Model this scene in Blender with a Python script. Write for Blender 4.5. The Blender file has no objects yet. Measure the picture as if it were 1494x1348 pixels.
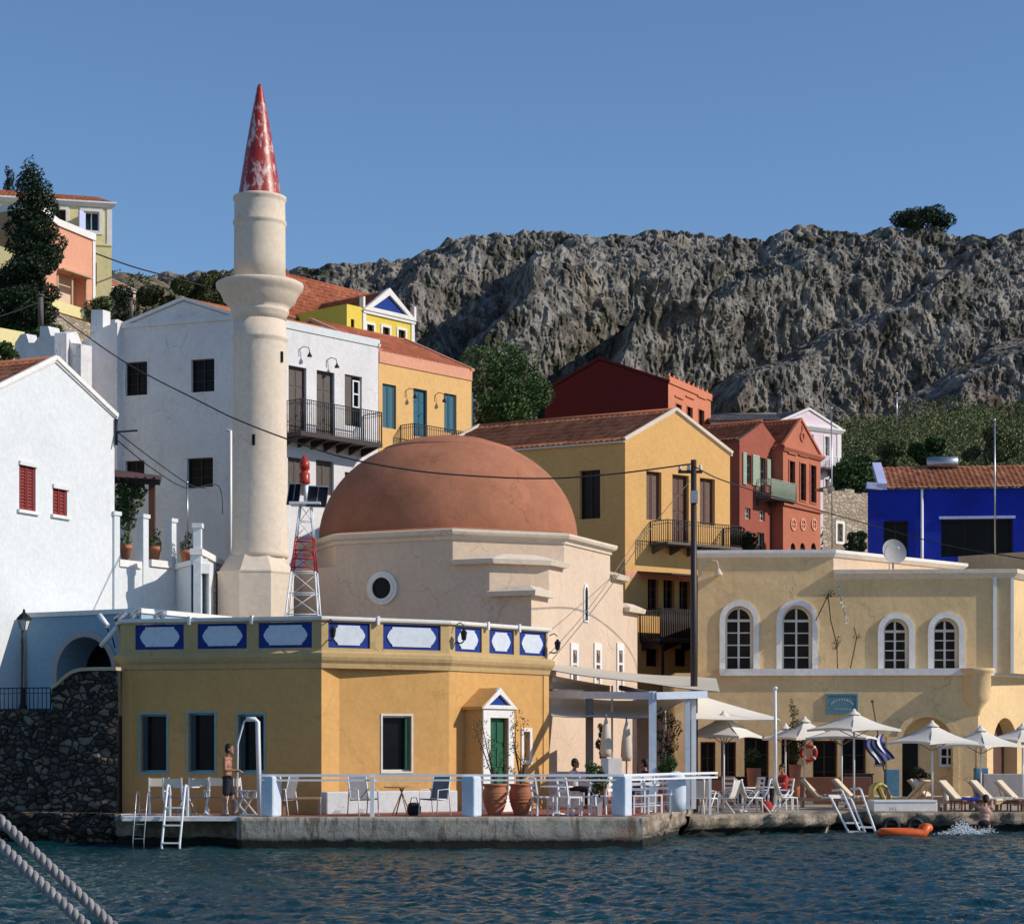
import bpy, bmesh, math, random
import numpy as np
from mathutils import Vector, Matrix, noise
from mathutils.geometry import tessellate_polygon
random.seed(7)
R = math.radians; PI = math.pi
F = 3000.0; HC = 2.45; HY = 1090.0; CX = 747.0      # lens in photo pixels, eye height, horizon row, centre column
scene = bpy.context.scene
C = bpy.data.collections.new('harbour'); scene.collection.children.link(C)
def W(px, py, Y): return Vector(((px-CX)*Y/F, Y, HC+(HY-py)*Y/F))
def XY(px, Y): return ((px-CX)*Y/F, Y)
def ZZ(py, Y): return HC+(HY-py)*Y/F
OFF = {}
def hexc(r, g, b):
    f = lambda c: (c/255/12.92) if c/255 <= .04045 else ((c/255+.055)/1.055)**2.4
    return (f(r), f(g), f(b), 1)

# ------------------------------------------------------------------ materials
class NT:
    def __init__(s, name):
        s.m = bpy.data.materials.new(name); s.m.use_nodes = True
        s.t = s.m.node_tree; s.t.nodes.clear()
        s.out = s.n('ShaderNodeOutputMaterial'); s.b = s.n('ShaderNodeBsdfPrincipled')
        s.l(s.b, 'BSDF', s.out, 'Surface')
        s.co = s.n('ShaderNodeTexCoord')
    def n(s, t, **k):
        x = s.t.nodes.new(t)
        for a, v in k.items():
            if hasattr(x, a): setattr(x, a, v)
            else: x.inputs[a.replace('_', ' ')].default_value = v
        return x
    def l(s, a, ao, b, bi): s.t.links.new(a.outputs[ao], b.inputs[bi])
    def map(s, scale=(1,1,1), src='Object', rot=(0,0,0)):
        m = s.n('ShaderNodeMapping'); m.inputs['Scale'].default_value = scale; m.inputs['Rotation'].default_value = rot
        s.l(s.co, src, m, 'Vector'); return m
    def noise(s, scale, detail=4, rough=.55, m=None, dist=0):
        x = s.n('ShaderNodeTexNoise'); x.inputs['Scale'].default_value = scale; x.inputs['Detail'].default_value = detail
        x.inputs['Roughness'].default_value = rough; x.inputs['Distortion'].default_value = dist
        s.l(m or s.co, 'Vector' if m else 'Object', x, 'Vector'); return x
    def ramp(s, src, so, stops):
        r = s.n('ShaderNodeValToRGB'); e = r.color_ramp.elements
        while len(e) > 1: e.remove(e[-1])
        e[0].position = stops[0][0]; e[0].color = stops[0][1]
        for p, c in stops[1:]:
            q = e.new(p); q.color = c
        s.l(src, so, r, 'Fac'); return r
    def mix(s, fac, a, b, blend='MIX'):
        x = s.n('ShaderNodeMix'); x.data_type = 'RGBA'; x.blend_type = blend
        for v, i in ((fac, 0), (a, 6), (b, 7)):
            if isinstance(v, tuple) and len(v) == 2: s.t.links.new(v[0].outputs[v[1]], x.inputs[i])
            else: x.inputs[i].default_value = v
        return (x, 2)
    def col(s, v): s.t.links.new(v[0].outputs[v[1]], s.b.inputs['Base Color'])
    def bump(s, src, so, strength=.3, dist=.02, prev=None):
        b = s.n('ShaderNodeBump'); b.inputs['Strength'].default_value = strength; b.inputs['Distance'].default_value = dist
        s.l(src, so, b, 'Height')
        if prev: s.l(prev, 'Normal', b, 'Normal')
        s.l(b, 'Normal', s.b, 'Normal'); return b
G = lambda v: (v, v, v, 1)
def sc(c, k): return (min(c[0]*k, 1), min(c[1]*k, 1), min(c[2]*k, 1), 1)
M = {}
def plaster(key, c, var=.12, stain=.35, stainc=None, rough=.9, bump=.35):
    t = NT('plaster_'+key); c = tuple(c[:3])+(1,)
    n1 = t.noise(.45, 5, .6); a = t.ramp(n1, 'Fac', [(.3, sc(c, 1-var)), (.7, sc(c, 1+var*.6))])
    n2 = t.noise(7, 4, .6); b = t.ramp(n2, 'Fac', [(.35, G(.9)), (.65, G(1))])
    v = t.mix(1.0, (a, 0), (b, 0), 'MULTIPLY')
    mp = t.map((2.2, 2.2, .16)); n3 = t.noise(1.3, 6, .65, mp)
    s_ = t.ramp(n3, 'Fac', [(.56, G(0)), (.74, G(stain))])
    n4 = t.noise(.8, 3, .5); s2 = t.ramp(n4, 'Fac', [(.4, G(0)), (.62, G(1))])
    f = t.mix(1.0, (s_, 0), (s2, 0), 'MULTIPLY')
    v = t.mix(f, v, stainc or sc(c, .45))
    n7 = t.noise(.33, 7, .62, None, .6); p_ = t.ramp(n7, 'Fac', [(.585, G(0)), (.60, G(.38*min(1, stain*2.2)))])
    v = t.mix((p_, 0), v, sc(c, .80))
    vc = t.n('ShaderNodeTexVoronoi'); vc.feature = 'DISTANCE_TO_EDGE'; vc.inputs['Scale'].default_value = .55
    nd = t.noise(1.7, 5, .6); va = t.n('ShaderNodeVectorMath'); va.operation = 'MULTIPLY_ADD'; t.l(nd, 'Color', va, 0); va.inputs[1].default_value = (.9,)*3; t.l(t.co, 'Object', va, 2); t.l(va, 'Vector', vc, 'Vector')
    cr = t.ramp(vc, 'Distance', [(.004, G(.55)), (.011, G(0))]); cm = t.noise(.5, 2, .5); cg = t.ramp(cm, 'Fac', [(.5, G(0)), (.6, G(min(1, stain*2.5)))])
    v = t.mix(t.mix(1.0, (cr, 0), (cg, 0), 'MULTIPLY'), v, sc(c, .4))
    t.col(v); t.b.inputs['Roughness'].default_value = rough
    t.b.inputs['Specular IOR Level'].default_value = .2
    n5 = t.noise(28, 4, .6); bb = t.bump(n5, 'Fac', bump, .012); n6 = t.noise(1.6, 3, .5); t.bump(n6, 'Fac', .35, .08, bb)
    M[key] = t.m; return t.m
def paint(key, c, rough=.5, metal=0, var=.12, scale=6, bump=.1, spec=.4):
    t = NT('paint_'+key); c = tuple(c[:3])+(1,)
    n1 = t.noise(scale, 5, .6); a = t.ramp(n1, 'Fac', [(.3, sc(c, 1-var)), (.7, sc(c, 1+var*.5))])
    t.col((a, 0)); t.b.inputs['Roughness'].default_value = rough; t.b.inputs['Metallic'].default_value = metal
    t.b.inputs['Specular IOR Level'].default_value = spec
    n5 = t.noise(scale*5, 3, .6); t.bump(n5, 'Fac', bump, .004)
    M[key] = t.m; return t.m
def tiles(key, c, c2, c3):
    t = NT('tiles_'+key)
    mp = t.n('ShaderNodeMapping'); mp.inputs['Scale'].default_value = (1/.24, 1/.42, 1); t.l(t.co, 'UV', mp, 'Vector')
    fl = t.n('ShaderNodeVectorMath'); fl.operation = 'FLOOR'; t.l(mp, 'Vector', fl, 0)
    w = t.n('ShaderNodeTexWhiteNoise'); t.l(fl, 'Vector', w, 'Vector')
    a = t.ramp(w, 'Value', [(0, c2), (.35, c), (.75, c), (1, c3)])
    n = t.noise(.5, 5, .6); b = t.ramp(n, 'Fac', [(.35, G(.72)), (.65, G(1.0))])
    v = t.mix(1.0, (a, 0), (b, 0), 'MULTIPLY')
    n2 = t.noise(5, 5, .7); l = t.ramp(n2, 'Fac', [(.62, G(0)), (.75, G(.5))])
    v = t.mix((l, 0), v, (.16, .12, .08, 1))
    t.col(v); t.b.inputs['Roughness'].default_value = .85; t.b.inputs['Specular IOR Level'].default_value = .2
    M[key] = t.m
def stone(key, c1, c2, c3, scale=3.2, mortar=(.3, .27, .22, 1), mw=.06, bump=.9, sz=1.5):
    t = NT('stone_'+key)
    nz = t.noise(2.0, 3, .5); mp = t.map((1, 1, sz))
    va = t.n('ShaderNodeVectorMath'); va.operation = 'MULTIPLY_ADD'; t.l(nz, 'Color', va, 0); va.inputs[1].default_value = (.35,)*3; t.l(mp, 'Vector', va, 2)
    vo = t.n('ShaderNodeTexVoronoi'); vo.inputs['Scale'].default_value = scale; t.l(va, 'Vector', vo, 'Vector')
    ve = t.n('ShaderNodeTexVoronoi'); ve.feature = 'DISTANCE_TO_EDGE'; ve.inputs['Scale'].default_value = scale; t.l(va, 'Vector', ve, 'Vector')
    sp = t.n('ShaderNodeSeparateColor'); t.l(vo, 'Color', sp, 0)
    a = t.ramp(sp, 0, [(0, c1), (.5, c2), (1, c3)])
    n = t.noise(9, 5, .65); b = t.ramp(n, 'Fac', [(.3, G(.65)), (.7, G(1.0))])
    v = t.mix(1.0, (a, 0), (b, 0), 'MULTIPLY')
    e = t.ramp(ve, 'Distance', [(mw*.4, G(1)), (mw, G(0))])
    v = t.mix((e, 0), v, mortar); t.col(v)
    t.b.inputs['Roughness'].default_value = .92
    h = t.ramp(ve, 'Distance', [(0, G(0)), (mw*2.2, G(1))])
    bb = t.bump(h, 'Color', bump, .06); t.bump(n, 'Fac', .5, .03, bb)
    M[key] = t.m
def glass(key, c, rough=.12):
    t = NT('glass_'+key); n = t.noise(1.1, 2, .5)
    a = t.ramp(n, 'Fac', [(.35, sc(c, .5)), (.65, sc(c, 1.4))]); t.col((a, 0))
    t.b.inputs['Roughness'].default_value = rough; t.b.inputs['Specular IOR Level'].default_value = .14; M[key] = t.m
def leafmat(key, c1, c2, c3, scale=.7):
    t = NT('leaf_'+key); n = t.noise(scale, 4, .7); a = t.ramp(n, 'Fac', [(.3, c1), (.5, c2), (.72, c3)])
    w = t.n('ShaderNodeTexWhiteNoise'); g = t.n('ShaderNodeNewGeometry'); t.l(g, 'Random Per Island', w, 'Vector'); 
    w.noise_dimensions = '1D'; t.t.links.new(g.outputs['Random Per Island'], w.inputs['W'])
    b = t.ramp(w, 'Value', [(0, G(.55)), (1, G(1.0))])
    v = t.mix(1.0, (a, 0), (b, 0), 'MULTIPLY'); t.col(v)
    t.b.inputs['Roughness'].default_value = .6; t.b.inputs['Specular IOR Level'].default_value = .25
    M[key] = t.m

# ------------------------------------------------------------------ mesh builder
class MB:
    def __init__(s): s.v = []; s.f = []; s.uv = None; s.sm = []
    def add(s, vs, fs, smooth=False):
        k = len(s.v); s.v += [tuple(v) for v in vs]
        for f in fs: s.f.append(tuple(i+k for i in f)); s.sm.append(smooth)
        return s
    def hexa(s, p):   # p: 4 bottom, 4 top, in order around
        return s.add(p, [(3,2,1,0), (4,5,6,7), (0,1,5,4), (1,2,6,5), (2,3,7,6), (3,0,4,7)])
    def box(s, c, size, rz=0, tilt=None):
        hx, hy, hz = size[0]/2, size[1]/2, size[2]/2; c = Vector(c)
        m = Matrix.Rotation(rz, 3, 'Z')
        if tilt: m = m @ Matrix.Rotation(tilt[0], 3, tilt[1])
        return s.hexa([c+m @ Vector((x*hx, y*hy, z*hz)) for z in (-1,1) for x, y in ((-1,-1),(1,-1),(1,1),(-1,1))])
    def bar(s, a, b, w, h=None, up=(0,0,1)):
        a = Vector(a); b = Vector(b); h = h or w; d = (b-a).normalized(); u = Vector(up)
        if abs(d.dot(u)) > .98: u = Vector((0,1,0))
        x = d.cross(u).normalized(); y = x.cross(d)
        ps = []
        for q in (a, b):
            for i, j in ((-1,-1),(1,-1),(1,1),(-1,1)): ps.append(q+x*(i*w/2)+y*(j*h/2))
        return s.hexa(ps)
    def tube(s, pts, r, n=8, closed=False, caps=True):
        pts = [Vector(p) for p in pts]; rr = r if isinstance(r, (list, tuple)) else [r]*len(pts)
        k = len(s.v); u = None; L = len(pts)
        for i, p in enumerate(pts):
            d = (pts[(i+1) % L if closed else min(i+1, L-1)]-pts[(i-1) % L if closed else max(i-1, 0)]).normalized()
            if u is None: u = d.orthogonal().normalized()
            u = (u-d*u.dot(d)).normalized(); w = d.cross(u)
            for j in range(n):
                a = 2*PI*j/n; s.v.append(tuple(p+(u*math.cos(a)+w*math.sin(a))*rr[i]))
        for i in range(L if closed else L-1):
            for j in range(n):
                a = k+i*n+j; b = k+i*n+(j+1) % n; i2 = (i+1) % L
                s.f.append((a, b, k+i2*n+(j+1) % n, k+i2*n+j)); s.sm.append(True)
        if caps and not closed:
            s.f.append(tuple(k+j for j in range(n))[::-1]); s.sm.append(False)
            s.f.append(tuple(k+(L-1)*n+j for j in range(n))); s.sm.append(False)
        return s
    def lathe(s, c, prof, n=24, smooth=True, a0=0, a1=2*PI, rot=0):
        c = Vector(c); full = abs(a1-a0-2*PI) < 1e-6; k = len(s.v); cols = n if full else n+1
        for r, z in prof:
            for j in range(cols):
                a = rot+a0+(a1-a0)*j/n; s.v.append((c.x+r*math.cos(a), c.y+r*math.sin(a), c.z+z))
        for i in range(len(prof)-1):
            for j in range(n):
                j2 = (j+1) % cols; s.f.append((k+i*cols+j, k+i*cols+j2, k+(i+1)*cols+j2, k+(i+1)*cols+j)); s.sm.append(smooth)
        if full:
            if prof[0][0] > 1e-4: s.f.append(tuple(k+j for j in range(cols))[::-1]); s.sm.append(False)
            if prof[-1][0] > 1e-4: s.f.append(tuple(k+(len(prof)-1)*cols+j for j in range(cols))); s.sm.append(False)
        return s
    def ball(s, c, r, n=12, m=8, sq=(1,1,1)):
        c = Vector(c); k = len(s.v)
        for i in range(m+1):
            t = PI*i/m
            for j in range(n):
                a = 2*PI*j/n; s.v.append((c.x+r*sq[0]*math.sin(t)*math.cos(a), c.y+r*sq[1]*math.sin(t)*math.sin(a), c.z-r*sq[2]*math.cos(t)))
        for i in range(m):
            for j in range(n): s.f.append((k+i*n+j, k+i*n+(j+1) % n, k+(i+1)*n+(j+1) % n, k+(i+1)*n+j)); s.sm.append(True)
        return s
    def prism(s, poly, z0, z1):     # poly: plan CCW
        n = len(poly); vs = [(p[0], p[1], z0) for p in poly]+[(p[0], p[1], z1) for p in poly]
        fs = [tuple(range(n))[::-1], tuple(range(n, 2*n))]+[(i, (i+1) % n, (i+1) % n+n, i+n) for i in range(n)]
        return s.add(vs, fs)
    def build(s, name, mat, parent=None, bevel=0, subd=0):
        me = bpy.data.meshes.new(name); vs = s.v
        if not vs: vs = [(0,0,0)]
        if parent is not None: off = OFF.get(parent.name, Vector((0,0,0)))
        else:
            a = np.array(vs); off = Vector(((a[:,0].min()+a[:,0].max())/2, (a[:,1].min()+a[:,1].max())/2, a[:,2].min()))
        me.from_pydata([(v[0]-off[0], v[1]-off[1], v[2]-off[2]) for v in vs], [], s.f)
        if s.sm: me.polygons.foreach_set('use_smooth', s.sm)
        if s.uv:
            ul = me.uv_layers.new(name='UVMap')
            ul.data.foreach_set('uv', [q for l in me.loops for q in s.uv[l.vertex_index]])
        me.materials.append(M[mat] if isinstance(mat, str) else mat)
        me.update()
        o = bpy.data.objects.new(name, me); C.objects.link(o)
        if parent is not None: o.parent = parent
        else: o.location = off
        OFF[o.name] = off
        if bevel:
            b = o.modifiers.new('bevel', 'BEVEL'); b.width = bevel; b.segments = 2; b.limit_method = 'ANGLE'
        if subd:
            b = o.modifiers.new('sub', 'SUBSURF'); b.levels = subd; b.render_levels = subd
        return o
def tag(o, label, cat, group=None, kind=None):
    if label: o['label'] = label
    if cat: o['category'] = cat
    if group: o['group'] = group
    if kind: o['kind'] = kind
    return o
def thing(name, label, cat, loc=(0,0,0), group=None):
    o = bpy.data.objects.new(name, None); C.objects.link(o); o.location = loc; o.empty_display_size = .3
    OFF[o.name] = Vector(loc); return tag(o, label, cat, group)
def local(name, label, cat, loc, rz, group=None):   # geometry given in local metres, then placed and turned
    o = thing(name, label, cat, loc, group); o.rotation_euler = (0, 0, rz); OFF[o.name] = Vector((0,0,0)); return o
def copy_tree(o, parent=None):
    c = o.copy(); C.objects.link(c)
    if parent is not None: c.parent = parent
    for ch in list(o.children): copy_tree(ch, c)
    return c
def again(proto, loc, rz, label, scale=1):
    c = copy_tree(proto); c.location = loc; c.rotation_euler = (0, 0, rz); c['label'] = label; c.scale = (scale,)*3; return c

# ------------------------------------------------------------------ walls with real openings
class Face:
    def __init__(s, a, b):
        s.a = Vector((a[0], a[1])); s.b = Vector((b[0], b[1])); d = s.b-s.a; s.len = d.length; s.d = d/s.len; s.n = Vector((s.d.y, -s.d.x))
    def u(s, px):
        k = (px-CX)/F; d = s.b-s.a; t = (k*s.a.y-s.a.x)/(d.x-k*d.y); return t*s.len
    def Y(s, u): return s.a.y+s.d.y*u
    def z(s, px, py): return ZZ(py, s.Y(s.u(px)))
    def p(s, u, z, out=0): return Vector((s.a.x+s.d.x*u+s.n.x*out, s.a.y+s.d.y*u+s.n.y*out, z))
    def rect(s, x0, y0, x1, y1):
        u0, u1 = s.u(x0), s.u(x1); m = (x0+x1)/2; return (u0, u1, s.z(m, y1), s.z(m, y0))
def fbox(mb, f, u0, u1, z0, z1, d0, d1):
    return mb.hexa([f.p(u0,z0,d1), f.p(u1,z0,d1), f.p(u1,z0,d0), f.p(u0,z0,d0), f.p(u0,z1,d1), f.p(u1,z1,d1), f.p(u1,z1,d0), f.p(u0,z1,d0)])
def fprism(mb, f, poly, d0, d1):   # (u,z) polygon extruded outward d0..d1
    n = len(poly); vs = [f.p(u, z, d1) for u, z in poly]+[f.p(u, z, d0) for u, z in poly]
    fs = [(i, i+n, (i+1) % n+n, (i+1) % n) for i in range(n)]
    k = len(mb.v); mb.add(vs, fs)
    tr = tessellate_polygon([[Vector((u, z, 0)) for u, z in poly]])
    for t in tr:
        mb.f.append(tuple(k+i for i in t)); mb.sm.append(False); mb.f.append(tuple(k+n+i for i in t[::-1])); mb.sm.append(False)
    return mb
def ring(mb, f, outer, inner, d0, d1):  # frame between two loops with the same point count
    n = len(outer); vs = []
    for lp, d in ((outer, d1), (inner, d1), (outer, d0), (inner, d0)): vs += [f.p(u, z, d) for u, z in lp]
    fs = []
    for i in range(n):
        j = (i+1) % n
        fs += [(i, j, n+j, n+i), (n+i, n+j, 3*n+j, 3*n+i), (i, 2*n+i, 2*n+j, j), (2*n+i, 3*n+i, 3*n+j, 2*n+j)]
    return mb.add(vs, fs)
def rectloop(h): u0, u1, z0, z1 = h; return [(u0,z0),(u1,z0),(u1,z1),(u0,z1)]
def archloop(h, n=10, point=0):
    u0, u1, z0, z1 = h; r = (u1-u0)/2; uc = (u0+u1)/2; zs = z1-r*(1+point)
    return [(u0,z0),(u1,z0)]+[(uc+r*math.cos(PI*i/n), zs+r*(1+point)*math.sin(PI*i/n)**(1 if not point else .8)) for i in range(n+1)]
def circloop(u, z, r, n=20): return [(u+r*math.cos(2*PI*i/n), z+r*math.sin(2*PI*i/n)) for i in range(n)]
def grow(h, e): return (h[0]-e, h[1]+e, h[2]-e, h[3]+e)
def wallface(mb, f, outline, holes=(), depth=.22):
    loops = [[Vector((u, z, 0)) for u, z in outline]]+[[Vector((u, z, 0)) for u, z in h] for h in holes]
    flat = [p for l in loops for p in l]; k = len(mb.v)
    mb.v += [tuple(f.p(p.x, p.y)) for p in flat]
    for t in tessellate_polygon(loops):
        a, b, c = (flat[i] for i in t)
        if ((b.x-a.x)*(c.y-a.y)-(b.y-a.y)*(c.x-a.x)) < 0: t = t[::-1]
        mb.f.append(tuple(k+i for i in t)); mb.sm.append(False)
    for h in holes:
        n = len(h); vs = [f.p(u, z) for u, z in h]+[f.p(u, z, -depth) for u, z in h]
        mb.add(vs, [(i, (i+1) % n, (i+1) % n+n, i+n) for i in range(n)])
class House:
    """plan: CCW corners, the visible edges first from left to right."""
    def __init__(s, name, label, cat, plan, z0, z1, mat, depth=.22, gables=None, tops=None):
        s.plan = [Vector(p[:2]) for p in plan]; s.z0, s.z1 = z0, z1; s.mat = mat; s.depth = depth; s.gables = gables or {}
        c = sum(s.plan, Vector((0,0)))/len(plan); s.root = thing(name, label, cat, (c.x, c.y, z0))
        s.faces = [Face(s.plan[i], s.plan[(i+1) % len(plan)]) for i in range(len(plan))]; s.holes = {i: [] for i in range(len(plan))}
    def wall(s, name='wall', cap=True):
        mb = MB()
        for i, f in enumerate(s.faces):
            o = [(0, s.z0), (f.len, s.z0), (f.len, s.z1)]
            if i in s.gables: o.append((f.len*s.gables[i][0], s.gables[i][1]))
            o.append((0, s.z1)); wallface(mb, f, o, s.holes[i], s.depth)
        if cap:
            n = len(s.plan); k = len(mb.v); mb.v += [(p.x, p.y, s.z1-.02) for p in s.plan]; 
            for t in tessellate_polygon([[Vector((p.x, p.y, 0)) for p in s.plan]]): mb.f.append(tuple(k+i for i in t)); mb.sm.append(False)
        s.w = mb.build(name, s.mat, s.root); return s.w
    # openings
    def win(s, i, box, frame='wood_dark', pane='pane', nx=2, ny=3, arch=False, fw=.05, name='window', surround=None, sw=.1, sd=.03, sill=None, shutter=None, point=0):
        f = s.faces[i]; h = f.rect(*box) if not isinstance(box[0], str) else box[1:]
        lp = archloop(h, point=point) if arch else rectloop(h); s.holes[i].append(lp)
        d = s.depth; hin = grow(h, -fw); lin = archloop(hin, point=point) if arch else rectloop(hin)
        m = MB(); ring(m, f, lp, lin, -d+.02, -d+.08)
        w0, w1, z0, z1 = hin; za = z1-(w1-w0)/2*(1+point) if arch else z1
        if shutter:
            g = f.len; nsl = max(6, int((z1-z0)/.09))
            for a, b in ((w0, (w0+w1)/2-.01), ((w0+w1)/2+.01, w1)):
                for k in range(nsl):
                    za_ = z0+(z1-z0)*k/nsl; zb = za_+(z1-z0)/nsl*.8
                    m.hexa([f.p(a,za_,-d+.08), f.p(b,za_,-d+.08), f.p(b,za_,-d+.05), f.p(a,za_,-d+.05), f.p(a,zb,-d+.055), f.p(b,zb,-d+.055), f.p(b,zb,-d+.03), f.p(a,zb,-d+.03)])
                fbox(m, f, a, a+.05, z0, z1, -d+.03, -d+.09); fbox(m, f, b-.05, b, z0, z1, -d+.03, -d+.09)
        else:
            for k in range(1, nx):
                u = w0+(w1-w0)*k/nx; ww = fw*.8 if (nx % 2 == 0 and k == nx//2) else fw*.4
                fbox(m, f, u-ww/2, u+ww/2, z0, z1-.02 if arch else z1, -d+.025, -d+.07)
            for k in range(1, ny):
                z = z0+(za-z0)*k/ny; fbox(m, f, w0, w1, z-fw*.22, z+fw*.22, -d+.03, -d+.065)
            if arch: fbox(m, f, w0, w1, za-fw*.5, za+fw*.5, -d+.028, -d+.072)
        o = m.build(name, frame, s.root)
        p = MB(); fprism(p, f, lp, -d-.03, -d+.015); p.build('pane', pane, o)
        if surround:
            ho = grow(h, sw); ho = (ho[0], ho[1], h[2]-(0 if arch else sw), ho[3]); lo = archloop(ho, point=point) if arch else rectloop(ho)
            q = MB(); ring(q, f, lo, lp, -.01, sd); q.build('surround', surround, o)
        if sill:
            q = MB(); fbox(q, f, h[0]-.1, h[1]+.1, h[2]-.09, h[2]-.002, -.05, .09); q.build('sill', sill, o)
        return o, h
    def door(s, i, box, mat='wood_dark', **k):
        f = s.faces[i]; h = f.rect(*box); s.holes[i].append(rectloop(h)); d = s.depth; u0, u1, z0, z1 = h
        m = MB(); ring(m, f, rectloop(h), rectloop(grow(h, -.05)), -d+.03, -d+.1); um = (u0+u1)/2
        for a, b in ((u0+.05, um-.005), (um+.005, u1-.05)):
            fbox(m, f, a, b, z0, z1-.05, -d-.02, -d+.03); n = 4
            for q in range(n):
                za = z0+.08+(z1-z0-.15)*q/n; zb = za+(z1-z0-.15)/n-.08; fbox(m, f, a+.06, b-.06, za, zb, -d+.03, -d+.05)
        o = m.build('door', mat, s.root)
        hb = MB(); hb.ball(f.p(um+.06, z0+1.0, -d+.08), .03, 8, 6); hb.build('handle', 'iron', o)
        return o, h
    def band(s, name, mat, z0, z1, out, edges=None, prof=None, parent=None):
        """a moulding round the given edges; prof is a list of (out,z)."""
        n = len(s.plan); edges = range(n) if edges is None else edges; m = MB()
        prof = prof or [(0, z0), (out, z0), (out, z1), (0, z1)]
        for i in edges:
            f = s.faces[i]; fp = s.faces[(i-1) % n]; fn = s.faces[(i+1) % n]; vs = []
            def mit(f1, f2):
                b = f1.n+f2.n; return b/b.dot(f1.n) if b.length > .2 else f1.n
            m0 = mit(f, fp); m1 = mit(f, fn)
            for k_, (o, z) in enumerate(prof):
                o -= .006 if o == 0 else 0
                vs.append((f.a.x+m0.x*o, f.a.y+m0.y*o, z)); vs.append((f.b.x+m1.x*o, f.b.y+m1.y*o, z))
            q = len(prof); fs = [(2*k, 2*k+1, (2*k+3) % (2*q), (2*k+2) % (2*q)) for k in range(q)]
            fs += [tuple(2*k for k in range(q)), tuple(2*k+1 for k in range(q))[::-1]]
            m.add(vs, fs)
        return m.build(name, mat, parent or s.root)
def roofplane(mb, e0, e1, r1, r0, pitch=.24, row=.42, h=.04):
    e0, e1, r1, r0 = map(Vector, (e0, e1, r1, r0))
    L = (e1-e0).length; S = ((r0-e0).length+(r1-e1).length)/2; nc = max(4, int(L/pitch)); nr = max(2, int(S/row)); sub = 5 if nc < 60 else 4
    nn = (e1-e0).cross(r0-e0)
    if nn.length < 1e-6: nn = (e1-e0).cross(r1-e0)
    nn.normalize()
    if nn.z < 0: nn = -nn
    k = len(mb.v); cols = nc*sub+1
    if mb.uv is None: mb.uv = []
    for i in range(nr):
        for tt, lift in ((i/nr, h*.55), ((i+1)/nr, 0)):
            for j in range(cols):
                s_ = j/(cols-1); p = (e0.lerp(e1, s_)).lerp(r0.lerp(r1, s_), tt); jit = .006*math.sin(j*12.9898+i*78.2)
                c = math.cos(2*PI*j/sub); mb.v.append(tuple(p+nn*(h*(.5+.5*c)+lift+jit))); mb.uv.append((s_*L+.001, tt*S+(.001 if lift else -.002)))
    for i in range(nr*2-1):
        for j in range(cols-1):
            a = k+i*cols+j; mb.f.append((a, a+1, a+cols+1, a+cols)); mb.sm.append(i % 2 == 0)
def gable_roof(H, i, ze, zr, ov=.12, side_ov=.15, mat='tile', coping=None, t=.5, chimney=None, pitch=.24, cw=.16, ridge=True):
    """ridge starts over the middle of edge i (rectangular plan of four) and runs to the opposite edge"""
    P = H.plan; a, b, c, d = P[i], P[(i+1) % 4], P[(i+2) % 4], P[(i+3) % 4]
    n0 = (a-d).normalized(); r0 = a.lerp(b, t)+n0*ov; r1 = d.lerp(c, t)-n0*ov; a, b, c, d = a+n0*ov, b+n0*ov, c-n0*ov, d-n0*ov
    s1 = (b-a).normalized(); dz1 = (zr-ze)/((b-a).length*(1-t)); dz0 = (zr-ze)/((b-a).length*t)
    V = lambda p, z: Vector((p.x, p.y, z))
    m = MB(); g = .015
    roofplane(m, V(b+s1*side_ov, ze-dz1*side_ov+g), V(c+s1*side_ov, ze-dz1*side_ov+g), V(r1, zr+g), V(r0, zr+g), pitch)
    roofplane(m, V(d-s1*side_ov, ze-dz0*side_ov+g), V(a-s1*side_ov, ze-dz0*side_ov+g), V(r0, zr+g), V(r1, zr+g), pitch)
    if ridge:
        k0 = len(m.v); m.tube([V(r0, zr+.03), V(r1, zr+.03)], .09, 8); m.uv += [(0, 0)]*(len(m.v)-k0)
    o = m.build('roof', mat, H.root)
    u = MB()
    for q0, q1, q2, q3 in ((V(b+s1*side_ov, ze-dz1*side_ov), V(c+s1*side_ov, ze-dz1*side_ov), V(r1, zr), V(r0, zr)), (V(d-s1*side_ov, ze-dz0*side_ov), V(a-s1*side_ov, ze-dz0*side_ov), V(r0, zr), V(r1, zr))):
        dn = Vector((0,0,-.07)); u.hexa([q0+dn, q1+dn, q2+dn, q3+dn, q0, q1, q2, q3])
    u.build('soffit', coping or 'wood_grey', o)
    if coping:
        for e, rr in ((0, r0), (1, r1)):
            pa, pb = ((a, b) if e == 0 else (d, c)); 
            for pe, sg in ((pa, -1), (pb, 1)):
                p0 = V(pe+s1*sg*.08, ze-.02); p1 = V(rr, zr+.04); q = MB(); q.bar(p0+Vector((0,0,.03)), p1+Vector((0,0,.03)), cw, .13); q.build('coping', coping, o)
    return o
# ------------------------------------------------------------------ palette
plaster('white', (.70,.73,.75), .05, .10, (.5,.47,.42,1))
plaster('white_old', (.74,.73,.74), .10, .5, (.40,.39,.38,1))
plaster('white_trim', (.82,.80,.77), .05, .15)
plaster('front_yellow', (.66,.375,.135), .10, .2, (.35,.2,.08,1))
plaster('front_trim', (.55,.39,.19), .12, .35)
plaster('pilaster', (.69,.42,.16), .06, .12)
plaster('cream', (.70,.55,.42), .08, .25, (.38,.29,.22,1))
plaster('cream_trim', (.74,.64,.52), .08, .3)
plaster('minaret', (.73,.62,.50), .06, .22, (.45,.38,.30,1))
plaster('dome', (.42,.175,.10), .25, .7, (.20,.10,.07,1), bump=.8)
plaster('ochre', (.71,.42,.16), .07, .15)
plaster('tan', (.80,.575,.31), .12, .45, (.33,.24,.13,1))
plaster('orange', (.74,.46,.19), .05, .12)
plaster('lemon', (.80,.60,.10), .06, .1)
plaster('maroon', (.13,.018,.018), .12, .2)
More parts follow.
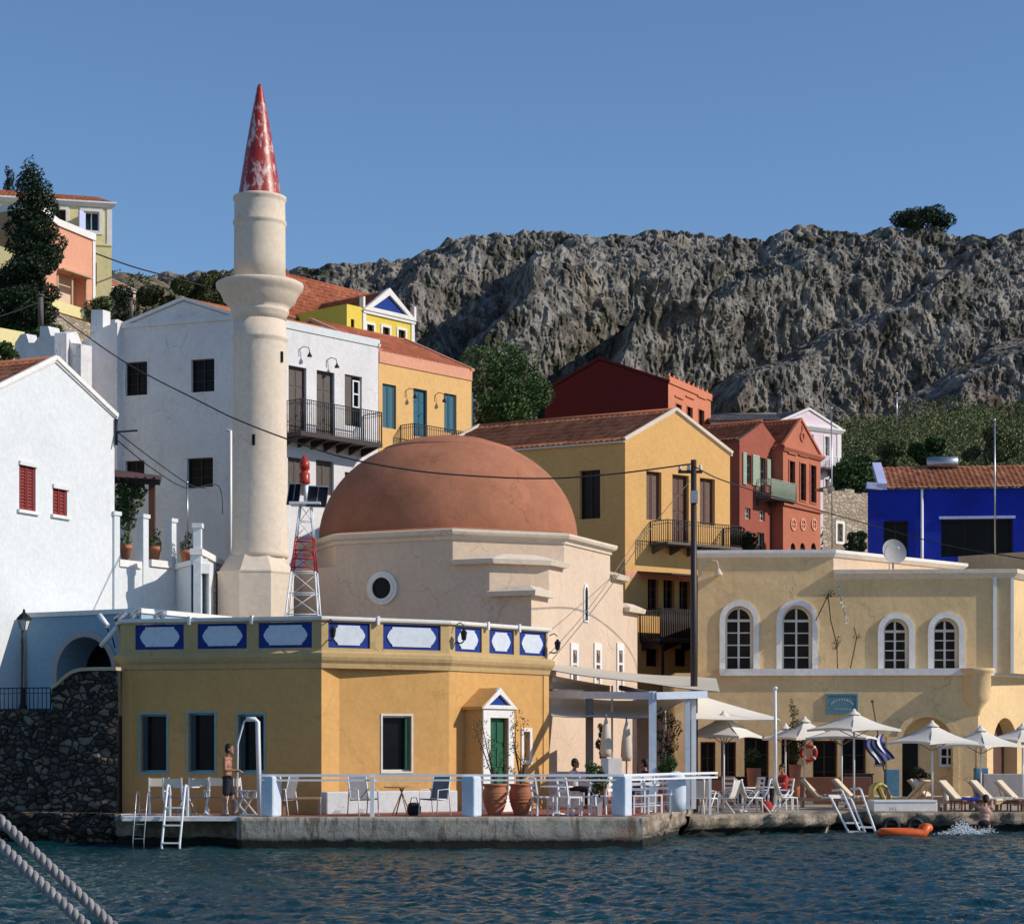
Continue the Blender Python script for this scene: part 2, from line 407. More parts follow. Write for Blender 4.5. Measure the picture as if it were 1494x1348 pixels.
plaster('salmon', (.62,.23,.13), .08, .2)
plaster('brick_red', (.36,.105,.07), .1, .25)
plaster('terracotta', (.50,.175,.105), .1, .25)
plaster('pink', (.80,.66,.72), .05, .1)
plaster('peach', (.74,.36,.24), .05, .15)
plaster('pale_yellow', (.80,.70,.36), .06, .2)
plaster('blue_wall', (.012,.035,.42), .25, .3, (.02,.03,.16,1))
plaster('sky_wall', (.30,.44,.54), .1, .25)
plaster('blue_trim', (.50,.56,.85), .08, .2)
plaster('panel_blue', (.02,.05,.26), .12, .1)
plaster('plaque', (.66,.72,.80), .05, .12)
plaster('pillar', (.62,.70,.80), .06, .25)
plaster('rough_sand', (.52,.42,.28), .15, .4)
plaster('grey_wall', (.42,.40,.40), .1, .3)
tiles('tile', (.50,.185,.095,1), (.36,.12,.065,1), (.60,.28,.16,1))
tiles('tile_dark', (.40,.125,.065,1), (.29,.09,.05,1), (.48,.19,.11,1))
tiles('tile_grey', (.20,.19,.20,1), (.15,.14,.14,1), (.3,.28,.28,1))
stone('rubble', (.040,.030,.021,1), (.11,.085,.062,1), (.30,.245,.18,1), 3.9, (.012,.009,.007,1), .12, 1.0)
stone('stonework', (.34,.27,.19,1), (.46,.38,.28,1), (.58,.50,.39,1), 3.4, (.30,.25,.18,1), .05, .7, 1.7)
paint('wood_dark', (.035,.022,.02)); paint('wood_grey', (.12,.10,.09), .8); paint('wood_brown', (.11,.05,.035), .6)
paint('iron', (.02,.02,.022), .5, .4); paint('white_metal', (.78,.80,.82), .35, 0, .05, 3, .03)
paint('white_frame', (.72,.72,.68), .5); paint('teal', (.006,.105,.17), .5); paint('teal_pale', (.24,.40,.40), .6)
paint('green_door', (.015,.10,.05), .45); paint('sage', (.36,.42,.32), .6); paint('red_shutter', (.22,.025,.022), .55)
paint('red_paint', (.40,.02,.02), .45, 0, .3); paint('lamp_red', (.42,.03,.015), .35, 0, .4, 20)
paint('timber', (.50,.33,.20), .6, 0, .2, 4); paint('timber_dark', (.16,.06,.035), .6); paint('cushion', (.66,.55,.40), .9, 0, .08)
paint('canvas', (.72,.68,.60), .95, 0, .06, 2, .2); paint('canvas_tan', (.60,.54,.44), .95, 0, .1, 2, .2)
paint('sling', (.20,.20,.22), .9); paint('pole_grey', (.22,.21,.20), .8); paint('steel', (.42,.43,.45), .35, .9)
paint('pot', (.44,.17,.09), .8, 0, .25, 3); paint('pot_white', (.75,.72,.68), .6); paint('solar', (.01,.013,.03), .15)
paint('orange_plastic', (.75,.13,.02), .4, 0, .15); paint('sign_blue', (.10,.22,.26), .6, 0, .15); paint('sign_text', (.42,.52,.55), .7)
paint('yellow_plastic', (.62,.48,.12), .4); paint('blue_paint', (.10,.24,.36), .6, 0, .25); paint('rope_grey', (.30,.285,.28), .85, 0, .35, 30, .5)
paint('cable', (.02,.02,.022), .7); paint('cable_pale', (.25,.22,.2), .7); paint('skin', (.36,.17,.10), .55, 0, .08); paint('skin_pale', (.5,.28,.2), .55)
paint('hair', (.015,.01,.008), .6); paint('cloth_dark', (.02,.02,.03), .9); paint('cloth_red', (.4,.03,.03), .9); paint('cloth_white', (.7,.7,.7), .9)
paint('flag_blue', (.03,.05,.30), .85); paint('concrete_grey', (.30,.29,.27), .9); paint('foam', (.62,.70,.74), .6); paint('ring_red', (.45,.03,.02), .5)
paint('glass_leaf', (.02,.035,.045), .5)
glass('pane', (.006,.006,.008), .3); glass('pane_blue', (.02,.035,.05)); glass('pane_warm', (.022,.013,.010), .3)
leafmat('leaf', (.03,.06,.016,1), (.06,.12,.03,1), (.12,.18,.055,1))
leafmat('leaf_dark', (.010,.024,.011,1), (.022,.046,.018,1), (.042,.072,.028,1))
leafmat('leaf_olive', (.04,.055,.02,1), (.075,.095,.035,1), (.13,.13,.06,1), .4)
leafmat('leaf_shrub', (.07,.09,.03,1), (.14,.17,.06,1), (.24,.24,.10,1), .12)
paint('bark', (.10,.07,.05), .95, 0, .3, 3, .6)
# peeling red and white paint of the spire
t = NT('spire_paint'); n = t.noise(3.4, 8, .75, t.map((1.3,1.3,.6))); g = t.n('ShaderNodeSeparateXYZ'); t.l(t.co, 'Object', g, 0)
a = t.ramp(n, 'Fac', [(.50, (.36,.022,.018,1)), (.545, (.46,.10,.08,1)), (.59, (.64,.52,.49,1))])
n2 = t.noise(6, 5, .7); b = t.ramp(n2, 'Fac', [(.3, G(.7)), (.65, G(1))]); t.col(t.mix(1.0, (a,0), (b,0), 'MULTIPLY'))
t.b.inputs['Roughness'].default_value = .42; t.bump(n2, 'Fac', .3, .02); M['spire'] = t.m
# quay concrete with drips and weed towards the water
t = NT('quay_concrete'); n = t.noise(2.2, 8, .72); a = t.ramp(n, 'Fac', [(.3, (.20,.17,.14,1)), (.5, (.38,.34,.28,1)), (.68, (.50,.46,.40,1))])
vo = t.noise(2.4, 7, .7, t.map((1.7,1.7,.30))); dr = t.ramp(vo, 'Fac', [(.53, G(0)), (.60, G(.75))]); v = t.mix((dr,0), (a,0), (.13,.10,.07,1))
ru = t.noise(.35, 3, .5); rr_ = t.ramp(ru, 'Fac', [(.60, G(0)), (.68, G(.7))]); v = t.mix((rr_,0), v, (.26,.11,.05,1))
geo = t.n('ShaderNodeNewGeometry'); sx = t.n('ShaderNodeSeparateXYZ'); t.l(geo, 'Position', sx, 0)
ad = t.n('ShaderNodeMath'); ad.operation = 'MULTIPLY_ADD'; t.l(n, 'Fac', ad, 0); ad.inputs[1].default_value = -.35; t.l(sx, 'Z', ad, 2)
w = t.ramp(ad, 0, [(.0, G(1)), (.10, G(0))]); v = t.mix((w,0), v, (.012,.014,.010,1)); t.col(v); t.b.inputs['Roughness'].default_value = .9
t.bump(n, 'Fac', .8, .06); M['quay_concrete'] = t.m
t = NT('quay_rock'); n = t.noise(2.2, 8, .7); a = t.ramp(n, 'Fac', [(.3, (.07,.055,.04,1)), (.48, (.25,.20,.15,1)), (.66, (.50,.42,.32,1))])
sx = t.n('ShaderNodeSeparateXYZ'); geo = t.n('ShaderNodeNewGeometry'); t.l(geo, 'Position', sx, 0)
ad = t.n('ShaderNodeMath'); ad.operation = 'MULTIPLY_ADD'; t.l(n, 'Fac', ad, 0); ad.inputs[1].default_value = -.35; t.l(sx, 'Z', ad, 2)
w = t.ramp(ad, 0, [(-.02, G(1)), (.04, G(0))]); v = t.mix((w,0), (a,0), (.012,.012,.009,1)); t.col(v); t.b.inputs['Roughness'].default_value = .9; t.bump(n, 'Fac', 1, .12); M['quay_rock'] = t.m
plaster('quay_top', (.40,.35,.29), .2, .4); plaster('red_floor', (.30,.11,.08), .2, .3)
# the far cliff: grey limestone with rust stains and scrub in patches, red earth low down
t = NT('cliff'); n = t.noise(.34, 12, .74, t.map((1,1,.6))); a = t.ramp(n, 'Fac', [(.36, (.075,.07,.063,1)), (.47, (.22,.205,.185,1)), (.54, (.39,.365,.33,1)), (.64, (.58,.545,.49,1))])
n2 = t.noise(.045, 6, .65, t.map((1.6,1.6,.5))); r_ = t.ramp(n2, 'Fac', [(.57, G(0)), (.68, G(.40))]); v = t.mix((r_,0), (a,0), (.42,.32,.21,1))
n3 = t.noise(.11, 9, .75); s_ = t.ramp(n3, 'Fac', [(.535, G(0)), (.60, G(.85))]); v = t.mix((s_,0), v, (.055,.065,.035,1))
sx = t.n('ShaderNodeSeparateXYZ'); geo = t.n('ShaderNodeNewGeometry'); t.l(geo, 'Position', sx, 0)
ad = t.n('ShaderNodeMath'); ad.operation = 'MULTIPLY_ADD'; t.l(n2, 'Fac', ad, 0); ad.inputs[1].default_value = -40; t.l(sx, 'Z', ad, 2)
dv = t.n('ShaderNodeMath'); dv.operation = 'DIVIDE'; t.l(ad, 0, dv, 0); dv.inputs[1].default_value = 100
w = t.ramp(dv, 0, [(.28, G(.75)), (.36, G(0))]); v = t.mix((w,0), v, (.17,.10,.065,1))
t.col(v); t.b.inputs['Roughness'].default_value = .95; t.b.inputs['Specular IOR Level'].default_value = .1
n4 = t.noise(1.1, 8, .75); b1 = t.bump(n4, 'Fac', 1, .8); t.bump(n, 'Fac', 1, 1.2, b1); M['cliff'] = t.m
t = NT('soil'); n = t.noise(.25, 9, .7); a = t.ramp(n, 'Fac', [(.35, (.05,.06,.025,1)), (.5, (.12,.09,.05,1)), (.65, (.26,.21,.14,1))]); t.col((a,0)); t.b.inputs['Roughness'].default_value = .95; t.bump(n, 'Fac', 1, .4); M['soil'] = t.m
# harbour water
t = NT('water'); n = t.noise(.12, 3, .5); a = t.ramp(n, 'Fac', [(.35, (.002,.026,.038,1)), (.65, (.005,.044,.048,1))]); t.col((a,0))
t.b.inputs['Roughness'].default_value = .07; t.b.inputs['IOR'].default_value = 1.33; t.b.inputs['Specular IOR Level'].default_value = .36
n1 = t.noise(9.5, 5, .65, t.map((1,.8,1)), .4); n2 = t.noise(1.7, 3, .5, t.map((1,.7,1)))
b1 = t.bump(n2, 'Fac', .7, .08); t.bump(n1, 'Fac', .9, .05, b1); M['water'] = t.m

# ------------------------------------------------------------------ camera, sky, sun
cam = bpy.data.objects.new('camera', bpy.data.cameras.new('camera')); C.objects.link(cam); scene.camera = cam
cam.location = (0, 0, HC); cam.rotation_euler = (R(90), 0, 0); cam.data.lens = F/1494*36; cam.data.sensor_width = 36
cam.data.shift_y = (HY-674)/1494; cam.data.clip_end = 3000; cam.data.clip_start = .1
EL, AZ = R(32), R(-12)
sv = Vector((math.cos(AZ)*math.cos(EL), math.sin(AZ)*math.cos(EL), math.sin(EL)))
L = bpy.data.lights.new('sun', 'SUN'); L.energy = 4.1; L.angle = R(.5); L.color = (1, .90, .77)
sun = bpy.data.objects.new('sun', L); C.objects.link(sun); sun.rotation_euler = sv.to_track_quat('Z', 'Y').to_euler(); sun.location = (30, -10, 40)
wd = bpy.data.worlds.new('World'); scene.world = wd; wd.use_nodes = True; nt = wd.node_tree
sk = nt.nodes.new('ShaderNodeTexSky'); sk.sky_type = 'NISHITA'; sk.sun_disc = False; sk.sun_elevation = EL; sk.sun_rotation = PI/2-AZ
sk.air_density = 1.0; sk.dust_density = .0; sk.ozone_density = 6.0; sk.altitude = 0
bg = nt.nodes['Background']; nt.links.new(sk.outputs[0], bg.inputs[0]); bg.inputs[1].default_value = .125
vs = scene.view_settings; vs.view_transform = 'Standard'; vs.look = 'None'; vs.exposure = 0; vs.gamma = 1; vs.use_curve_mapping = False
scene.cycles.max_bounces = 6; scene.cycles.use_denoising = True

# ------------------------------------------------------------------ water
def fbm(x, y, z, o=5): return noise.fractal(Vector((x, y, z)), .9, 2.1, o)
def make_water():
    ys = np.concatenate([np.linspace(20, 27, 6)[:-1], np.linspace(27, 62, 520), [70, 90]]); xs = np.concatenate([[-400, -60], np.linspace(-19, 22, 460), [70, 400]])
    v = []
    for y in ys:
        for x in xs:
            z = 0
            if 27 <= y <= 62 and -19 <= x <= 22:
                z = .05*noise.fractal(Vector((x*.6, y*.9, 1)), .8, 2.1, 3)+.055*noise.fractal(Vector((x*1.9+3, y*3.2, 5)), .7, 2.2, 4)-.045*abs(noise.noise(Vector((x*3.4, y*5.6, 7))))
            v.append((x, y, z))
    nx = len(xs); f = [(j*nx+i, j*nx+i+1, (j+1)*nx+i+1, (j+1)*nx+i) for j in range(len(ys)-1) for i in range(nx-1)]
    v2 = [(-400,-60,0),(400,-60,0),(400,20,0),(-400,20,0)]
    m = MB(); m.v = v; m.f = f; m.sm = [True]*len(f); m.add(v2, [(0,1,2,3)])
    tag(m.build('water', 'water'), 'dark blue green rippled harbour water', None, kind='structure')
make_water()

# ------------------------------------------------------------------ quay
TZ, QZ = .75, .56
def rocky(mb, path, zb, zt, disp=.1, res=.12, over=0, seed=0):
    """a rough wall along the plan path, with a lumpy face and a rounded top"""
    P = []
    for i in range(len(path)-1):
        a, b = Vector(path[i]), Vector(path[i+1]); n = max(2, int((b-a).length/res))
        P += [a.lerp(b, k/n) for k in range(n)]
    P.append(Vector(path[-1])); k0 = len(mb.v); nz = max(3, int((zt-zb)/res*1.3)); rows = nz+3
    for i, p in enumerate(P):
        d = (P[min(i+1, len(P)-1)]-P[max(i-1, 0)]).normalized(); n = Vector((d.y, -d.x))
        for j in range(nz+1):
            z = zb+(zt-zb)*j/nz; w = Vector((p.x*1.7, p.y*1.7, z*2.4+seed))
            o = disp*(noise.fractal(w, .8, 2.2, 5)+.5*abs(noise.noise(w*2.7)))+over*max(0, (z-zb)/(zt-zb)-.45)
            if z < .25: o -= disp*1.2
            mb.v.append((p.x+n.x*o, p.y+n.y*o, z))
        lz = .018*noise.noise(Vector((p.x*4, p.y*4, 3)))
        mb.v.append((p.x-n.x*.05, p.y-n.y*.05, zt+.01+lz)); mb.v.append((p.x-n.x*.45, p.y-n.y*.45, zt+.006))
    for i in range(len(P)-1):
        for j in range(rows-1):
            a = k0+i*rows+j; mb.f.append((a, a+rows, a+rows+1, a+1)); mb.sm.append(True)
def plate(name, pts, z, mat, label, zb=None):
    m = MB(); m.prism(pts, zb if zb is not None else -1.5, z); tag(m.build(name, mat), label, None, kind='structure')
plate('terrace_floor', [XY(352,50.25), XY(925,50.3), XY(985,56.9), XY(1000,64), XY(990,80), (-12,80), XY(176,52.6), XY(352,51.2)], TZ, 'red_floor', 'red paved terrace floor on the quay', TZ-.07)
plate('terrace_fill', [XY(360,50.9), XY(915,50.9), XY(975,57), XY(990,64), XY(980,80), (-12,80), XY(190,54)], TZ-.08, 'quay_rock', 'rock fill below the terrace floor')
plate('terrace_slab', [XY(178,50.3), XY(352,50.22), XY(352,51.19), XY(176,52.59)], TZ+.004, 'white_trim', 'thin white edged terrace slab', TZ-.10)
m = MB(); rocky(m, [XY(168,52.2), XY(345,51.3), XY(349,50.6)], -1, TZ-.1, .10, seed=4)
tag(m.build('quay_recess', 'quay_rock'), 'dark undercut rock below the white slab', None, kind='structure')
m = MB(); rocky(m, [XY(345,51.2), XY(346,49.95), XY(640,49.85), XY(938,50.0)], -1, TZ, .018, seed=1)
tag(m.build('quay_wall', 'quay_concrete'), 'stained concrete quay wall', None, kind='structure')
m = MB(); rocky(m, [XY(934,50.0), XY(960,52.5), XY(1004,57.2), XY(1016,64)], -1, TZ-.02, .14, seed=9); rocky(m, [XY(1000,56.4), XY(1110,58.2), XY(1205,59.0), XY(1212,60.6), XY(1272,60.6), XY(1276,59.3), XY(1400,59.6), XY(1640,60.6)], -1, QZ, .16, over=.25, seed=2)
tag(m.build('quay_rocks', 'quay_rock'), 'rough eroded rock edge of the quay', None, kind='structure')
plate('quay', [XY(1001,56.9), XY(1110,58.5), XY(1205,59.3), XY(1212,60.9), XY(1272,60.9), XY(1276,59.6), XY(1400,59.9), XY(1640,60.9), (40,90), (6,90), XY(1011,64)], QZ, 'quay_top', 'pale paved quay in front of the cafe')
plate('street', [XY(-300,57), XY(-60,56.1), XY(168,53.8), (-9.6,59), (-9.6,70), (-40,70)], 3.28, 'quay_top', 'raised street behind the stone wall')

# ------------------------------------------------------------------ rising ground
def ground_z(x, y):
    px = CX+x*F/max(y, 1)
    lf = np.interp(y, [60,72,90,110,130,150,170,230,300], [-.6,.0,8.5,17,26,34,38,55,70])
    rt = np.interp(y, [60,78,95,120,160,200,240,300,330], [-.6,0,7,12,20,28,34,43,48])
    if px > 1150: rt += (min(px, 1350)-1150)/200*np.interp(y, [110,160,240,290,330], [0,1,3,5,3])
    w = min(max((px-150)/500, 0), 1); w = w*w*(3-2*w)
    return lf*(1-w)+rt*w
def make_ground():
    ys = np.concatenate([np.linspace(66, 130, 70), np.linspace(132, 320, 80)]); ps = np.linspace(-500, 2000, 190); v = []
    for y in ys:
        for p in ps:
            x = (p-CX)*y/F; g = ground_z(x, y); v.append((x, y, g+(.6+y*.006)*fbm(x*.12, y*.12, 0, 5)))
    n = len(ps); m = MB(); m.v = v; m.f = [(j*n+i, j*n+i+1, (j+1)*n+i+1, (j+1)*n+i) for j in range(len(ys)-1) for i in range(n-1)]; m.sm = [True]*len(m.f)
    tag(m.build('ground', 'soil'), 'rocky hillside rising behind the harbour houses', None, kind='structure')
make_ground()
plate('sea_bed', [(-900,-100), (900,-100), (900,1500), (-900,1500)], -2.5, 'soil', 'dark sea bed and land far around', -3)

# ------------------------------------------------------------------ the cliff
RP = [(-700,420),(120,418),(215,404),(300,398),(430,392),(520,386),(600,378),(650,362),(690,343),(730,345),(790,336),(850,345),(900,346),(1000,345),(1060,347),(1110,350),(1140,338),(1180,330),(1225,340),(1290,335),(1400,338),(1440,345),(1494,338),(1700,325),(2300,350)]
def spur(q):
    """a saw: slopes that face right, broken by steep drops that face left"""
    q = q % 1.0
    return (q/.80) if q < .80 else 1-(q-.80)/.20
def make_cliff():
    ps = np.linspace(-260, 1800, 860); rows = 250; v = []
    rx = [a for a, b in RP]; ry = [b for a, b in RP]
    for p in ps:
        yr = np.interp(p, rx, ry); Yr = 352; zr = ZZ(yr, Yr)
        tall = 1.0 if p > 640 else max(.25, 1-(640-p)/300)
        for j in range(rows):
            t = j/(rows-1)
            if t < .9:
                s = t/.9
                z = 30+(zr-30)*s; Y = 300+52*(.45*s+.55*s**1.8)
                if p < 640: Y = Y*tall+(1-tall)*(300+52*s**.8)
            else:
                s = (t-.9)/.1; z = zr-9*s*s+.6*s; Y = Yr+90*s
            X = (p-CX)*Y/F
            w1 = noise.fractal(Vector((X*.02, z*.02, 3.3)), .9, 2.1, 4)
            q = (X-.95*(z-60))/29+.30+.50*w1
            top = min(1, max(.10, (zr-z)/14+.12))
            Y -= float(np.interp(p, [300,1020,1180], [20,20,9]))*tall*top*(1-spur(q))
            c1 = noise.voronoi(Vector((X*.10, z*.05, Y*.05)))[0][0]; c2 = noise.voronoi(Vector((X*.26+3+.8*w1, z*.2+w1, Y*.2)))[0][0]; c3 = noise.voronoi(Vector((X*.85, z*.6, Y*.7)))[0][0]
            c4 = abs(noise.noise(Vector((X*.75+2*w1, z*.12, 11))))+.6*abs(noise.noise(Vector((X*1.9, z*.3, 5))))
            Y += 1.6*max(0, .32-c4)*(1 if tall > .9 else .4)
            a3 = noise.fractal(Vector((X*.62, z*.36, Y*.4)), .55, 2.3, 5)
            k = .55+.45*tall
            Y += k*(3.2*c1*top+1.5*c2+.55*c3)-1.0*a3-1.7
            zz = z+.45*noise.fractal(Vector((X*.14, z*.1+9, Y*.1)), .8, 2.2, 5)-(1.5*c2+.5*c3 if t > .6 else 0)+.9
            X += .7*noise.noise(Vector((X*.3, z*.3, 8)))
            v.append((X, Y, zz))
    n = rows; m = MB(); m.v = v; m.f = [(i*n+j, (i+1)*n+j, (i+1)*n+j+1, i*n+j+1) for i in range(len(ps)-1) for j in range(n-1)]; m.sm = [False]*len(m.f)
    tag(m.build('cliff', 'cliff'), 'grey limestone cliff behind the town', None, kind='structure')
make_cliff()

# ------------------------------------------------------------------ vegetation
def leafblob(mb, blobs, n, size, rnd, droop=0, tight=.55):
    tot = sum(b[1][0]*b[1][1]*b[1][2] for b in blobs)
    for c, r in blobs:
        k = int(n*r[0]*r[1]*r[2]/tot)+4
        for _ in range(k):
            a = rnd.uniform(0, 2*PI); z = rnd.uniform(-1, 1); q = rnd.uniform(0, 1)**(1/3); q = q*(1-tight)+tight*(.8+.25*rnd.random()); h = math.sqrt(1-z*z)
            p = Vector((c[0]+r[0]*q*h*math.cos(a), c[1]+r[1]*q*h*math.sin(a), c[2]+r[2]*q*z))
            d = Vector((rnd.gauss(0,1), rnd.gauss(0,1), rnd.gauss(0,1))).normalized(); u = d.orthogonal().normalized()*size*rnd.uniform(.6, 1.4); w = d.cross(u).normalized()*size*rnd.uniform(.35, .8)
            mb.add([p-u, p+w*.7, p+u, p-w*.7], [(0,1,2,3)])
def tree(name, label, base, h, blobs, n, size, leaf='leaf', trunk_r=.2, seed=1, cat='tree', group=None, crown='crown'):
    rnd = random.Random(seed); root = thing(name, label, cat, base, group); b = Vector(base)
    m = MB(); top = b+Vector((rnd.uniform(-.2,.2), rnd.uniform(-.2,.2), h*.55)); mid = b.lerp(top, .5)+Vector((rnd.uniform(-.15,.15), 0, 0))
    m.tube([b-Vector((0,0,.5)), b+Vector((0,0,.1)), mid, top], [trunk_r*1.3, trunk_r, trunk_r*.8, trunk_r*.5], 8)
    for c, r in blobs[:7]:
        q = b+Vector(c); m.tube([mid.lerp(top, rnd.uniform(.1,.9)), mid.lerp(q, .55)+Vector((0,0,.1)), q], [trunk_r*.5, trunk_r*.3, trunk_r*.12], 6)
    m.build('trunk', 'bark', root)
    m = MB(); leafblob(m, [((b.x+c[0], b.y+c[1], b.z+c[2]), r) for c, r in blobs], n, size, rnd); m.build(crown, leaf, root)
    return root
def lumps(rnd, w, d, h0, h1, k, r0, r1):
    out = []
    for _ in range(k):
        a = rnd.uniform(0, 2*PI); q = rnd.uniform(0, 1)**.5; z = rnd.uniform(0, 1); s = math.sqrt(max(0, 1-(2*z-1)**2))*.6+.45; r = rnd.uniform(r0, r1)
        out.append(((w*q*s*math.cos(a), d*q*s*math.sin(a), h0+(h1-h0)*z), (r, r, r*.8)))
    return out
rnd = random.Random(5)
# broad tree between the orange house and the dark red house
p = W(735, 560, 106); b = (p.x, p.y, ground_z(p.x, p.y)); hh = ZZ(497, 106)-b[2]; h_lo = ZZ(608,106)-b[2]
tree('broadleaf_tree', 'large green tree between the orange house with teal shutters and the dark red gable', b, hh, lumps(rnd, 2.0, 2.2, h_lo, hh-.8, 26, .7, 1.25), 15000, .10, 'leaf', .3, 11)
# round tree on the cliff edge
p = W(1346, 318, 352); b = (p.x, p.y, ZZ(344, 352)-.6); tree('hilltop_tree', 'lone rounded tree on the skyline at the top of the cliff', b, 6, lumps(rnd, 4.2, 3, 1.2, 4.9, 22, 1.2, 1.9), 9000, .24, 'leaf_dark', .35, 12)
# tall cypress
p = W(43, 400, 108); zb = ground_z(p.x, p.y); top = ZZ(234, 108); bl = []
for i in range(44):
    t_ = i/43; z = ZZ(490,108)+(top-.3-ZZ(490,108))*t_; wd_ = 2.15*(1-t_)**.48*(.6+.4*min(1, t_*5+.4)) ; 
    bl.append(((rnd.uniform(-.55,.55)*wd_+.12, rnd.uniform(-.4,.4)*wd_, z-zb), (.2+wd_*.6, .2+wd_*.55, .6)))
tree('cypress_tree', 'tall dark cypress in front of the pale yellow house on the left', (p.x, p.y, zb), top-zb, bl, 34000, .10, 'leaf_dark', .25, 13)
p = W(13, 255, 140); tree('cypress_tree', 'tip of a distant cypress just above the tiled roof at the far left', (p.x, p.y, ZZ(300,140)), 2.8, [((0,0,1.0),(.4,.4,.9)), ((.1,0,1.9),(.3,.3,.6)), ((-.1,0,2.4),(.18,.18,.4))], 900, .09, 'leaf_dark', .1, 14)
def bush(name, label, px, py, Y, wpx, hpx, leaf, seed, n=2600, size=.09, cat='bush', group=None):
    s = Y/F; r_ = random.Random(seed); p = W(px, py+hpx/2, Y); w = wpx*s/2; h = hpx*s
    return tree(name, label, (p.x, p.y, p.z-.2), h, lumps(r_, w*.75, w*.6, h*.25, h*.85, 12, h*.16, h*.27), n, size, leaf, .08, seed, cat, group)
bush('bush', 'dark bush below the small tiled roof, right of the pale yellow house', 178, 448, 128, 62, 66, 'leaf_dark', 21, 4500)
bush('bush', 'olive green bush on the slope beside the pink house wall', 148, 455, 122, 40, 56, 'leaf', 22)
bush('bush', 'wide olive green thicket on the hill left of the minaret', 262, 432, 150, 150, 74, 'leaf_olive', 23, 9000, .13)
bush('bush', 'green thicket partly hidden by the minaret balcony', 325, 424, 152, 70, 62, 'leaf_olive', 24, 4500, .13)
bush('bush', 'green bush below the cypress at the left edge', 22, 470, 108, 110, 84, 'leaf', 25, 6500, .09)
bush('bush', 'green bush between the cypress and the stepped white wall', 70, 490, 106, 50, 50, 'leaf', 26)
bush('bush', 'leafy branches at the left edge above the small tiled roof', 8, 512, 70, 36, 44, 'leaf', 27, 900, .08)
bush('bush', 'olive tree top behind the roofs between the salmon and the pink house', 1092, 598, 135, 60, 30, 'leaf_olive', 28, 2500, .1)
bush('bush', 'dark green bush between the ochre house and the red house', 1085, 785, 92, 38, 56, 'leaf_dark', 29, 2500)
bush('bush', 'bush in front of the stone building with the white framed window', 1250, 788, 90, 40, 36, 'leaf_dark', 30, 2000)
# wooded slope behind the blue house: a mass nobody could count
m = MB(); r_ = random.Random(3); bl = []
for _ in range(760):
    px = r_.uniform(1195, 1700); Y = r_.uniform(112, 290); x = (px-CX)*Y/F; g = ground_z(x, Y); r = r_.choice((.6,.9,1.3,1.9,2.7))*r_.uniform(.8,1.2)*(Y/170)**.5; bl.append(((x, Y, g+r*.5), (r*1.15, r, r*.9)))
leafblob(m, bl, 210000, .165, r_, tight=.8); tag(m.build('woodland', 'leaf_shrub'), 'dense green woodland on the slope behind the blue house', None, kind='stuff')
m = MB(); bl = []
for _ in range(170):
    px = r_.uniform(120, 440); Y = r_.uniform(140, 250); x = (px-CX)*Y/F; g = ground_z(x, Y); r = r_.uniform(.4, 1.2); bl.append(((x, Y, g+r*.4), (r*1.3, r, r*.8)))
for _ in range(520):
    px = r_.uniform(1000, 1650); Y = r_.uniform(235, 326); x = (px-CX)*Y/F; g = ground_z(x, Y); r = r_.uniform(.5, 1.5); bl.append(((x, Y, g+r*.4), (r*1.3, r, r*.7)))
leafblob(m, bl, 42000, .24, r_, tight=.8); tag(m.build('scrub', 'leaf_olive'), 'low scrub dotted over the rocky slopes', None, kind='stuff')
for i, (px, py, Y, w, h, lab) in enumerate(((1440,630,105,110,60,'rounded green tree behind the blue house at the right edge'), (1360,640,108,90,50,'green tree behind the water heater of the blue house'), (1290,655,106,90,70,'green tree right of the pink house'), (1245,690,104,60,90,'dark green tree between the pink house and the blue house'))):
    bush('broadleaf_tree', lab, px, py+14, Y, w, h, 'leaf' if i % 2 else 'leaf_shrub', 40+i, 6500, .1, 'tree')
def v2(t): return Vector((t[0], t[1]))
def back(f, dist): return -f.n*dist
def wallpart(H, name, mat, edges, parent=None):
    mb = MB()
    for i in edges:
        f = H.faces[i]; o = [(0, H.z0), (f.len, H.z0), (f.len, H.z1)]
        if i in H.gables: o.append((f.len*H.gables[i][0], H.gables[i][1]))
        o.append((0, H.z1)); wallface(mb, f, o, H.holes[i], H.depth)
    return mb.build(name, mat, parent or H.root)
def lamp_bracket(name, label, pos, n, mat='iron', s=1.0):
    root = thing(name, label, 'lamp', pos); p = Vector(pos); n = Vector((n[0], n[1], 0)).normalized(); m = MB()
    m.tube([p, p+Vector((0,0,.28*s)), p+n*.2*s+Vector((0,0,.42*s)), p+n*.42*s+Vector((0,0,.36*s)), p+n*.46*s+Vector((0,0,.16*s))], .018*s, 6)
    m.build('bracket', mat, root); q = MB(); q.lathe(p+n*.46*s+Vector((0,0,-.02*s)), [(.11*s,0),(.10*s,.06*s),(.05*s,.14*s),(.02*s,.2*s)], 10); q.build('lamp_shade', mat, root); return root
def railing(mb, pts, h, step=.12, r=.017, n=5, mid=True):
    for i in range(len(pts)-1):
        a, b = Vector(pts[i]), Vector(pts[i+1]); k = max(1, int((b-a).length/step))
        mb.bar(a+Vector((0,0,h)), b+Vector((0,0,h)), .035, .03); mb.bar(a+Vector((0,0,.06)), b+Vector((0,0,.06)), .025, .02)
        if mid: mb.bar(a+Vector((0,0,h-.14)), b+Vector((0,0,h-.14)), .018, .018)
        for j in range(k+1):
            p = a.lerp(b, j/k); mb.tube([p, p+Vector((0,0,h))], r*(1.7 if j in (0, k) else 1), n)
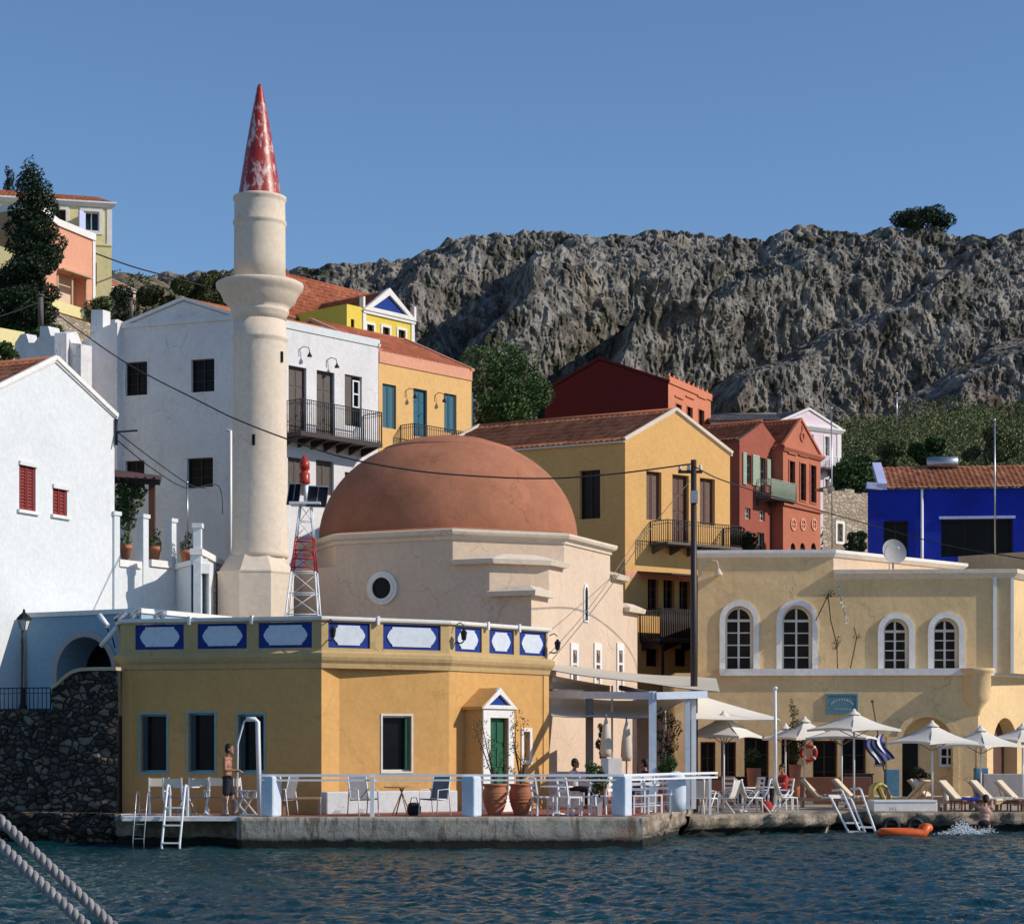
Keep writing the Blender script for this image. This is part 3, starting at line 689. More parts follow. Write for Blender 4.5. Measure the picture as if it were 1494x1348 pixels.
def balcony(H, i, x0, x1, py_floor, py_rail, out, slab='wood_grey', rail='iron', th=.12, brackets=4, name='balcony', panel=None):
    f = H.faces[i]; u0, u1 = f.u(x0), f.u(x1); xm = (x0+x1)/2; zf = f.z(xm, py_floor); zr = f.z(xm, py_rail)
    m = MB(); fbox(m, f, u0, u1, zf-th, zf, .004, out); 
    for k in range(brackets):
        u = u0+.15+(u1-u0-.3)*k/max(1, brackets-1); fprism_side = [f.p(u-.04, zf-th-.3, .004), f.p(u+.04, zf-th-.3, .004)]
        m.hexa([f.p(u-.04, zf-th-.32, .06), f.p(u+.04, zf-th-.32, .06), f.p(u+.04, zf-th-.32, .004), f.p(u-.04, zf-th-.32, .004), f.p(u-.04, zf-th-.003, out-.05), f.p(u+.04, zf-th-.003, out-.05), f.p(u+.04, zf-th-.003, .004), f.p(u-.04, zf-th-.003, .004)])
    o = m.build(name, slab, H.root); q = MB()
    railing(q, [f.p(u0+.03, zf, .02), f.p(u0+.03, zf, out-.03), f.p(u1-.03, zf, out-.03), f.p(u1-.03, zf, .02)], zr-zf)
    q.build('railing', rail, o)
    if panel:
        q = MB(); fbox(q, f, u0+.05, u1-.05, zf+.03, zr-.05, out-.07, out-.045); q.build('balcony_panel', panel, o)
    return o, zf

# ------------------------------------------------------------------ yellow cafe building on the quay
A, B, Cc, D, E = XY(180,53.9), XY(469,52.5), XY(495,53.03), XY(655,54.4), XY(799,57.8)
fDE = Face(D, E); fBD = Face(B, D); Bk = v2(E)+back(fDE, 4.2)
A0 = XY(173, 55.0)
Hy = House('cafe_building', 'yellow flat roofed quayside building with blue and white panelled parapet', 'building', [A, B, Cc, D, E, (Bk.x, Bk.y), (-8.6, 60.5), A0], TZ-.5, 4.62, 'front_yellow', .2)
for bx in ((205,1042,243,1126), (275,1040,313,1126), (347,1042,385,1126)):
    o, h = Hy.win(0, bx, 'teal_pale', 'pane', 1, 1, fw=.05, surround='teal_pale', sw=.05, sd=.02); f = Hy.faces[0]; m = MB(); fbox(m, f, h[0]+.05, h[0]+.17, h[2]+.05, h[3]-.05, -.18, -.06); m.build('shutter_leaf', 'glass_leaf', o)
o, h = Hy.win(2, (558,1044,600,1125), 'white_frame', 'pane', 1, 1, fw=.045, surround='white_frame', sw=.05, sd=.02); f = Hy.faces[2]; m = MB(); fbox(m, f, h[1]-.14, h[1]-.04, h[2]+.05, h[3]-.05, -.18, -.06); m.build('shutter_leaf', 'green_door', o)
Hy.win(3, (763,1067,772,1109), 'white_frame', 'pane_warm', 1, 1, fw=.05, surround='white_trim', sw=.1, sd=.04)
Hy.wall()
# corner pilasters, slightly proud
m = MB(); f = Hy.faces[0]; fbox(m, f, -.02, .22, TZ-.4, 4.45, -.05, .03); fbox(m, Hy.faces[4-1], Hy.faces[3].len-.22, Hy.faces[3].len+.02, TZ-.4, 4.45, -.05, .03); m.build('pilaster', 'pilaster', Hy.root)
# cornice and parapet follow A-B-D-E
Pp = House('parapet', '', '', [A, B, D, E, (Bk.x, Bk.y), (-8.6, 60.5), A0], 4.62, 5.8, 'front_trim', .06)
bpy.data.objects.remove(Pp.root); Pp.root = Hy.root
cz = [(0,4.46), (.04,4.48), (.06,4.60), (.12,4.68), (.15,4.76), (.15,4.86), (.06,4.92), (0,4.92)]
Pp.band('cornice', 'front_trim', 0, 0, 0, [0,1,2,3,6], cz)
def plaque(f, h, par):
    u0, u1, z0, z1 = h; m = MB(); fprism(m, f, rectloop(grow(h, -.002)), -.065, -.045); o = m.build('blue_panel', 'panel_blue', par)
    g = .075; u0 += .13; u1 -= .13; z0 += g; z1 -= g; H_ = z1-z0; w = .16; c = .055; zm = (z0+z1)/2
    pl = [(u0+w, z0), (u1-w, z0), (u1-w+.015, z0+c), (u1-w+.06, z0+c+.03), (u1-.055, zm-.11), (u1-.02, zm-.05), (u1, zm), (u1-.02, zm+.05), (u1-.055, zm+.11), (u1-w+.06, z1-c-.03), (u1-w+.015, z1-c), (u1-w, z1)]
    pl += [(u0+w, z1), (u0+w-.015, z1-c), (u0+w-.06, z1-c-.03), (u0+.055, zm+.11), (u0+.02, zm+.05), (u0, zm), (u0+.02, zm-.05), (u0+.055, zm-.11), (u0+w-.06, z0+c+.03), (u0+w-.015, z0+c)]
    m = MB(); fprism(m, f, pl, -.047, -.02); m.build('plaque', 'plaque', o)
pan = {0: [(197,268),(288,360),(377,455)], 1: [(479,540),(559,643)], 2: [(664,703),(714,750),(758,797)], 6: []}
PZ0, PZ1 = 5.0, 5.66
m = MB(); pholes = []
for i in (0,1,2,3,4,5,6):
    f = Pp.faces[i]; hs = []
    for a, b in pan.get(i, []):
        h = (f.u(a), f.u(b), PZ0, PZ1); hs.append(rectloop(h)); pholes.append((f, h))
    wallface(m, f, [(0,4.8),(f.len,4.8),(f.len,5.7),(0,5.7)], hs, .05)
pw = m.build('parapet', 'front_trim', Hy.root)
for f, h in pholes: plaque(f, h, pw)
m = MB(); P2 = [p for p in Pp.plan]; 
m.prism([tuple(p) for p in P2], 4.8, 4.9); m.build('roof_terrace', 'concrete_grey', Hy.root)
Pp.band('parapet_cap', 'white_trim', 0, 0, 0, [0,1,2,3,4,5,6], [(0,5.70),(.07,5.70),(.09,5.74),(.09,5.80),(-.3,5.80),(-.3,5.70)])
m = MB()
for i in (0,1,2):
    f = Pp.faces[i]; xs = [0]+[f.u((a[1]+b[0])/2) for a, b in zip(pan[i], pan[i][1:])]+[f.len]
    for u in xs[1:-1]: m = MB(); fbox(m, f, u-.035, u+.035, 5.62, 5.84, .0, .125); m.build('cap_joint', 'white_trim', Hy.root)
m = MB(); f = fBD; fbox(m, f, -.05, f.len+.03, TZ, 1.32, .03, .42); m.build('wall_bench', 'white', Hy.root, bevel=.03)
# porch
f = fDE; u0, u1 = None, None; dp = .62
fp = Face(v2(D)+fDE.n*dp, v2(E)+fDE.n*dp); u0, u1 = fp.u(703.5), fp.u(748); zt = fp.z(726, 1033); za = fp.z(726, 1006); um = (u0+u1)/2
dh = fp.rect(713, 1047, 741, 1131); dh = (dh[0], dh[1], TZ+.42, dh[3])
m = MB(); wallface(m, fp, [(u0,TZ),(u1,TZ),(u1,zt),(u0,zt)], [rectloop(dh)], .2)
for a, b in ((u0, u1),):
    for u, s in ((a, 0), (b, 1)):
        q = [f.p(u, TZ, -.02), fp.p(u, TZ), fp.p(u, zt), f.p(u, zt, -.02)]; m.add(q if s == 0 else q[::-1], [(0,1,2,3)])
po = m.build('porch', 'front_yellow', Hy.root)
m = MB(); e = .10
m.hexa([fp.p(u0-e,zt-.04,.08), fp.p(um,za-.04,.08), f.p(um,za-.04,-.02), f.p(u0-e,zt-.04,-.02), fp.p(u0-e,zt+.04,.08), fp.p(um,za+.05,.08), f.p(um,za+.05,-.02), f.p(u0-e,zt+.04,-.02)])
m.hexa([fp.p(um,za-.04,.08), fp.p(u1+e,zt-.04,.08), f.p(u1+e,zt-.04,-.02), f.p(um,za-.04,-.02), fp.p(um,za+.05,.08), fp.p(u1+e,zt+.04,.08), f.p(u1+e,zt+.04,-.02), f.p(um,za+.05,-.02)])
m.build('porch_roof', 'front_yellow', po)
m = MB(); fprism(m, fp, [(u0,zt+.01),(u1,zt+.01),(um,za-.05)], -.02, .02); m.build('tympanum', 'panel_blue', po)
m = MB(); ring(m, fp, [(u0-e,zt-.02),(u1+e,zt-.02),(um,za+.06)], [(u0+.17,zt+.08),(u1-.17,zt+.08),(um,za-.12)], .0, .10)
fbox(m, fp, u0, dh[0]+.02, TZ+.3, zt-.03, .0, .045); fbox(m, fp, dh[1]-.02, u1, TZ+.3, zt-.03, .0, .045); fbox(m, fp, dh[0]+.02, dh[1]-.02, dh[3], zt-.03, 0, .045)
fbox(m, fp, u0-.1, u1+.1, TZ, TZ+.2, .0, .55); fbox(m, fp, u0-.02, u1+.02, TZ+.2, TZ+.42, 0, .28); m.build('porch_trim', 'white_trim', po)
m = MB(); mid = (dh[0]+dh[1])/2
for a, b in ((dh[0], mid-.006), (mid+.006, dh[1])):
    fbox(m, fp, a, b, dh[2], dh[3], -.2, -.12)
    for k in range(3):
        z = dh[2]+.1+k*(dh[3]-dh[2]-.1)/3; fbox(m, fp, a+.05, b-.05, z, z+(dh[3]-dh[2]-.1)/3-.12, -.12, -.095)
m.build('door', 'green_door', po)
# small wall lanterns at the parapet corners
for px, py, lab in ((478,921,'small black lantern on the parapet corner between the shaded and the sunny wall'), (664,925,'small black lantern on the parapet above the porch side corner'), (801,940,'small black lantern at the right end of the panelled parapet')):
    f_ = {478: fBD, 664: fDE, 801: fDE}[px]; u = f_.u(px); z = f_.z(px, py); root = thing('wall_lantern', lab, 'lamp', f_.p(u, z, .1)); m = MB(); p = f_.p(u, z, .14)
    m.tube([f_.p(u, z-.22, .02), f_.p(u, z-.25, .2), p+f_.n.to_3d()*.16+Vector((0,0,-.2))], .02, 6); m.tube([f_.p(u, z+.25, .02), f_.p(u, z+.3, .18), f_.p(u, z+.22, .3)], .015, 6); m.build('bracket', 'iron', root)
    q = MB(); c = f_.p(u, z-.18, .30); q.lathe(c, [(.03,0),(.06,.03),(.085,.2),(.10,.21),(.05,.27),(.02,.32)], 6, False); q.build('lantern', 'iron', root)
# floodlights clamped to the left parapet end
for k, (px, py, Y, an, ln, lab) in enumerate(((151,905,55.5,-.9,.42,'white tubular floodlight highest left of the panelled parapet'), (176,899,54.6,.55,.38,'black and white floodlight at the upper left parapet corner'), (198,895,55.3,.6,.3,'small floodlight standing on the parapet cap'), (160,928,54.8,.8,.75,'long white floodlight leaning below the left parapet corner'), (232,897,56,.3,.25,'small dark floodlight on the parapet cap further right'))):
    p = W(px, py, Y); root = thing('floodlight', lab, 'lamp', p); d = Vector((math.cos(an), -.3, math.sin(an))).normalized()*ln/2; m = MB(); m.tube([p-d, p+d], .07, 8); m.build('lamp_body', 'white_metal' if k in (0,3) else 'steel', root)
    m = MB(); m.tube([p+d*.2, p+Vector((.12,.1,-.3))], .02, 5); m.build('arm', 'iron', root)

# ------------------------------------------------------------------ mosque
th = math.radians(23.6); e1 = Vector((math.cos(th), -math.sin(th))); e2 = Vector((math.sin(th), math.cos(th))); S = 9.58; N0 = Vector((.6, 64)); R0 = N0+e2*S; L0 = N0-e1*S; K0 = L0+e2*S
def cutsq(c):   # chamfered square, starting on the left face
    return [L0+e1*c, N0-e1*c, N0+e2*c, R0-e2*c, R0-e1*c, K0+e1*c, K0-e2*c, L0+e2*c] if c > 0 else [L0, N0, R0, K0]
Hm = House('mosque', 'cream mosque with a large terracotta dome and stepped corners', 'mosque', cutsq(0), .3, 7.28, 'cream', .25)
fL, fR = Hm.faces[0], Hm.faces[1]
cu, czc = fL.u(558), fL.z(558, 858); rr = 16*67/3000
HO = House('x', '', '', cutsq(2.7), 8.3, 9.32, 'cream'); HI = House('x', '', '', cutsq(1.43), 7.28, 8.3, 'cream')
for h_ in (HO, HI): bpy.data.objects.remove(h_.root); h_.root = Hm.root
# niches with small pointed lights and square lights below
for px in (837, 871, 904):
    u = fR.u(px); z = fR.z(px, 958); Hm.holes[1].append(archloop((u-.17*(1+0), u+.17, z-.2, z+.2), 10, .8))
    Hm.holes[1].append(rectloop((u-.15, u+.15, fR.z(px, 992), fR.z(px, 971))))
# lancet crosses the middle tiers, so it stands as a proud frame with a dark pointed pane
circ = circloop(cu, czc, rr)
Hm.holes[0].append(circ) if czc+rr < 7.2 else None
print('round window z', czc, rr)
Hm.wall()
HI.wall('upper_wall'); HO.wall('drum_wall')
for px in (837, 871, 904):
    u = fR.u(px); z = fR.z(px, 958); zb_ = fR.z(px, 992); m = MB(); lo = [(u-.34, zb_-.6), (u+.34, zb_-.6), (u+.34, fR.z(px, 938)), (u-.34, fR.z(px, 938))]
    a = archloop((u-.17, u+.17, z-.2, z+.2), 10, .8)
    fbox(m, fR, u-.34, u-.171, zb_-.6, fR.z(px,938), -.01, .05); fbox(m, fR, u+.171, u+.34, zb_-.6, fR.z(px,938), -.01, .05)
    fbox(m, fR, u-.171, u+.171, z+.22, fR.z(px,938), -.01, .05); fbox(m, fR, u-.171, u+.171, fR.z(px,970), z-.21, -.01, .05)
    o = m.build('niche', 'white_trim', Hm.root)
    q = MB(); fprism(q, fR, a, -.24, -.2); fprism(q, fR, rectloop((u-.15, u+.15, zb_, fR.z(px, 971))), -.24, -.2); q.build('pane', 'pane_warm', o)
m = MB(); n = 28; ring(m, fL, circloop(cu, czc, rr*1.5, n), circloop(cu, czc, rr*.98, n), -.01, .07); ring(m, fL, circloop(cu, czc, rr*1.18, n), circloop(cu, czc, rr*.96, n), .05, .10); o = m.build('window_surround', 'white_trim', Hm.root)
m = MB(); fprism(m, fL, circloop(cu, czc, rr*1.0, n), -.02, .012); m.build('pane', 'pane', o)
u = fR.u(854); z0_, z1_ = fR.z(854, 905), fR.z(854, 856); lo = archloop((u-.21, u+.21, z0_-.05, z1_+.12), 12, 1.0); li = archloop((u-.13, u+.13, z0_, z1_), 12, 1.0)
m = MB(); ring(m, fR, lo, li, -.01, .05); o = m.build('lancet_frame', 'white_trim', Hm.root); m = MB(); fprism(m, fR, li, -.01, .012); m.build('pane', 'pane_warm', o)
cor = lambda z: [(0,z-.26), (.05,z-.26), (.07,z-.16), (.20,z-.10), (.24,z-.02), (.24,z+.05), (0,z+.10)]
HO.band('cornice', 'cream_trim', 0, 0, 0, None, cor(9.28))
cr2 = lambda z: [(0,z-.28), (.06,z-.26), (.22,z-.18), (.27,z-.08), (.27,z), (0,z+.08)]
Hm2 = House('x','','', [N0-e1*1.43-e2*0, N0, N0+e2*1.43], 7, 7.3, 'cream'); bpy.data.objects.remove(Hm2.root)
for (Cn, da, db) in ((N0, -e1, e2), (R0, -e2, -e1)):
    for zc, c, co in ((7.34, 1.43, 0.0), (8.38, 2.7, 1.43)):
        m = MB()
        # sloping ledge roof over each cut corner, with a moulded lip
        A_, B_ = Cn+da*c, Cn+db*c; P_, Q_ = Cn+da*co, Cn+db*co; out = ((Cn-(A_+B_)/2).normalized())
        if co == 0:
            lip = .25; vs = [A_+da*.0, Cn, B_]; 
            pl = [A_-(-da)*0+(-db)*lip, Cn+(-db)*lip+(-da)*lip, B_+(-da)*lip, B_, A_]
        else:
            pl = [A_+(-db)*0+out*.0, P_+out*.0, Q_, B_]
            pl = [A_+(-db)*.25, P_+(-db)*.25+(-da)*0, P_+out*.27-(da)*0, Q_+out*.27, Q_+(-da)*.25, B_+(-da)*.25, B_, A_]
        cx = sum(pl, Vector((0,0)))/len(pl); k = len(pl)
        vs = [(p.x, p.y, zc-.17) for p in [cx+(p-cx)*.95 for p in pl]]+[(p.x, p.y, zc-.02) for p in pl]+[((p.x*.5+cx.x*.5), (p.y*.5+cx.y*.5), zc+.16) for p in pl]
        fs = [tuple(range(k))[::-1], tuple(range(2*k, 3*k))]+[(i, (i+1) % k, (i+1) % k+k, i+k) for i in range(k)]+[(i+k, (i+1) % k+k, (i+1) % k+2*k, i+2*k) for i in range(k)]
        m.add(vs, fs); m.build('corner_ledge', 'cream_trim', Hm.root)
m = MB(); mc = (L0+R0)/2
oct_ = [p+(p-mc).normalized()*.16 for p in cutsq(2.7)]; in_ = [mc+Vector((math.cos(a), math.sin(a)))*4.45 for a in []]
k = 48; prof = [(4.62,9.36),(4.42,9.46)]
for i in range(25):
    a = PI/2*i/24; prof.append((4.42*math.cos(a)**.95, 9.50+3.50*math.sin(a)))
m.lathe((mc.x-.30, mc.y+.05, 0), [(r, z) for r, z in prof]+[], 64); 
ov = [(p.x, p.y, 9.335) for p in oct_]; ov2 = [(mc.x+(p.x-mc.x)*.93, mc.y+(p.y-mc.y)*.93, 9.45) for p in oct_]
m.add(ov+ov2+[(mc.x, mc.y, 9.47)], [(i, (i+1) % 8, (i+1) % 8+8, i+8) for i in range(8)]+[(i+8, (i+1) % 8+8, 16) for i in range(8)])
dm = m.build('dome', 'dome', Hm.root)
m = MB(); m.lathe((mc.x-.30, mc.y+.05, 0), [(2.25,12.50),(2.27,12.56),(2.2,12.62),(1.3,12.92),(.5,13.06),(.0,13.10)], 48); m.build('dome_cap', 'dome', dm)
# low wing of the mosque below the canopies
f = Hm.faces[1]

# ------------------------------------------------------------------ minaret
Mx, My = (379-CX)*66/F, 66; mr = lambda w: w*66/F; mz = lambda y: ZZ(y, 66)
root = thing('minaret', 'tall cream minaret with one balcony and a red and white cone spire', 'minaret', (Mx, My, 3))
sc_ = lambda pts: [(mr(w), mz(y)) for w, y in pts]
m = MB(); m.lathe((Mx-.12, My, 0), [(mr(59), 1.5)]+sc_([(59,840),(60,838),(60,836)]), 8, False, rot=PI/8+.1); m.lathe((Mx-.10, My, 0), sc_([(59,837),(42,812)]), 8, False, rot=PI/8+.1); m.build('base', 'minaret', root)
m = MB(); m.lathe((Mx, My, 0), sc_([(40,815),(42.5,812),(42.5,808),(41,804),(41,801),(40.4,798),(39.2,650),(38.6,503),(38.6,500),(41,497),(41,494),(38.6,491),(38.2,466)]), 48); m.build('shaft', 'minaret', root)
m = MB(); m.lathe((Mx, My, 0), sc_([(38.2,470),(39,462),(42,458),(42.5,455),(41,453),(45,448),(52,441),(55,433),(58,428),(62.5,423),(63.5,419),(63.5,416),(60,414),(58,414),(58,420),(37,420)]), 56); m.build('balcony', 'minaret', root)
m = MB(); m.lathe((Mx, My, 0), sc_([(37.6,424),(37.4,380),(37.2,333),(37.2,330),(39.0,328),(39.0,325),(37.2,322),(36.8,298),(37,295),(38.6,293),(38.6,289),(33,287)]), 48); m.build('upper_shaft', 'minaret', root)
m = MB(); m.lathe((Mx, My, 0), sc_([(31.5,288.5),(31,286),(20,216),(10.5,162),(4,128),(2.5,124),(0,122)]), 40); m.build('spire', 'spire', root)
m = MB()
for px, y0, y1 in ((375,640,655), (413,517,532)):
    p = W(px, (y0+y1)/2, 66); a = math.asin(max(-.95, min(.95, (p.x-Mx)/mr(39)))); m.box((Mx+math.sin(a)*mr(39.3), My-math.cos(a)*mr(39.3), p.z), (.09,.06,.34), rz=a)
m.build('slit', 'pane', root)

# ------------------------------------------------------------------ white gabled house, left
P0, P1 = v2(XY(-2,58)), v2(XY(167,63)); f0 = Face(P0, P1); bk = back(f0, 9)
Hw = House('gabled_house', 'bright white gabled house with two closed dark red shutters', 'house', [P0, P1, P1+bk, P0+bk], 2.5, 12.6, 'white', .12)
t = f0.u(80)/f0.len; Hw.gables = {0: (t, ZZ(525, f0.Y(f0.u(80)))), 2: (1-t, ZZ(525, f0.Y(f0.u(80))))}
Hw.win(0, (28,678,52,745), 'red_shutter', 'pane', shutter=True, sill='white_trim'); Hw.win(0, (77,712,98,752), 'red_shutter', 'pane', shutter=True, sill='white_trim'); Hw.wall()
gable_roof(Hw, 0, 12.6, Hw.gables[0][1], ov=.05, side_ov=.1, coping='white_trim', t=t, cw=.1)
m = MB()
for x0, x1, y in ((29,52,672), (78,99,706)):
    fbox(m, f0, f0.u(x0)-.05, f0.u(x1)+.05, f0.z(x0, y+6), f0.z(x0, y), -.01, .06)
m.build('lintel', 'white_old', Hw.root)
m = MB(); pE = P1+Vector((.06,-.02)); m.tube([(pE.x, pE.y, 12.5), (pE.x, pE.y, 11.7)], .05, 8); m.tube([(pE.x, pE.y, 12.1), (pE.x+.7, pE.y-.3, 12.1)], .03, 6); m.build('gutter_pipe', 'iron', Hw.root)
# low tiled house behind it at the left edge
a_, b_ = v2(XY(-60,74)), v2(XY(70,77)); f = Face(a_, b_); bk = back(f, 6)
Hh = House('tiled_house', 'small tiled roof showing above the left slope of the white gable', 'house', [a_, b_, b_+bk, a_+bk], 5, ZZ(573,74), 'pale_yellow', .1); zr_ = ZZ(522,78)
Hh.gables = {1: (.5, zr_), 3: (.5, zr_)}; Hh.wall(); gable_roof(Hh, 1, ZZ(573,74), zr_, mat='tile')
# peach block behind, far left
a_, b_ = v2(XY(-40,90)), v2(XY(36,92)); f = Face(a_, b_); bk = back(f, 5)
Hh = House('yellow_house', 'corner of a pale yellow house behind leafy branches at the left edge', 'house', [a_, b_, b_+bk, a_+bk], 8, ZZ(478,91), 'pale_yellow', .1); Hh.wall()

# ------------------------------------------------------------------ white terrace wall with pillars
T0, T1, T2 = v2(XY(166,62.9)), v2(XY(256,65.2)), v2(XY(292,63.0)); T3 = v2(XY(328,67.6))
root = thing('terrace_wall', 'white terrace wall with square pillars to the right of the white gabled house', 'wall', (T0.x, T0.y, 3)); zs = ZZ(826, 64)
m = MB()
for a, b, zt_ in ((T0, T1, zs), (T1, T2, zs), (T2, T3, ZZ(812,63.6))):
    f = Face(a, b); wallface(m, f, [(0,2.5),(f.len,2.5),(f.len,zt_),(0,zt_)]); fbox(m, f, 0, f.len, zt_-.3, zt_-.002, -.3, -.004); fbox(m, f, 0, f.len, 2.5, zt_-.3, -.3, -.28)
m.build('wall', 'white', root)
m = MB()
for a, b, lo, hi in ((T0, T1, (173,205), (219,249)),):
    f = Face(a, b)
    for x0, x1 in (lo, hi): fbox(m, f, f.u(x0), f.u(x1), f.z(x0, 826), f.z(x0, 816), -.28, .07)
f = Face(T1, T2); fbox(m, f, .1, f.len-.1, zs, zs+.16, -.28, .07); f = Face(T2, T3); fbox(m, f, -.1, f.len, ZZ(812,63.6), ZZ(803,63.6), -.3, .08); m.build('sill', 'white_trim', root)
f = Face(T0, T1)
for a, b, px, y0, wd_ in ((T0,T1,170,752,11), (T0,T1,212,756,11), (T0,T1,253,762,10)):
    u = f.u(px); q = MB(); z = f.z(px, y0); w = wd_*64/F; fbox(q, f, u-w/2, u+w/2, 2.6, z, -.24, .03); fbox(q, f, u-w/2-.04, u+w/2+.04, z, z+.12, -.28, .07); q.build('pillar', 'white', root)
f = Face(T2, T3); q = MB(); z = ZZ(770, 63); fbox(q, f, -.05, .2, 2.6, z, -.2, .03); fbox(q, f, -.09, .25, z, z+.14, -.24, .07); q.build('pillar', 'white', root)
# arched doorway beside the minaret foot
f = Face(T2, T3); q = MB(); u = f.u(316); zt_ = f.z(316, 842)
ring(q, f, archloop((u-.5, u+.5, 4, zt_+.25), 12), archloop((u-.33, u+.33, 4, zt_), 12), .0, .06); o = q.build('arch_frame', 'stonework', root)
q = MB(); fprism(q, f, archloop((u-.33, u+.33, 4, zt_), 12), -.01, .02); q.build('door', 'wood_brown', root)
# terrace floor with pergola
zf_ = ZZ(826,64)-.25
m = MB(); m.prism([T0+Vector((.0,.3)), T1+Vector((-.1,.3)), T2+Vector((0,.35)), T3+Vector((0,.3)), T3+Vector((0,9)), T0+Vector((-1,9))], 2, zf_); tag(m.build('terrace', 'white_old'), 'upper terrace behind the white pillars', None, kind='structure')
root = thing('pergola', 'dark wooden pergola roof on a post over the white pillared terrace', 'pergola', W(200, 720, 70))
m = MB(); Y = 68.5
p = [W(150,694,Y), W(234,700,Y-1.2), W(236,694,Y+1.8), W(160,684,Y+3)]
m.hexa([q+Vector((0,0,-.12)) for q in p]+p); m.build('roof', 'wood_brown', root)
m = MB(); q = W(222, 700, Y-.4); m.bar((q.x, q.y, zf_), q, .2); m.build('post', 'wood_brown', root)
m = MB(); m.bar(W(150,700,Y-.2), W(232,704,Y-1.1), .14, .16); 
for k in range(6): m.bar(W(160+k*13,698.5,Y-1.3), W(160+k*13,698.5,Y+2.5), .07, .12)
m.build('beam', 'wood_dark', root)

# ------------------------------------------------------------------ big white house with shaded gable
La, Lc, Le = v2(XY(172,87)), v2(XY(352,85)), v2(XY(552,91)); Ld = La+(Le-Lc); zb_ = 5; ze = 20.25
Hb = House('white_house', 'large two storey white house with a wooden balcony behind the minaret', 'house', [La, Lc, Le, Ld], zb_, ze, 'white_old', .22)
f = Hb.faces[0]; za_ = f.z(268, 437); Hb.gables = {0: (f.u(268)/f.len, za_), 2: (1-f.u(268)/f.len, za_)}
for bx in ((183,528,215,577), (279,524,313,572), (183,672,211,712), (273,668,311,711)): Hb.win(0, bx, 'wood_dark', 'pane', 2, 3, fw=.05, surround='white_old', sw=.08, sd=.015)
Hb.door(1, (421,535,447,640), 'wood_grey'); Hb.door(1, (462,542,488,645), 'wood_grey')
Hb.win(1, (503,548,528,622), 'wood_grey', 'pane', shutter=False, nx=2, ny=3)
Hb.win(1, (420,668,447,722), 'wood_grey', 'pane', shutter=True); Hb.win(1, (461,672,487,722), 'wood_grey', 'pane', shutter=True); Hb.win(1, (503,690,528,760), 'wood_grey', 'pane', shutter=True)
Hb.wall(); gable_roof(Hb, 0, ze-.05, za_-.03, ov=.0, side_ov=-.15, mat='tile', coping='white_trim', t=f.u(268)/f.len)
f1 = Hb.faces[1]; m = MB(); fbox(m, f1, f1.u(505), f1.u(514), f1.z(515,620), f1.z(515,550), -.13, -.08); m.build('shutter', 'wood_grey', Hb.root)
m = MB(); h = f1.rect(516,555,526,595); ring(m, f1, rectloop(h), rectloop(grow(h,-.06)), -.12, -.06); fbox(m, f1, h[0], h[1], (h[2]+h[3])/2-.03, (h[2]+h[3])/2+.03, -.12, -.065); m.build('sash', 'white_metal', Hb.root)
m = MB(); fbox(m, Hb.faces[0], -.03, Hb.faces[0].len+.03, ze-.12, ze+.08, .0, .07); m.build('string_course', 'white_old', Hb.root)
m = MB(); fbox(m, f1, 0, f1.len+.05, ze-.1, ze+.22, -.2, .05); m.build('eaves_parapet', 'white', Hb.root)
# sunny front is the same limewash, freshly kept
balcony(Hb, 1, 412, 531, 641, 596, 1.15, 'wood_dark', 'iron', .2, 7)
q = MB(); p = Hb.faces[0].p(Hb.faces[0].u(338), 10, .08); q.tube([(p.x, p.y, 8), (p.x, p.y, ZZ(628,85)), (p.x-.2, p.y-.05, ZZ(627,85))], .06, 8); q.build('downpipe', 'white_metal', Hb.root)
# lamps of the white and the orange house
for px, py, lab in ((436,520,'curved lamp over the left balcony door of the white house'), (476,536,'curved lamp over the middle balcony door of the white house')):
    lamp_bracket('wall_lamp', lab, f1.p(f1.u(px), f1.z(px, py), .0), f1.n+f1.d*.9)
# stepped white ruin wall left of it
root = thing('stepped_wall', 'old white wall with a stepped broken top left of the big white house', 'wall', W(110,520,86)); m = MB()
def slabwall(m, a, b, prof, zb, th_=.5):
    f = Face(a, b); poly = [(f.u(prof[0][0]), zb), (f.u(prof[-1][0]), zb)]+[(f.u(px), f.z(px, py)) for px, py in prof[::-1]]; fprism(m, f, poly, -th_, 0)
slabwall(m, XY(20,88), XY(60,86.5), [(21,510),(22,500),(30,488),(38,487),(42,500),(50,500),(56,492),(60,492)], 8)
slabwall(m, XY(57,86.6), XY(120,85), [(58,476),(70,476),(74,490),(86,490),(92,484),(98,486),(104,500),(118,502)], 8, .6)
m.build('wall', 'white_old', root)
m = MB(); slabwall(m, XY(97,85), XY(119,87.5), [(97,486),(112,484),(119,500)], 8); slabwall(m, XY(119,87.5), XY(172,86.6), [(119,500),(128,494),(133,494),(133,452),(150,452),(150,478),(160,474),(171,470)], 8, .5); slabwall(m, XY(160,87.4), XY(196,89), [(168,467),(172,466),(196,478)], 8, .4)
m.build('taller_wall', 'white_old', root)

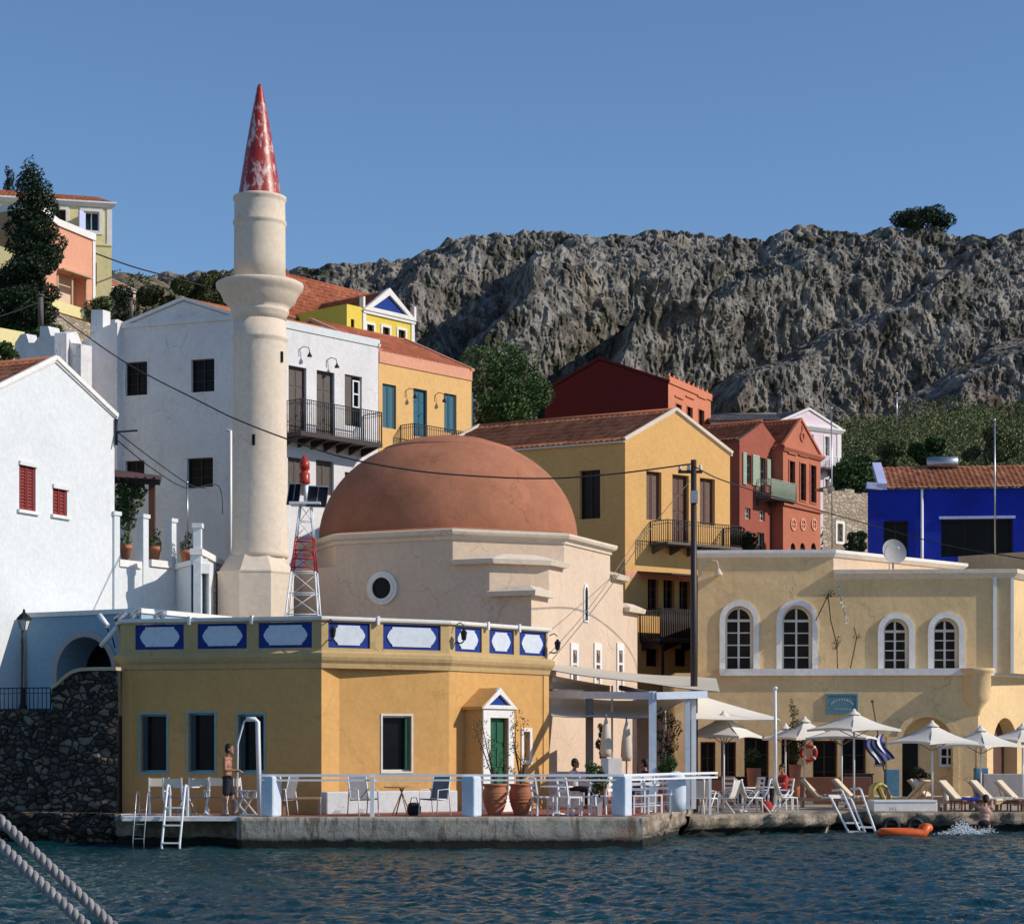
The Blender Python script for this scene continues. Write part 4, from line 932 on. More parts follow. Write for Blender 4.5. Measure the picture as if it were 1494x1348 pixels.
# ------------------------------------------------------------------ orange house with teal shutters
a_, b_ = v2(XY(552.5,93)), v2(XY(688,97.7)); f = Face(a_, b_); bk = Vector((-.86,.5))*7.5; ze = 20.35
Ho = House('orange_house', 'light orange house with teal shutters and a terracotta roof', 'house', [a_, b_, b_+bk, a_+bk], 4, ze, 'orange', .18); zr_ = 22.1; Ho.gables = {1: (.5, zr_), 3: (.5, zr_)}
Ho.win(0, (558,561,578,625), 'teal', 'pane', shutter=True); Ho.door(0, (603,568,623,637), 'teal'); Ho.win(0, (648,575,666,632), 'teal', 'pane', shutter=True); Ho.wall()
gable_roof(Ho, 1, ze, zr_, ov=0, side_ov=.05, coping='peach', mat='tile_dark', cw=.3)
m = MB(); fbox(m, f, 0, f.len, ze-.5, ze+.05, -.05, .05); m.build('eaves_band', 'peach', Ho.root)
balcony(Ho, 0, 584, 660, 655, 627, .9, 'wood_grey', 'iron', .1, 3)
m = MB(); fb = Ho.faces[1]; h = fb.rect(690,572,694,640) if abs(fb.d.x) > .02 else None
fbox(m, Ho.faces[0], f.len+.03, f.len+.09, f.z(688,640), f.z(688,572), -.9, .0); m.build('open_shutter', 'teal', Ho.root)
for px, py, lab in ((591,574,'curved lamp left of the teal door on the orange house'), (634,580,'curved lamp right of the teal door on the orange house')):
    lamp_bracket('wall_lamp', lab, f.p(f.u(px), f.z(px, py+6), .0), f.n+f.d*.9)

# ------------------------------------------------------------------ tiled long roof and lemon house with blue pediment
a_, b_ = v2(XY(395,112)), v2(XY(548,118.5)); f = Face(a_, b_); bk = Vector((-.02,1))*8; ze = ZZ(470,115)
Hh = House('tiled_house', 'long terracotta roof between the minaret and the lemon house', 'house', [a_, b_, b_+bk, a_+bk], 10, ze, 'rough_sand', .1); zr_ = ZZ(427,121); Hh.gables = {1: (.5, zr_), 3: (.5, zr_)}; Hh.wall(); gable_roof(Hh, 1, ze, zr_, mat='tile_dark', side_ov=.3)
a_, b_ = v2(XY(506,111)), v2(XY(603,115)); f = Face(a_, b_); bk = Vector((-.76,.65))*6; ze = ZZ(455,113)
Hl = House('lemon_house', 'bright lemon yellow house with a white framed dark blue pediment', 'house', [a_, b_, b_+bk, a_+bk], 10, ze, 'lemon', .18)
u0, u1, um = f.u(531), f.u(603), f.u(566); za_ = f.z(566, 424)
for x in (540, 563, 586): Hl.win(0, (x-5,474+(x-540)*.17,x+5,500+(x-540)*.17), 'wood_dark', 'pane_warm', 2, 1, fw=.04, surround='white_trim', sw=.14, sd=.04)
Hl.win(0, (512,466,517,480), 'wood_dark', 'pane_warm', 1, 1, fw=.03)
Hl.wall(); m = MB(); fprism(m, f, [(u0+.1,ze),(u1-.1,ze),(um,za_-.15)], -.3, .02); o = m.build('pediment', 'panel_blue', Hl.root)
m = MB(); ring(m, f, [(u0-.15,ze-.12),(u1+.15,ze-.12),(um,za_+.12)], [(u0+.55,ze+.1),(u1-.55,ze+.1),(um,za_-.28)], -.1, .16); m.build('pediment_frame', 'white_trim', o)
m = MB(); fbox(m, f, u0-.1, u1+.1, ze-.28, ze-.125, -.05, .10); fbox(m, f, u1-.2, u1+.05, 12, ze-.285, -.05, .06); fbox(m, f, u0-.12, u0+.12, 12, ze-.285, -.05, .06); fbox(m, f, u1-.02, u1+.14, ze-.1, ze+.7, -.2, .1); fbox(m, f, u0-.14, u0+.0, ze+.02, ze+.6, -.2, .1); m.build('trim', 'white_trim', Hl.root)
V3 = lambda p, z: Vector((p.x, p.y, z)); pa, pm, pb = f.p(u0,0), f.p(um,0), f.p(u1,0)
m = MB(); bb = Vector((bk.x, bk.y, 0)); roofplane(m, V3(pb,ze+.02)+bb*0, V3(pb,ze+.02)+bb, V3(pm,za_)+bb, V3(pm,za_), .3); roofplane(m, V3(pa,ze+.02)+bb, V3(pa,ze+.02), V3(pm,za_), V3(pm,za_)+bb, .3); m.build('roof', 'tile_dark', Hl.root)

# ------------------------------------------------------------------ dark red house
a_, b_, c_ = v2(XY(795,118)), v2(XY(975,115)), v2(XY(1037,121)); ze = 22.9
Hr = House('maroon_house', 'house with a dark maroon gable wall and a salmon front', 'house', [a_, b_, c_, a_+(c_-b_)], 8, ze, 'maroon', .2); f = Hr.faces[0]; tt = f.u(875)/f.len; za_ = f.z(875, 524); Hr.gables = {0: (tt, za_), 2: (1-tt, za_)}
for x in (990, 1006, 1023): Hr.win(1, (x-4,590+(x-990)*.25,x+4,624+(x-990)*.25), 'wood_dark', 'pane_warm', 2, 3, fw=.03, surround='salmon', sw=.05)
wallpart(Hr, 'gable_wall', 'maroon', [0, 3, 2]); w_ = wallpart(Hr, 'front_wall', 'salmon', [1])
gable_roof(Hr, 0, ze-.02, za_-.02, ov=0, side_ov=0, mat='tile_dark', coping='maroon', t=tt)
m = MB(); f = Hr.faces[1]; fbox(m, f, 0, f.len+.06, ze-.08, ze+.3, -.1, .08)
for k in range(9): fbox(m, f, f.len*k/9+.05, f.len*k/9+.25, ze+.3, ze+.48, -.05, .02)
for x in (990, 1006, 1023): fbox(m, f, f.u(x-6), f.u(x+6), f.z(x, 581), f.z(x, 579), 0, .08)
m.build('cornice', 'salmon', w_)

# ------------------------------------------------------------------ ochre house with shaded side
Rc = v2(XY(912,82)); Rl = Rc+Vector((-8.03, 4.3)); Rr = v2(XY(1065,85.8)); ze = 14.72
Hc = House('ochre_house', 'large ochre gabled house with dark wooden windows and a balcony', 'house', [Rl, Rc, Rr, Rl+(Rr-Rc)], .3, ze, 'ochre', .24); f = Hc.faces[1]; tt = f.u(985)/f.len; za_ = f.z(985, 599); Hc.gables = {1: (tt, za_), 3: (1-tt, za_)}
Hc.win(0, (846,686,876,757), 'wood_dark', 'pane_warm', 2, 1, fw=.05, surround='ochre', sw=.1, sd=.02)
Hc.win(1, (943,688,965,759), 'wood_brown', 'pane_warm', shutter=True); Hc.door(1, (981,693,1005,797), 'wood_brown'); Hc.win(1, (1021,698,1043,766), 'wood_brown', 'pane_warm', shutter=True)
for x in (953, 976, 999, 1025): Hc.win(1, (x-8,843,x+8,890), 'wood_brown', 'pane_warm', 2, 3, fw=.06)
for x in (952, 994): Hc.win(1, (x-9,946,x+9,972), 'wood_dark', 'pane_warm', 2, 1)
Hc.door(1, (1030,940,1056,1010), 'wood_brown')
Hc.wall(); gable_roof(Hc, 1, ze, za_, ov=.03, side_ov=.12, mat='tile', coping='cream_trim', t=tt, cw=.14)
balcony(Hc, 1, 948, 1056, 797, 766, 1.05, 'wood_grey', 'iron', .1, 5)
balcony(Hc, 1, 933, 1054, 935, 893, 1.2, 'wood_dark', 'iron', .14, 5, panel='wood_dark')  # dark brown panel, also covering sunlit wall where the shade falls short
m = MB(); f = Hc.faces[1]; zc = f.z(980, 838); m.hexa([f.p(f.u(932),zc-.22,1.9), f.p(f.u(1050),zc-.22,1.9), f.p(f.u(1056),zc-.03,0), f.p(f.u(930),zc-.03,0), f.p(f.u(932),zc-.16,1.9), f.p(f.u(1050),zc-.16,1.9), f.p(f.u(1056),zc+.04,0), f.p(f.u(930),zc+.04,0)]); m.build('awning', 'wood_dark', Hc.root)  # awning made extra deep to throw shade on the storeys below
m = MB(); fbox(m, f, .02, f.len-.02, f.z(980,847)-.0, zc+.0, .0, .012); m.build('painted_band', 'peach', Hc.root)
m = MB()
for k in range(2): 
    for x in (938, 984, 1048): p = f.p(f.u(x), 0, 1.15); m.tube([(p.x, p.y, .6), (p.x, p.y, f.z(980,935))], .06, 8)
m.build('balcony_post', 'wood_dark', Hc.root)

# ------------------------------------------------------------------ red and terracotta houses
a_, b_ = v2(XY(1079,108)), v2(XY(1142,112)); f = Face(a_, b_); bk = back(f, 9); ze = 18.65
Ha = House('red_house', 'brick red gabled house with pale green shutters', 'house', [a_+bk, a_, b_, b_+bk], 8, ze, 'brick_red', .18); za_ = f.z(1112, 615); tt = f.u(1112)/f.len; Ha.gables = {1: (tt, za_), 3: (1-tt, za_)}
for x0, x1, y0, y1 in ((1088,1096,664,706), (1108,1117,668,725), (1125,1137,673,702)): Ha.win(1, (x0,y0,x1,y1), 'sage', 'pane', 2, 3, fw=.03)
for x in (1091, 1112, 1133): Ha.win(1, (x-4,741+(x-1091)*.15,x+4,757+(x-1091)*.15), 'white_frame', 'pane', 2, 2, fw=.05)
for x in (1089, 1110, 1133): Ha.win(1, (x-5,777,x+5,812), 'sage', 'pane', 2, 2, fw=.04)
Ha.wall(); gable_roof(Ha, 1, ze, za_, ov=0, side_ov=.1, mat='tile_dark', t=tt)
for x0, x1, y0, y1 in ((1083,1088,660,707), (1097,1107,664,709), (1118,1123,670,708), (1137,1141,674,702)):
    m = MB(); h = Ha.faces[1].rect(x0,y0,x1,y1); fbox(m, Ha.faces[1], h[0], h[1], h[2], h[3], .02, .07); n_ = 12
    for k in range(n_): z = h[2]+(h[3]-h[2])*k/n_; fbox(m, Ha.faces[1], h[0]+.04, h[1]-.04, z+.02, z+.06, .07, .085)
    m.build('shutter', 'sage', Ha.root)
balcony(Ha, 1, 1103, 1141, 729, 704, .9, 'wood_grey', 'sage', .12, 3, panel='sage')
a_, b_ = v2(XY(1142.5,110.6)), v2(XY(1197,114.5)); f = Face(a_, b_); bk = back(f, 9); ze = 18.66
Ht = House('terracotta_house', 'terracotta coloured gabled house with tall narrow windows and round ornaments', 'house', [a_+bk, a_, b_, b_+bk], 8, ze, 'terracotta', .18); za_ = f.z(1168, 613); tt = f.u(1168)/f.len; Ht.gables = {1: (tt, za_), 3: (1-tt, za_)}
for x in (1155, 1171, 1186): Ht.win(1, (x-4,673+(x-1155)*.2,x+4,727+(x-1155)*.2), 'wood_brown', 'pane', 2, 4, fw=.03, surround='terracotta', sw=.07, sd=.05)
for x in (1157, 1171, 1187): Ht.win(1, (x-3.5,792,x+3.5,820), 'wood_brown', 'pane', 1, 2, arch=True, fw=.04)
Ht.wall(); gable_roof(Ht, 1, ze, za_, ov=0, side_ov=.1, mat='tile_dark', coping='terracotta', t=tt)
Ht.band('cornice', 'terracotta', 0, 0, 0, [1], [(0,ze-.3),(.08,ze-.28),(.2,ze-.1),(.2,ze),(0,ze+.05)]); zc = Ht.faces[1].z(1170,740); Ht.band('string_course', 'terracotta', 0, 0, 0, [1], [(0,zc-.15),(.12,zc-.12),(.14,zc),(0,zc+.03)])
for x in (1157, 1171, 1187):
    f = Ht.faces[1]; m = MB(); u, z = f.u(x), f.z(x, 765); m2 = circloop(u, z, .34, 16); ring(m, f, m2, circloop(u, z, .24, 16), 0, .06); fbox(m, f, u-.03, u+.03, z-.3, z+.3, 0, .045); fbox(m, f, u-.3, u+.3, z-.03, z+.03, 0, .04); m.build('round_ornament', 'peach', Ht.root)
f = Ht.faces[1]; m = MB(); u, z = f.u(1170), f.z(1170, 637); ring(m, f, circloop(u, z, .28, 14), circloop(u, z, .17, 14), 0, .07); fbox(m, f, u-.05, u+.05, z+.2, z+.6, 0, .06); m.build('gable_ornament', 'terracotta', Ht.root)
for x in (1155, 1171, 1186):
    m = MB(); fbox(m, f, f.u(x-6), f.u(x+6), f.z(x,663+(x-1155)*.2), f.z(x,660+(x-1155)*.2), 0, .09); m.build('hood', 'terracotta', Ht.root)

# ------------------------------------------------------------------ pink house
a_, b_ = v2(XY(1138,122)), v2(XY(1226,125)); f = Face(a_, b_); bk = back(f, 8); ze = 21.75
Hp = House('pink_house', 'pale pink house with a white pediment beside the wooded slope', 'house', [a_+bk, a_, b_, b_+bk], 9, ze, 'pink', .18); za_ = f.z(1180, 598); tt = f.u(1180)/f.len; Hp.gables = {1: (tt, za_), 3: (1-tt, za_)}
for y0, y1 in ((637,665), (699,722)): Hp.win(1, (1203,y0,1210,y1), 'white_frame', 'pane', 2, 2, fw=.04, surround='white_trim', sw=.08)
Hp.win(1, (1182,634,1187,664), 'white_frame', 'pane', 2, 2, fw=.03)
Hp.wall(); gable_roof(Hp, 1, ze, za_, ov=0, side_ov=.1, mat='tile_grey', coping='white_trim', t=tt)
Hp.band('cornice', 'white_trim', 0, 0, 0, [1], [(0,ze-.3),(.08,ze-.28),(.22,ze-.1),(.22,ze),(0,ze+.05)])
balcony(Hp, 1, 1192, 1211, 684, 668, .7, 'wood_grey', 'white_metal', .1, 2)
m = MB(); f = Hp.faces[1]; fbox(m, f, f.len-.3, f.len+.04, 9, ze-.31, -.02, .05); m.build('corner_pilaster', 'white_trim', Hp.root)
a_, b_ = v2(XY(1037,119.5)), v2(XY(1137,119.3)); f = Face(a_, b_); bk = back(f, 7); zt_ = ZZ(612,119)
Hh = House('grey_roofed_house', 'low grey roof behind the red houses, left of the pink house', 'house', [a_, b_, b_+bk, a_+bk], 9, zt_, 'white_old', .1); zr_ = ZZ(602,122); Hh.gables = {1: (.5, zr_), 3: (.5, zr_)}; Hh.wall(); gable_roof(Hh, 1, zt_, zr_, mat='tile_grey')

# ------------------------------------------------------------------ stone building
a_, b_ = v2(XY(1201,90.5)), v2(XY(1266,92.6)); f = Face(a_, b_); bk = Vector((.8,5))
Hs = House('stone_house', 'roofless rubble stone building with one white framed window', 'house', [a_+bk, a_, b_, b_+bk], 6, ZZ(719,91.5), 'stonework', .25)
Hs.win(1, (1221,764,1229,790), 'white_frame', 'pane', 2, 1, fw=.04, surround='white_trim', sw=.12, sd=.04); Hs.wall(cap=False)
m = MB(); rs = random.Random(9)
for e_ in Hs.faces:
    u = 0
    while u < e_.len-.3:
        w = rs.uniform(.25,.6); fbox(m, e_, u, min(u+w, e_.len), Hs.z1-.01, Hs.z1+rs.uniform(.03,.22), -.45, .0); u += w
m.build('wall_top', 'stonework', Hs.root)

# ------------------------------------------------------------------ blue house
a_, b_ = v2(XY(1266,96.6)), v2(XY(1640,95.4)); f = Face(a_, b_); bk = back(f, 7); ze = ZZ(714,96.5)
Hu = House('blue_house', 'deep blue house with a terracotta roof and two dark openings', 'house', [a_, b_, b_+bk, a_+bk], 6, ze, 'blue_wall', .5)
Hu.win(0, (1289,760,1325,812), 'wood_dark', 'pane', 2, 1); Hu.win(0, (1373,757,1478,812), 'wood_dark', 'pane', 3, 1); Hu.wall(cap=True)
fa = Face(XY(1287,96.55), XY(1640,95.4)); A3 = fa.p(0,0,-.1); B3 = fa.p(fa.len,0,-.1); zr_ = ZZ(683,100.2); n3 = fa.n.to_3d()
m = MB(); roofplane(m, V3(A3,ze+.02)+n3*.35, V3(B3,ze+.02)+n3*.35, V3(B3,zr_)-n3*3.4, V3(A3,zr_)-n3*3.4+Vector((1.15,0,0))*0); m.build('roof', 'tile', Hu.root)
m = MB(); m.bar(V3(A3,ze+.1)+n3*.4, V3(A3,zr_+.12)-n3*3.5, .42, .3); m.bar(V3(A3,ze+.12)+n3*.25, V3(A3,ze+.12)+n3*.25-Vector((.75,0,-.05)), .3, .3); m.build('coping', 'blue_trim', Hu.root)
m = MB(); q0 = fa.p(0,0,0); m.add([V3(A3,ze), V3(A3,zr_-.02)-n3*3.4, V3(A3,ze)-n3*3.4], [(0,1,2)]); m.build('gable_side', 'blue_trim', Hu.root)
m = MB(); p = f.p(f.u(1345), 0, .1); m.tube([(p.x, p.y, ze), (p.x, p.y, 7)], .07, 8); m.build('downpipe', 'white_metal', Hu.root)
m = MB(); fbox(m, f, f.u(1373)-.1, f.u(1478)+.1, f.z(1425,757), f.z(1425,753), .0, .1); m.build('lintel', 'blue_trim', Hu.root)
root = thing('water_heater', 'solar water heater tank on the tiled roof of the blue house', 'water heater', W(1375,690,99.5)); m = MB(); a3, b3 = W(1352,676,99.5), W(1398,675,99.2); m.tube([a3, a3.lerp(b3,.02), b3.lerp(a3,.02), b3], [.2,.3,.3,.2], 16); m.build('tank', 'steel', root)
m = MB(); m.hexa([a3+Vector(v) for v in ((0,-.5,-.5),(1.35,-.5,-.5),(1.35,.1,-.1),(0,.1,-.1),(0,-.53,-.46),(1.35,-.53,-.46),(1.35,.07,-.06),(0,.07,-.06))]); m.build('collector', 'solar', root)
m = MB(); m.bar(a3+Vector((.1,0,-.2)), a3+Vector((.1,0,-.9)), .06); m.bar(b3+Vector((-.1,0,-.2)), b3+Vector((-.1,0,-.9)), .06); m.build('stand', 'steel', root)

# ------------------------------------------------------------------ houses on the left hill
a_, b_ = v2(XY(-90,129.6)), v2(XY(163,132.1)); f = Face(a_, b_); bk = back(f, 9); ze = ZZ(293,131.5)
Hh = House('hillside_house', 'tall pale yellow house with white trim behind the cypress', 'house', [a_, b_, b_+bk, a_+bk], 18, ze, 'pale_yellow', .25)
Hh.win(0, (122,309,145,337), 'white_frame', 'pane_blue', 2, 1, fw=.08, surround='white_trim', sw=.22, sd=.06); Hh.win(0, (78,306,96,328), 'wood_brown', 'pane_warm', 2, 1, surround='white_trim', sw=.2, sd=.06); Hh.win(0, (-6,306,2,328), 'wood_brown', 'pane_warm', 1, 1, surround='white_trim', sw=.2, sd=.06); Hh.win(0, (136,383,141,417), 'wood_dark', 'pane', 1, 1); Hh.wall()
m = MB(); fbox(m, f, f.u(156), f.len+.02, f.z(156,358), ze-.35, 0, .05); m.build('corner_pilaster', 'white_trim', Hh.root)
m = MB(); fbox(m, f, 0, f.len+.03, f.z(150,359), f.z(150,356), 0, .06); m.build('string_course', 'pale_yellow', Hh.root)
Hh.band('cornice', 'white_trim', 0, 0, 0, [0], [(0,ze-.35),(.1,ze-.33),(.3,ze-.1),(.3,ze),(0,ze+.05)])
pl = [V3(p, ze+.05) for p in Hh.plan]; c1 = V3(a_.lerp(a_+bk,.5)+Vector((1,0)), ze+1.15); c2 = V3(b_.lerp(b_+bk,.5)+Vector((-.9,0)), ze+1.15)
c1.z = c2.z = ze+1.55; m = MB(); roofplane(m, pl[0], pl[1], c2, c1, .3); roofplane(m, pl[1], pl[2], c2+Vector((.01,0.01,0)), c2, .3); roofplane(m, pl[2], pl[3], c1, c2, .3); m.build('roof', 'tile', Hh.root)
m = MB(); h = f.rect(115,311,124,338); m.hexa([f.p(h[0],h[2],.7), f.p(h[1],h[2],.05), f.p(h[1]+.04,h[2],.05), f.p(h[0]+.04,h[2],.7), f.p(h[0],h[3],.7), f.p(h[1],h[3],.05), f.p(h[1]+.04,h[3],.05), f.p(h[0]+.04,h[3],.7)]); m.build('open_shutter', 'blue_trim', Hh.root)
a_, b_ = v2(XY(50,118)), v2(XY(138,123)); f = Face(a_, b_); bk = back(f, 6)
Hk = House('pink_villa', 'salmon pink house with a white sloping roof edge right of the cypress', 'house', [a_, b_, b_+bk, a_+bk], 17, ZZ(360,123), 'peach', .2)
mm = MB(); poly = [(0,17),(f.len,17),(f.len,f.z(138,350)),(f.u(84),f.z(84,328)),(0,f.z(84,328)+.6)]; hw = rectloop(f.rect(84,398,126,448)); wallface(mm, f, poly, [hw], .9); f2 = Hk.faces[1]; wallface(mm, f2, [(0,17),(f2.len,17),(f2.len,f.z(138,350)),(0,f.z(138,350))]); mm.build('wall', 'peach', Hk.root)
mm = MB(); fprism(mm, f, [(0,f.z(84,330)+.6),(f.u(84),f.z(84,330)),(f.len,f.z(138,352)),(f.len,f.z(138,342)),(f.u(84),f.z(84,320)),(0,f.z(84,320)+.6)], -6, .12); fbox(mm, f, f.len-.22, f.len+.02, 17, f.z(138,352), 0, .06); mm.build('white_edge', 'white_trim', Hk.root)
h = f.rect(84,398,126,448); mm = MB(); fprism(mm, f, hw, -.95, -.88); mm.build('porch_wall', 'cream', Hk.root)
mm = MB(); fbox(mm, f, h[0], h[1], h[3]-.15, h[3]-.05, .0, .5)
for k in range(3): u = h[0]+(h[1]-h[0])*k/2; fbox(mm, f, u-.07, u+.07, h[2], h[3]-.16, -.07, .03)
mm.build('veranda_frame', 'timber', Hk.root)
mm = MB(); fbox(mm, f, 0, f.len-.3, f.z(100,462), f.z(100,446), .01, .3); mm.build('veranda_parapet', 'pale_yellow', Hk.root)
fs_ = Face(v2(XY(60,112)), v2(XY(132,116))); mm = MB(); fbox(mm, fs_, 0, fs_.len, 12, fs_.z(100,462), -2, 0); tag(mm.build('retaining_wall', 'stonework'), 'pale rubble retaining wall under the salmon pink house', 'wall')
a_, b_ = v2(XY(160,150)), v2(XY(198,152)); f = Face(a_, b_); bk = back(f, 6); ze = ZZ(421,151)
Hh = House('tiled_house', 'distant small house with a red tiled roof right of the pale yellow house', 'house', [a_, b_, b_+bk, a_+bk], 28, ze, 'cream', .1); zr_ = ZZ(404,153); Hh.gables = {1: (.5, zr_), 3: (.5, zr_)}; Hh.wall(); gable_roof(Hh, 1, ze, zr_, coping='white_trim')

# ------------------------------------------------------------------ light blue arch building and stone sea wall
a_, b_ = v2(XY(40,58.6)), v2(XY(206,56.6)); f = Face(a_, b_); bk = back(f, 4); zt_ = ZZ(893,57.5)
Ha2 = House('arched_building', 'low light blue building with one wide dark arch at the left', 'building', [a_+Vector((-.01,0))+bk, a_, b_, b_+bk], 3, zt_, 'sky_wall', 1.2)
h = f.rect(84,929,165,1040); Ha2.holes[1].append(archloop((h[0],h[1],3.0,h[3]), 14)); Ha2.wall()
m = MB(); ring(m, f, archloop((h[0]-.18,h[1]+.18,3.0,h[3]+.18), 14), archloop((h[0],h[1],3.0,h[3]), 14), 0, .05); m.build('arch_surround', 'grey_wall', Ha2.root)
m = MB(); fprism(m, f, archloop((h[0],h[1],3.0,h[3]), 14), -1.3, -1.18); m.build('gate', 'pane', Ha2.root)
Ha2.band('parapet_cap', 'white_trim', 0, 0, 0, [0,1,2,3], [(0,zt_-.08),(.06,zt_-.08),(.06,zt_+.05),(-.3,zt_+.05),(-.3,zt_-.08)])
def roughwall(name, label, a, b, zb, prof, mat, disp=.12, th_=.8, res=.11, cap=None):
    f = Face(a, b); root = thing(name, label, 'wall', f.p(f.len/2, zb)); m = MB(); nu = int(f.len/res); top = lambda u: np.interp(u, [f.u(p[0]) for p in prof], [f.z(p[0], p[1]) for p in prof]); nz = int((top(f.len/2)-zb)/res)
    for i in range(nu+1):
        u = f.len*i/nu; zt = top(u)
        for j in range(nz+1):
            z = zb+(zt-zb)*j/nz; p = f.p(u, z); w = Vector((p.x*2.4, p.y*2.4, p.z*3.6)); c = noise.cell_vector(w*.9)
            d = disp*(.9*noise.noise(w)+.5*noise.noise(w*2.6)+.35*c.x); q = f.p(u, z, d); m.v.append(tuple(q))
        m.v.append(tuple(f.p(u, zt+.0, -.15))); m.v.append(tuple(f.p(u, zt, -th_)))
    r = nz+3
    for i in range(nu):
        for j in range(r-1): a0 = i*r+j; m.f.append((a0, a0+r, a0+r+1, a0+1)); m.sm.append(True)
    m.build('masonry', mat, root); return f, root, top
roughwall('sea_wall', 'dark rubble stone sea wall at the far left under the railing', XY(-120,56.2), XY(80,54.4), -1, [(-120,1036),(80,1034)], 'rubble')
f, root, top = roughwall('stone_abutment', 'dark stone abutment with a curved pale coping beside the yellow building', XY(76,54.0), XY(172,53.5), -1, [(76,1003),(80,1002),(110,978),(172,976)], 'rubble')
m = MB(); us = np.linspace(f.u(77), f.len, 14); zf2 = lambda u: float(np.interp(u, [f.u(p) for p in (77,84,95,108,120,140,172)], [f.z(p, y) for p, y in ((77,1004),(84,1001),(95,990),(108,981),(120,978),(140,977),(172,977))]))
for i in range(len(us)-1):
    a0, b0 = us[i], us[i+1]; m.hexa([f.p(a0, zf2(a0)-.02, .12), f.p(b0, zf2(b0)-.02, .12), f.p(b0, zf2(b0)-.02, -.9), f.p(a0, zf2(a0)-.02, -.9), f.p(a0, zf2(a0)+.07, .12), f.p(b0, zf2(b0)+.07, .12), f.p(b0, zf2(b0)+.07, -.9), f.p(a0, zf2(a0)+.07, -.9)])
m.build('coping', 'rough_sand', root)
# buttress-like foot of rock under the walls
m = MB(); rocky(m, [XY(-160,54.6), XY(60,53.6), XY(150,52.6), XY(182,52.6)], -1, .75, .35, .16, seed=6); tag(m.build('shore_rocks', 'rubble'), 'dark boulders and rock at the foot of the stone walls', None, kind='structure')
root = thing('street_railing', 'black iron railing with wavy bars on the stone wall at the left edge', 'railing', XY(20,55.4)+(3.4,)); m = MB(); railing(m, [XY(-60,56.0)+(3.42,), XY(74,54.9)+(3.42,)], .62, .13, .012); m.build('bars', 'iron', root)

# ------------------------------------------------------------------ tan cafe building, right
a_, b_, c_ = v2(XY(1018,72.8)), v2(XY(1216,72.55)), v2(XY(1478,72.2)); d_ = v2(XY(1560,77)); e_ = v2(XY(1400,77.8)); z1, z2 = 9.35, 8.62; zled = ZZ(982,72.2)
g0 = Face(XY(985,72.0), XY(1426,71.4)); gA, gB, gC = v2(XY(985,72.0)), v2(XY(1427,71.4)), v2(XY(1570,78.4))
Hg = House('seafront_building', 'long tan seafront building with white arched windows and a rounded corner bracket', 'building', [gA, gB, gC, gC+Vector((-4,6)), gA+Vector((0,6))], .3, zled, 'tan', .5)
h = Hg.faces[0].rect(1316,1046,1390,1150); Hg.holes[0].append(archloop((h[0],h[1],.35,h[3]), 14)); harch = h
Hg.win(0, (1372,1088,1398,1119), 'white_frame', 'pane', 2, 2, fw=.08) if False else None
for bx in ((1229,1076,1264,1150), (1022,1082,1044,1150), (1052,1082,1074,1150), (1086,1075,1122,1150), (1140,1078,1164,1150), (1169,1082,1172,1086), (1186,1080,1222,1150)): Hg.win(0, bx, 'wood_brown', 'pane', 2, 3, fw=.06)  # dark openings enlarged to stand in for shade on the ground floor
Hg.win(0, (1276,1082,1300,1118), 'white_frame', 'pane', 2, 2, fw=.07)
h2 = Hg.faces[1].rect(1449,1047,1484,1150); Hg.holes[1].append(archloop((h2[0],h2[1],.35,h2[3]), 14))
Hg.wall('ground_floor_wall')
m = MB(); f = Hg.faces[0]; fprism(m, f, archloop((harch[0],harch[1],.35,harch[3]), 14), -.9, -.5); o = m.build('arch_infill', 'tan', Hg.root)
m = MB(); hw = f.rect(1372,1088,1398,1119); ring(m, f, rectloop(hw), rectloop(grow(hw,-.1)), -.5, -.4); fbox(m, f, hw[0], hw[1], (hw[2]+hw[3])/2-.03, (hw[2]+hw[3])/2+.03, -.5, -.41); fbox(m, f, (hw[0]+hw[1])/2-.03, (hw[0]+hw[1])/2+.03, hw[2], hw[3], -.5, -.405); o2 = m.build('window', 'white_frame', Hg.root)
m = MB(); fprism(m, f, rectloop(grow(hw,-.05)), -.52, -.47); m.build('pane', 'pane', o2)
m = MB(); hd = f.rect(1318,1075,1342,1150); fbox(m, f, hd[0], hd[1], .56, hd[3], -.52, -.46); m.build('door_opening', 'pane', Hg.root)
m = MB(); ring(m, f, archloop((harch[0]-.2,harch[1]+.2,.35,harch[3]+.22), 14), archloop((harch[0],harch[1],.35,harch[3]), 14), -.01, .05); m.build('arch_surround', 'tan', Hg.root)
f1_ = Hg.faces[1]; m = MB(); fprism(m, f1_, archloop((h2[0],h2[1],.35,h2[3]), 14), -.9, -.5); m.build('arch_door', 'wood_brown', Hg.root)
H2 = House('x', '', '', [a_, b_, c_, d_, Vector((19,96)), Vector((10.4,90)), Vector((9.7,83.2)), Vector((8.3,80))], zled, z2, 'tan', .42); bpy.data.objects.remove(H2.root); H2.root = Hg.root  # rear corners pushed far back, out of sight, to shade the ochre house
for (x0,y0,x1,y1), i in (((1058,884,1099,980),0), ((1141,883,1185,980),0), ((1289,902,1326,980),1), ((1362,901,1399,980),1)):
    H2.win(i, (x0,y0,x1,y1), 'white_frame', 'pane_warm', 2, 4, arch=True, fw=.09, surround='white_trim', sw=.20, sd=.07)
H2.wall('upper_wall')
H1 = House('x', '', '', [a_, b_, e_, a_+Vector((3,6))], z2-.01, z1, 'tan', .3); bpy.data.objects.remove(H1.root); H1.root = Hg.root
wallpart(H1, 'attic_wall', 'tan', [0]); wallpart(H1, 'attic_side_wall', 'cream', [1,2,3]); m = MB(); m.prism([tuple(p) for p in H1.plan], z1-.05, z1-.02); m.build('attic_roof', 'quay_top', Hg.root)
